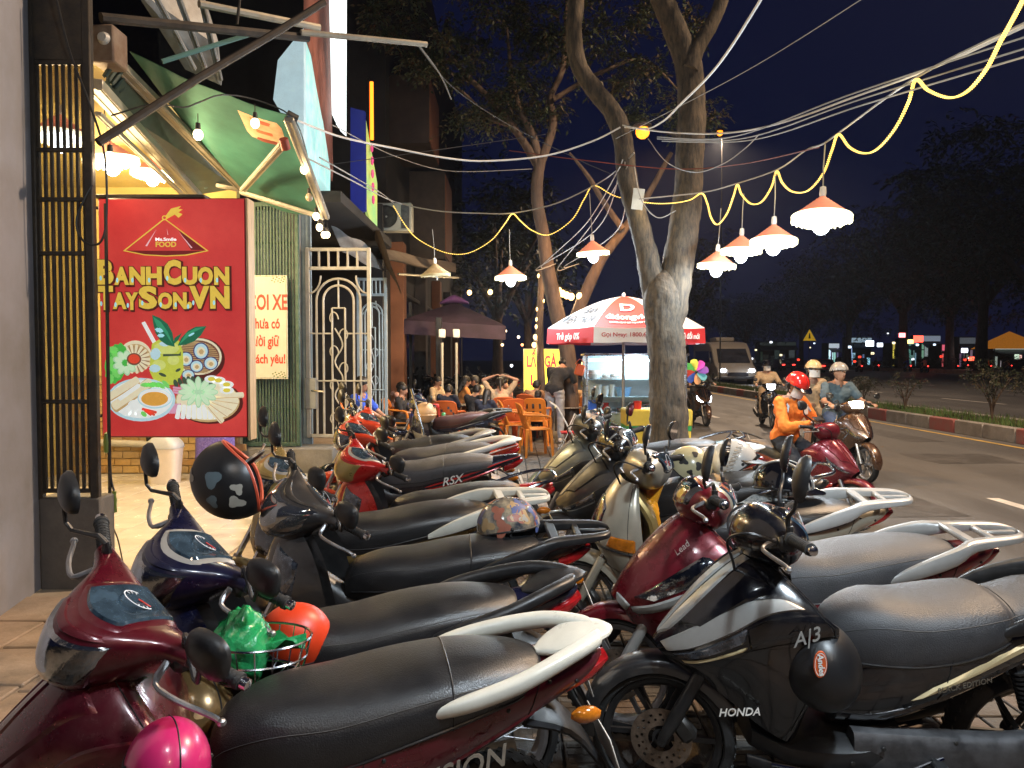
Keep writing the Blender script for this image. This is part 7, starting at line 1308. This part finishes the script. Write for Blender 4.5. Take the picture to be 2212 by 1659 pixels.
# van
VX, VY = at(1602, 0, 47).x, 47.0; VP = paint('beige van', (.17, .155, .135), .2, .4); o = thing('van', 'beige high roof van with one bright headlight on the main road', 'van', (VX, VY, ZR)); hw = 1.22
prof = [(-.0, .35), (-.02, .75), (.25, 1.05), (.75, 1.25), (1.55, 2.25), (2.1, 2.62), (3.0, 2.72), (6.2, 2.72), (6.4, 2.5), (6.4, .45), (5.9, .35)]
def vsec(x, k): return [(x, q[0], q[1]) for q in prof]
mb = MB(); n_ = len(prof); xs = [(-hw, .95), (-hw*.96, .985), (-hw*.6, 1), (hw*.6, 1), (hw*.96, .985), (hw, .95)]
vs = [(x, q[0] + (1-k)*1.2*(q[0] < 3), .35 + (q[1]-.35)*k) for x, k in xs for q in prof]; fs = [(i*n_+j, i*n_+(j+1) % n_, (i+1)*n_+(j+1) % n_, (i+1)*n_+j) for i in range(5) for j in range(n_)] + [tuple(range(n_)), tuple(range(5*n_, 6*n_))[::-1]]
mb.add(vs, fs).obj('body', VP, o, ang=30); MB().prism([(-hw*.82, .78, 1.34), (hw*.82, .78, 1.34), (hw*.76, 1.52, 2.20), (-hw*.76, 1.52, 2.20)], (0, -.03, .03)).obj('windscreen', GLS, o, flat=True)
for sx in (-1, 1):
    MB().prism([(sx*(hw+.004), 1.25, 1.35), (sx*(hw+.004), 2.0, 1.35), (sx*(hw+.004), 2.0, 2.05), (sx*(hw+.004), 1.7, 2.05)], (-sx*.02, 0, 0)).obj('side_window', GLS, o, flat=True); MB().prism([(sx*(hw+.004), 2.2, 1.35), (sx*(hw+.004), 5.9, 1.35), (sx*(hw+.004), 5.9, 2.1), (sx*(hw+.004), 2.2, 2.1)], (-sx*.02, 0, 0)).obj('side_window', GLS, o, flat=True)
    MB().ball((sx*hw*.72, .02, .86), (.20, .10, .13), 12).obj('headlight', HEADW, o); MB().ball((sx*(hw+.18), 1.2, 1.45), (.10, .07, .2), 10).obj('wing_mirror', BLACK, o); MB().ball((sx*hw*.9, .06, .55), (.06, .06, .05), 8).obj('fog_lamp', M('amber lit', (1, .5, .1), .4, em=(1, .45, .08), es=3), o)
    for yy in (1.1, 5.2): MB().lathe([(.12, -.1), (.33, -.11), (.35, -.08), (.35, .08), (.33, .11), (.12, .1)], 24, 0, MX.Translation((sx*(hw-.1), yy, .35)) @ MX.Rotation(pi/2, 4, 'Y')).obj('wheel', RUBBER, o)
MB().bev((0, -.04, .62), (1.3, .05, .26), .02).obj('grille', GLS, o); MB().bev((0, -.06, .42), (.5, .03, .14), .005).obj('number_plate', M('yellow plate', (.6, .4, .1), .5), o); MB().bev((0, -.05, .40), (hw*2-.1, .12, .2), .04).obj('bumper', BLACK, o); MB().bev((.0, 3.6, 2.85), (1.2, 1.6, .28), .06).obj('roof_unit', VP, o)
lamp('van_light', (.4, -.6, .9), 30, (.85, .92, 1), .1, o)
def car(label, X_, Y_, col, h=1.5, away=True):
    o = thing('car', label, 'car', (X_, Y_, ZR), 0, 'cars on the far carriageway')
    mb = MB(); pf = [(-2.1, .35), (-2.15, .8), (-1.6, .95), (-1.0, h), (.5, h), (1.2, .98), (2.1, .8), (2.15, .4)]
    nn = len(pf); xs = [(-.85, .93), (-.6, 1), (.6, 1), (.85, .93)]; mb.add([(x, q[0], .35+(q[1]-.35)*k) for x, k in xs for q in pf], [(i*nn+j, i*nn+(j+1) % nn, (i+1)*nn+(j+1) % nn, (i+1)*nn+j) for i in range(3) for j in range(nn)] + [tuple(range(nn)), tuple(range(3*nn, 4*nn))[::-1]]); mb.obj('body', col, o)
    MB().prism([(-.6, -1.56, 1.0), (.6, -1.56, 1.0), (.52, -1.06, h-.08), (-.52, -1.06, h-.08)], (0, -.03, .02)).obj('rear_window', GLS, o, flat=True)
    for sx in (-1, 1):
        MB().bev((sx*.62, -2.14, .78), (.36, .06, .14), .02).obj('tail_lamp', TAILR, o)
        for yy in (-1.3, 1.3): MB().lathe([(.1, -.09), (.31, -.09), (.31, .09), (.1, .09)], 16, 0, MX.Translation((sx*.76, yy, .31)) @ MX.Rotation(pi/2, 4, 'Y')).obj('wheel', RUBBER, o)
    return o
for (u, Y, c, lb) in ((1785, 82, RED, 'red car with lit tail lamps beside the yellow warning sign'), (1700, 95, DGREY, 'dark car with lit tail lamps just right of the van'), (1540, 75, SILV, 'silver car with tail lamps left of the van')): car(lb, at(u, 0, Y).x, Y, c)
def far_bike(label, u, Y, top):
    X_ = at(u, 0, Y).x; o = thing('motorbike', label, 'motorbike', (X_, Y, ZR), 0, 'motorbikes in the far traffic'); mb = MB()
    for yy in (-.6, .6): mb.lathe([(.1, -.05), (.29, -.05), (.29, .05), (.1, .05)], 14, 0, MX.Translation((0, yy, .29)) @ MX.Rotation(pi/2, 4, 'Y'))
    mb.bev((0, -.1, .62), (.28, 1.1, .28), .1).bev((0, .5, .85), (.2, .14, .5), .06).tube([(-.33, .4, 1.02), (.33, .4, 1.02)], .03, 6); mb.obj('body', BKP, o); MB().ball((0, -.72, .72), (.10, .06, .07), 8).obj('tail_lamp', TAILR, o)
    q = thing('person', label.replace('motorbike', 'rider') if 0 else 'rider on the ' + label, 'person', (X_, Y, ZR), 90, 'riders in the far traffic'); b = MB(); caps(b, (0, -.15, .85), (0, -.05, 1.25), .17, .17, 8); caps(b, (-.16, -.05, 1.28), (-.3, .35, 1.02), .06, .05, 6); caps(b, (.16, -.05, 1.28), (.3, .35, 1.02), .06, .05, 6); caps(b, (-.1, -.1, .82), (-.18, .25, .5), .09, .06, 6); caps(b, (.1, -.1, .82), (.18, .25, .5), .09, .06, 6); q.rotation_euler = (0, 0, 0); bo = blob(b, 'body', top, q, .05, 2); MB().ball((0, -.03, 1.5), (.13, .15, .14), 10).obj('helmet', M('dark helmet', (.04, .03, .03), .3), q); MB().ball((0, .03, 1.42), (.09, .1, .1), 8).obj('head', SKIN, q)
for (u, Y, c, lb) in ((1868, 86, BEI, 'far motorbike below the white shop lights'), (1905, 92, TEE_B, 'far motorbike left of the tall tree'), (1975, 88, ROY, 'far motorbike right of the tall tree'), (2012, 84, PNKC, 'far motorbike left of the pink stall'), (2078, 88, TEE_B, 'far motorbike right of the pink stall'), (2100, 94, SLT, 'far motorbike beside the thick tree'), (2150, 86, ORC, 'far motorbike below the orange tent'), (2195, 90, BEI, 'far motorbike at the right edge')): far_bike(lb, u, Y, c)
# far shops
rsh = random.Random(17)
def shop(label, u0, u1, v0, v1, X_, col, es, kind='shop'):
    um = (u0+u1)/2; Y = X_*1640/(um-1106); a_, b_ = at(u0, v0, Y), at(u1, v1, Y); w_ = b_.x-a_.x; z1 = a_.z; o = thing('shop', label, 'shop', (a_.x+w_/2, Y, 0), 0, 'lit shops across the boulevard')
    MB().box((0, 1.6, (z1+.8)/2), (w_, 3, z1+.8)).obj('wall', DARK, o, flat=True); x_ = -w_*.46
    while x_ < w_*.42:
        pw = rsh.uniform(.04, .16)*w_; ph = rsh.uniform(.25, .9)*z1; kk_ = rsh.uniform(.08, 1.0); cc = tuple(min(1, c*rsh.uniform(.6, 1.2)) for c in col); MB().box((x_+pw/2, rsh.uniform(-.05, .02), .3+ph/2), (pw, .1, ph)).obj('lit_window', M('shop pane %.3f' % rsh.random(), cc, .5, var=.5, sc=1.6, em=cc, es=es*kk_), o, flat=True); x_ += pw + rsh.uniform(.02, .14)*w_
    for k in range(3): xx = rsh.uniform(-.45, .45)*w_; MB().bev((xx, -1.2, rsh.uniform(.6, .9)), (rsh.uniform(.5, 2.2), .5, rsh.uniform(1, 1.8)), .2).obj('street_clutter', BLACK, o)
    MB().prism([(-w_/2, -1.6, z1*.72), (w_/2, -1.6, z1*.72), (w_/2, 0, z1*.9), (-w_/2, 0, z1*.9)], (0, 0, .06)).obj('shop_awning', M('shop awning %.2f' % rsh.random(), tuple(c*.25 for c in col), .8), o, flat=True)
    MB().box((0, -.1, z1+.25), (w_*.96, .14, .8)).obj('sign_board', M('shop board %s' % str(col), tuple(c*.5 for c in col), .6, em=col, es=es*.35), o, flat=True); return o
for a_ in (('white lit shop with bluish glass right of the far red car', 1790, 1812, 750, 785, 58, (.75, .85, .95), 1.3), ('bluish white lit shop front behind the couple', 1836, 1882, 738, 786, 60, (.55, .75, .90), .9), ('small shop with yellow lit doorway', 1928, 1948, 752, 785, 60, (.95, .75, .12), 1.0), ('dim teal lit shop between the trees', 1956, 1985, 742, 786, 60, (.35, .55, .60), .55), ('wide shop with white lights behind the tall tree', 1990, 2030, 735, 786, 62, (.5, .6, .75), .7), ('pink lit stall between two trees', 2034, 2066, 755, 788, 60, (1.0, .16, .25), 1.6), ('dim grey shop right of the pink stall', 2072, 2105, 740, 786, 60, (.4, .45, .5), .35), ('white shop with green window bars below the orange tent', 2145, 2212, 752, 788, 60, (.75, .85, .75), 1.1), ('dim far shop left of the warning sign', 1640, 1720, 745, 785, 62, (.12, .16, .14), .3)): shop(*a_)
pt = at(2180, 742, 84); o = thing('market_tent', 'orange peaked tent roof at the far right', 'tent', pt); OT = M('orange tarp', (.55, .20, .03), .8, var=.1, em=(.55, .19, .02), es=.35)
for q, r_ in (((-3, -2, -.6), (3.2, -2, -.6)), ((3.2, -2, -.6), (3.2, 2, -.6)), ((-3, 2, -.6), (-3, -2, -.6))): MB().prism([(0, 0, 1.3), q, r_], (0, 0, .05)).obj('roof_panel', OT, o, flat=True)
for sx in (-2.8, 3): MB().tube([(sx, -1.9, -.6), (sx, -1.9, -3.2)], .06, 6).obj('post', STEEL, o)
for (u, v, s, c, lb) in ((1880, 742, .5, (.8, .9, 1), 'bright white lamp above the bluish shop'), (1902, 745, .35, (.8, .9, 1), 'second white lamp right of the bright one'), (1985, 732, .6, (1, .08, .05), 'red lit sign with star in the tree branches'), (1968, 738, .35, (1, .7, .2), 'yellow lit letters left of the red sign'), (1950, 724, .4, (1, .25, .25), 'small red lit sign in the branches'), (2085, 757, .4, (.8, .85, 1), 'small white lamp over the far traffic'), (2100, 775, .35, (1, .1, .05), 'red lamp low in the far traffic'), (1612, 760, .3, (1, .3, .1), 'small orange lamp behind the van')):
    solid('sign_lamp', lb, 'lamp', MB().ball((0, 0, 0), (s*.8, .1, s*.55), 10).bev((0, .12, 0), (s*1.7, .1, s*1.2), .02), M('sign glow %s' % str(c), c, .5, em=c, es=3), mtx=MX.Translation(at(u, v, 82)))
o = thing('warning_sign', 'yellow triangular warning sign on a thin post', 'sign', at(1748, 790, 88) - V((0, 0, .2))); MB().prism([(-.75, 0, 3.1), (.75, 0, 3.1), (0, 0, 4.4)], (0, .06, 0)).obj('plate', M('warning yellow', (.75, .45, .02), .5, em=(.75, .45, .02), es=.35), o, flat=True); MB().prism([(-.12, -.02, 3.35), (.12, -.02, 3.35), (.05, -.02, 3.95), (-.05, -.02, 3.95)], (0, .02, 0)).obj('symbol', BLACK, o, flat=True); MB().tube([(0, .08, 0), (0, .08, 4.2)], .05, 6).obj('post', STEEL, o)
rz_ = random.Random(77)
for k in range(26):
    red = rz_.random() < .45; c = (1, .06, .03) if red else rz_.choice([(.85, .9, 1), (1, .85, .5), (.7, .85, 1)]); u = rz_.uniform(1560, 2205); v = rz_.uniform(770, 784) if red else rz_.choice([rz_.uniform(738, 784), rz_.uniform(720, 770)]); s = rz_.uniform(.10, .22)
    solid('tiny_lamp', 'tiny red tail lamp in the far traffic' if red else 'tiny pale lamp among the far shops and trees', 'lamp', MB().ball((0, 0, 0), (s, .06, s*.8), 8).bev((0, .1, 0), (s*1.6, .08, s*1.4), .01), M('tiny glow %s' % str(c), c, .5, em=c, es=1.5), 'tiny red lamps of the far traffic' if red else 'tiny pale lamps across the boulevard', mtx=MX.Translation(at(u, v, rz_.uniform(86, 100))))
# dim bikes and lamps further down the sidewalk
sp3 = dict(c1=BKP, c2=BKP, rail='tube', railm=BLACK, seams=(), nomirror=0); pb = moto('motorbike', 'dark motorbike parked under the canopy, first from the left', sp3, at(985, 0, 20).x, 20, 200, 20, 1, 8, group='dim motorbikes parked beyond the diners')
for i, (u, Y, rz, lb) in enumerate(((1010, 21.5, 190, 'dark motorbike parked under the canopy right of the first'), (1035, 23, 195, 'dark motorbike parked beyond the canopy pole'), (1060, 24, 200, 'dark motorbike parked behind the arms raised diner'), (1120, 19, 170, 'dark red motorbike parked left of the yellow sign'), (940, 22, 200, 'dark motorbike parked deepest along the building'))):
    c = copy_tree(pb); c.matrix_world = MX.Translation((at(u, 0, Y).x, Y, 0)) @ MX.Rotation(R(rz), 4, 'Z') @ MX.Rotation(R(-8), 4, 'X'); c['label'] = lb
for (u, v, Y, c, lb) in ((1092, 715, 30, (1, .7, .4), 'small warm lamp far down the sidewalk'), (1120, 728, 34, (1, .85, .6), 'pale lamp far down the sidewalk'), (1105, 790, 26, (.9, .95, 1), 'white headlight of a bike far down the sidewalk'), (1036, 705, 24, (.8, .85, 1), 'faint white lamp under the dark canopy'), (1085, 745, 26, (.9, .6, .3), 'faint warm lamp beyond the canopy'), (1128, 745, 40, (1, .3, .1), 'faint red lamp beyond the yellow sign')): solid('small_lamp', lb, 'lamp', MB().ball((0, 0, 0), .045*Y/24, 8), M('far glow %s' % str(c), c, .5, em=c, es=5), mtx=MX.Translation(at(u, v, Y)))

# ---------------------------------------------------------------- helmets and bags on the motorbikes
MB_ = M('matt black shell', (.012, .012, .013), .38, var=.2, rv=.08); rs = random.Random(4)
STK = [M('sticker %d' % k, c, .5) for k, c in enumerate([(.35, .33, .28), (.10, .14, .16), (.30, .10, .06), (.05, .08, .22), (.40, .26, .12), (.02, .02, .02)])]
helmet('pink helmet hanging at the front of the maroon motorbike', at(362, 1655, 1.50), M('pink shell', (.50, .02, .12), .3, coat=.6, var=.05), 2.2, (.15, -.1), .72, seam=True)
helmet('bronze helmet with small stickers hanging behind the pink one', at(405, 1545, 1.98), M('bronze shell', (.22, .13, .05), .25, .5, coat=.5), 2.6, (.2, 0), 1.0, spots=[(.5, 1.9, .09, STK[0], .1), (.15, 1.3, .06, STK[2], .2), (.3, 2.6, .10, STK[4], .1), (-.0, 2.2, .05, STK[0], .2)])
helmet('orange red helmet hanging upright in front of the navy motorbike seat', at(636, 1378, 2.26), M('orange red shell', (.62, .045, .01), .4, var=.05), pi+.3, (0, .1), .82, 'jet', seam=False)
helmet('black helmet with red edged opening and pale stickers hung on a handlebar', at(505, 1035, 3.0), MB_, MX(((.80, .10, -.59), (-.22, .97, -.12), (.56, .22, .80))).transposed().to_4x4() @ MX.Rotation(pi, 4, 'X'), (0, 0), 1.22, 'jet', None, M('red trim', (.5, .07, .03), .45), [(.35, 1.1, .17, STK[0], .25), (.2, 1.9, .20, STK[1], .2), (.5, 2.7, .16, STK[0], .3), (.7, 1.6, .15, STK[1], .25), (.05, 1.3, .13, STK[0], .3)], seam=False)
helmet('patterned helmet with swirling print resting on the black seat', at(1098, 1138, 3.28), M('swirl print', (.36, .30, .20), .2, coat=.9, mix=(.04, .045, .06), sc=26), .2, (0, .0), 1.02, spots=[(rs.uniform(.1, 1.2), rs.uniform(0, 6.28), rs.uniform(.12, .26), STK[rs.randrange(6)], .35) for k in range(44)], seam=False)
helmet('cow print cream helmet on the scooter seat', at(1490, 1008, 4.75), M('cream shell', (.60, .54, .32), .25, coat=.6, var=.04), 2.9, (.0, 0), 1.03, 'jet', None, spots=[(.35, 1.3, .17, STK[5], .25), (.15, 2.0, .18, STK[5], .2), (-.15, 1.6, .13, STK[5], .25), (.75, 1.9, .15, STK[5], .2), (-.2, 2.5, .14, STK[5], .2), (.5, 2.7, .15, STK[5], .2)], seam=False)
helmet('plain white helmet with dark peak on the next seat', at(1585, 995, 4.85), M('white shell', (.70, .69, .66), .22, coat=.8, var=.03), -.5, (0, .05), 1.08, 'jet', BLACK, seam=False, spots=[(-.02, -1.0, .075, STK[5], .0)])
helmet('glossy black helmet with peak resting on the white railed scooter seat', at(1690, 1052, 3.95), GLOSSB, -.7, (0, .1), 1.12, 'half', GLOSSB, band=M('band grey', (.4, .4, .38), .35))
helmet('matt black helmet with round orange badge hanging beside the black scooter', at(1772, 1435, 2.38), MB_, pi*.5, (-.2, -1.1), 1.06, 'jet', None)
bg_o = thing('helmet_badge', 'oval orange badge stuck on the hanging matt black helmet', 'badge', at(1772, 1435, 2.255)); 
MB().lathe([(.001, .003), (.040, .003), (.042, 0)], 26, 0, MX.Rotation(pi/2, 4, 'X') @ MX.Diagonal((.5, 1, 1, 1))).obj('disc', M('badge orange', (.62, .10, .02), .4, coat=.3), bg_o); MB().lathe([(.033, .0036), (.036, .0036)], 26, 0, MX.Rotation(pi/2, 4, 'X') @ MX.Diagonal((.5, 1, 1, 1))).obj('ring', WHITEP, bg_o)
text('lettering', 'Andes', .026, WHITEP, bg_o, frame((0, -.005, 0), (.12, 0, -1), (1, 0, .12)), .02, .15)
# green bag, steel basket, orange bag, cloth
GRB = M('green plastic bag', (.01, .22, .06), .18, coat=.8, mix=(.03, .36, .12), sc=9, bump=1.0, bsc=26)
def bag(label, c, r, mat, seed, tail=None, name='plastic_bag'):
    nz = V((seed*3.1, seed, 2)); F = lambda s, t: (lambda d: V((d.x*r[0], d.y*r[1], d.z*r[2]))*(1 + .30*noise.noise(d*2.1+nz) + .16*abs(noise.noise(d*6+nz))) )(V((cos(t)*sin(pi*s), sin(t)*sin(pi*s), cos(pi*s))))
    mb = MB(); mb.surf(F, 24, 36, 0, .004, .996); o = thing(name, label, 'bag', c); mb.obj('bag_body', mat, o, ang=60)
    if tail:
        T_ = V(tail); mb = MB(); F2 = lambda s, t: T_*s + V((cos(t)*.05*(.3+s), sin(t)*.03*(.3+s), 0)) + V((0, 0, .018*sin(4*t)*s)); mb.surf(F2, 8, 20, 0, 0, 1, 0, 2*pi, True, False); mb.obj('knot', mat, o, ang=60)
    return o
bag('shiny green plastic bag in the steel basket', at(522, 1400, 2.02), (.075, .07, .10), GRB, 1.3, (.11, 0, .02)); bag('orange plastic bag hanging inside the silver scooter front', at(1402, 1120, 3.92), (.05, .05, .12), M('orange bag', (.75, .33, .02), .3, coat=.3, var=.15, sc=6, bump=.8, bsc=18), 2.2, (.01, 0, .19)); bag('crumpled grey cloth stuffed in the maroon motorbike front', at(150, 1600, 1.75), (.08, .06, .05), M('grey cloth', (.22, .17, .14), .9, mix=(.10, .07, .06), sc=14, bump=.8, bsc=12), 3.7, None, 'rag')
o = thing('wire_basket', 'steel wire basket holding the green bag', 'basket', at(560, 1455, 2.02)); 
for z in (.0, .05, .10): MB().tube([(cos(a_)*(.115+.25*z), sin(a_)*(.09+.2*z), z) for a_ in [2*pi*k/24 for k in range(24)]], .0035, 5, 0, None, True).obj('hoop', CHROME, o)
for k in range(18): a_ = 2*pi*k/18; MB().tube([(cos(a_)*.08, sin(a_)*.06, -.02), (cos(a_)*.115, sin(a_)*.09, 0), (cos(a_)*.14, sin(a_)*.11, .10)], .0022, 4).obj('wire', CHROME, o)
o = solid('coil_lock', 'clear coiled helmet lock cord hanging from the white helmet', 'lock', MB().tube([at(1568, 1030, 4.7) + V((.02*cos(k*.9)+.0016*k, .02*sin(k*.9), .0035*k)) for k in range(60)], .0035, 5), M('clear coil', (.6, .6, .58), .25, coat=.5))
solid('checked_cloth', 'small checked cloth lying under the black helmet', 'cloth', MB().surf(lambda s, t: V((s*.22-.11, t*.16-.08, .012*sin(6*s+4*t)-.05*max(0, .5-s))), 10, 8, 0, 0, 1, 0, 1, False), M('check cloth', (.50, .52, .50), .9, mix=(.03, .05, .06), sc=60), mtx=MX.Translation(at(1645, 1078, 3.9)) @ MX.Rotation(.3, 4, 'Z'))

# ---------------------------------------------------------------- lettering becomes mesh, fitted to its width
bpy.context.view_layer.update(); dg = bpy.context.evaluated_depsgraph_get()
for o in [o for o in COL.objects if o.type == 'FONT']:
    me = bpy.data.meshes.new_from_object(o.evaluated_get(dg)); n = bpy.data.objects.new('lettering', me); COL.objects.link(n); n.parent = o.parent; n.matrix_local = o.matrix_local.copy()
    if not len(me.vertices): bpy.data.objects.remove(n); bpy.data.objects.remove(o); continue
    xs = [v.co.x for v in me.vertices]; ys = [v.co.y for v in me.vertices]; wd, ht = max(xs)-min(xs), max(ys)-min(ys); fx = o.get('fit', wd)/wd if wd else 1; fy = o.get('fith', 0)/ht if o.get('fith') else 1
    cx_, cy_ = (max(xs)+min(xs))/2, (max(ys)+min(ys))/2
    if o.get('fit'):
        for v in me.vertices: v.co.x = (v.co.x-cx_)*fx; v.co.y = (v.co.y - (cy_ if fy != 1 else 0))*fy
    if o.get('wrap'):                                         # print lying on the curved canopy panel
        k_, q0, w0 = o['wrap']; k_ = int(k_)
        for v in me.vertices:
            q = min(.99, max(.05, q0 - v.co.y/1.26)); w = w0 + v.co.x/(2*rr*sin(pi/8)*q); P = upt(k_, q, w); nn = (upt(k_, q, w+.02)-upt(k_, q, w-.02)).cross(upt(k_, q-.02, w)-upt(k_, q+.02, w)).normalized(); v.co = P + nn*(.012 + v.co.z)
        n.matrix_local = MX.Identity(4)
    bpy.data.objects.remove(o)
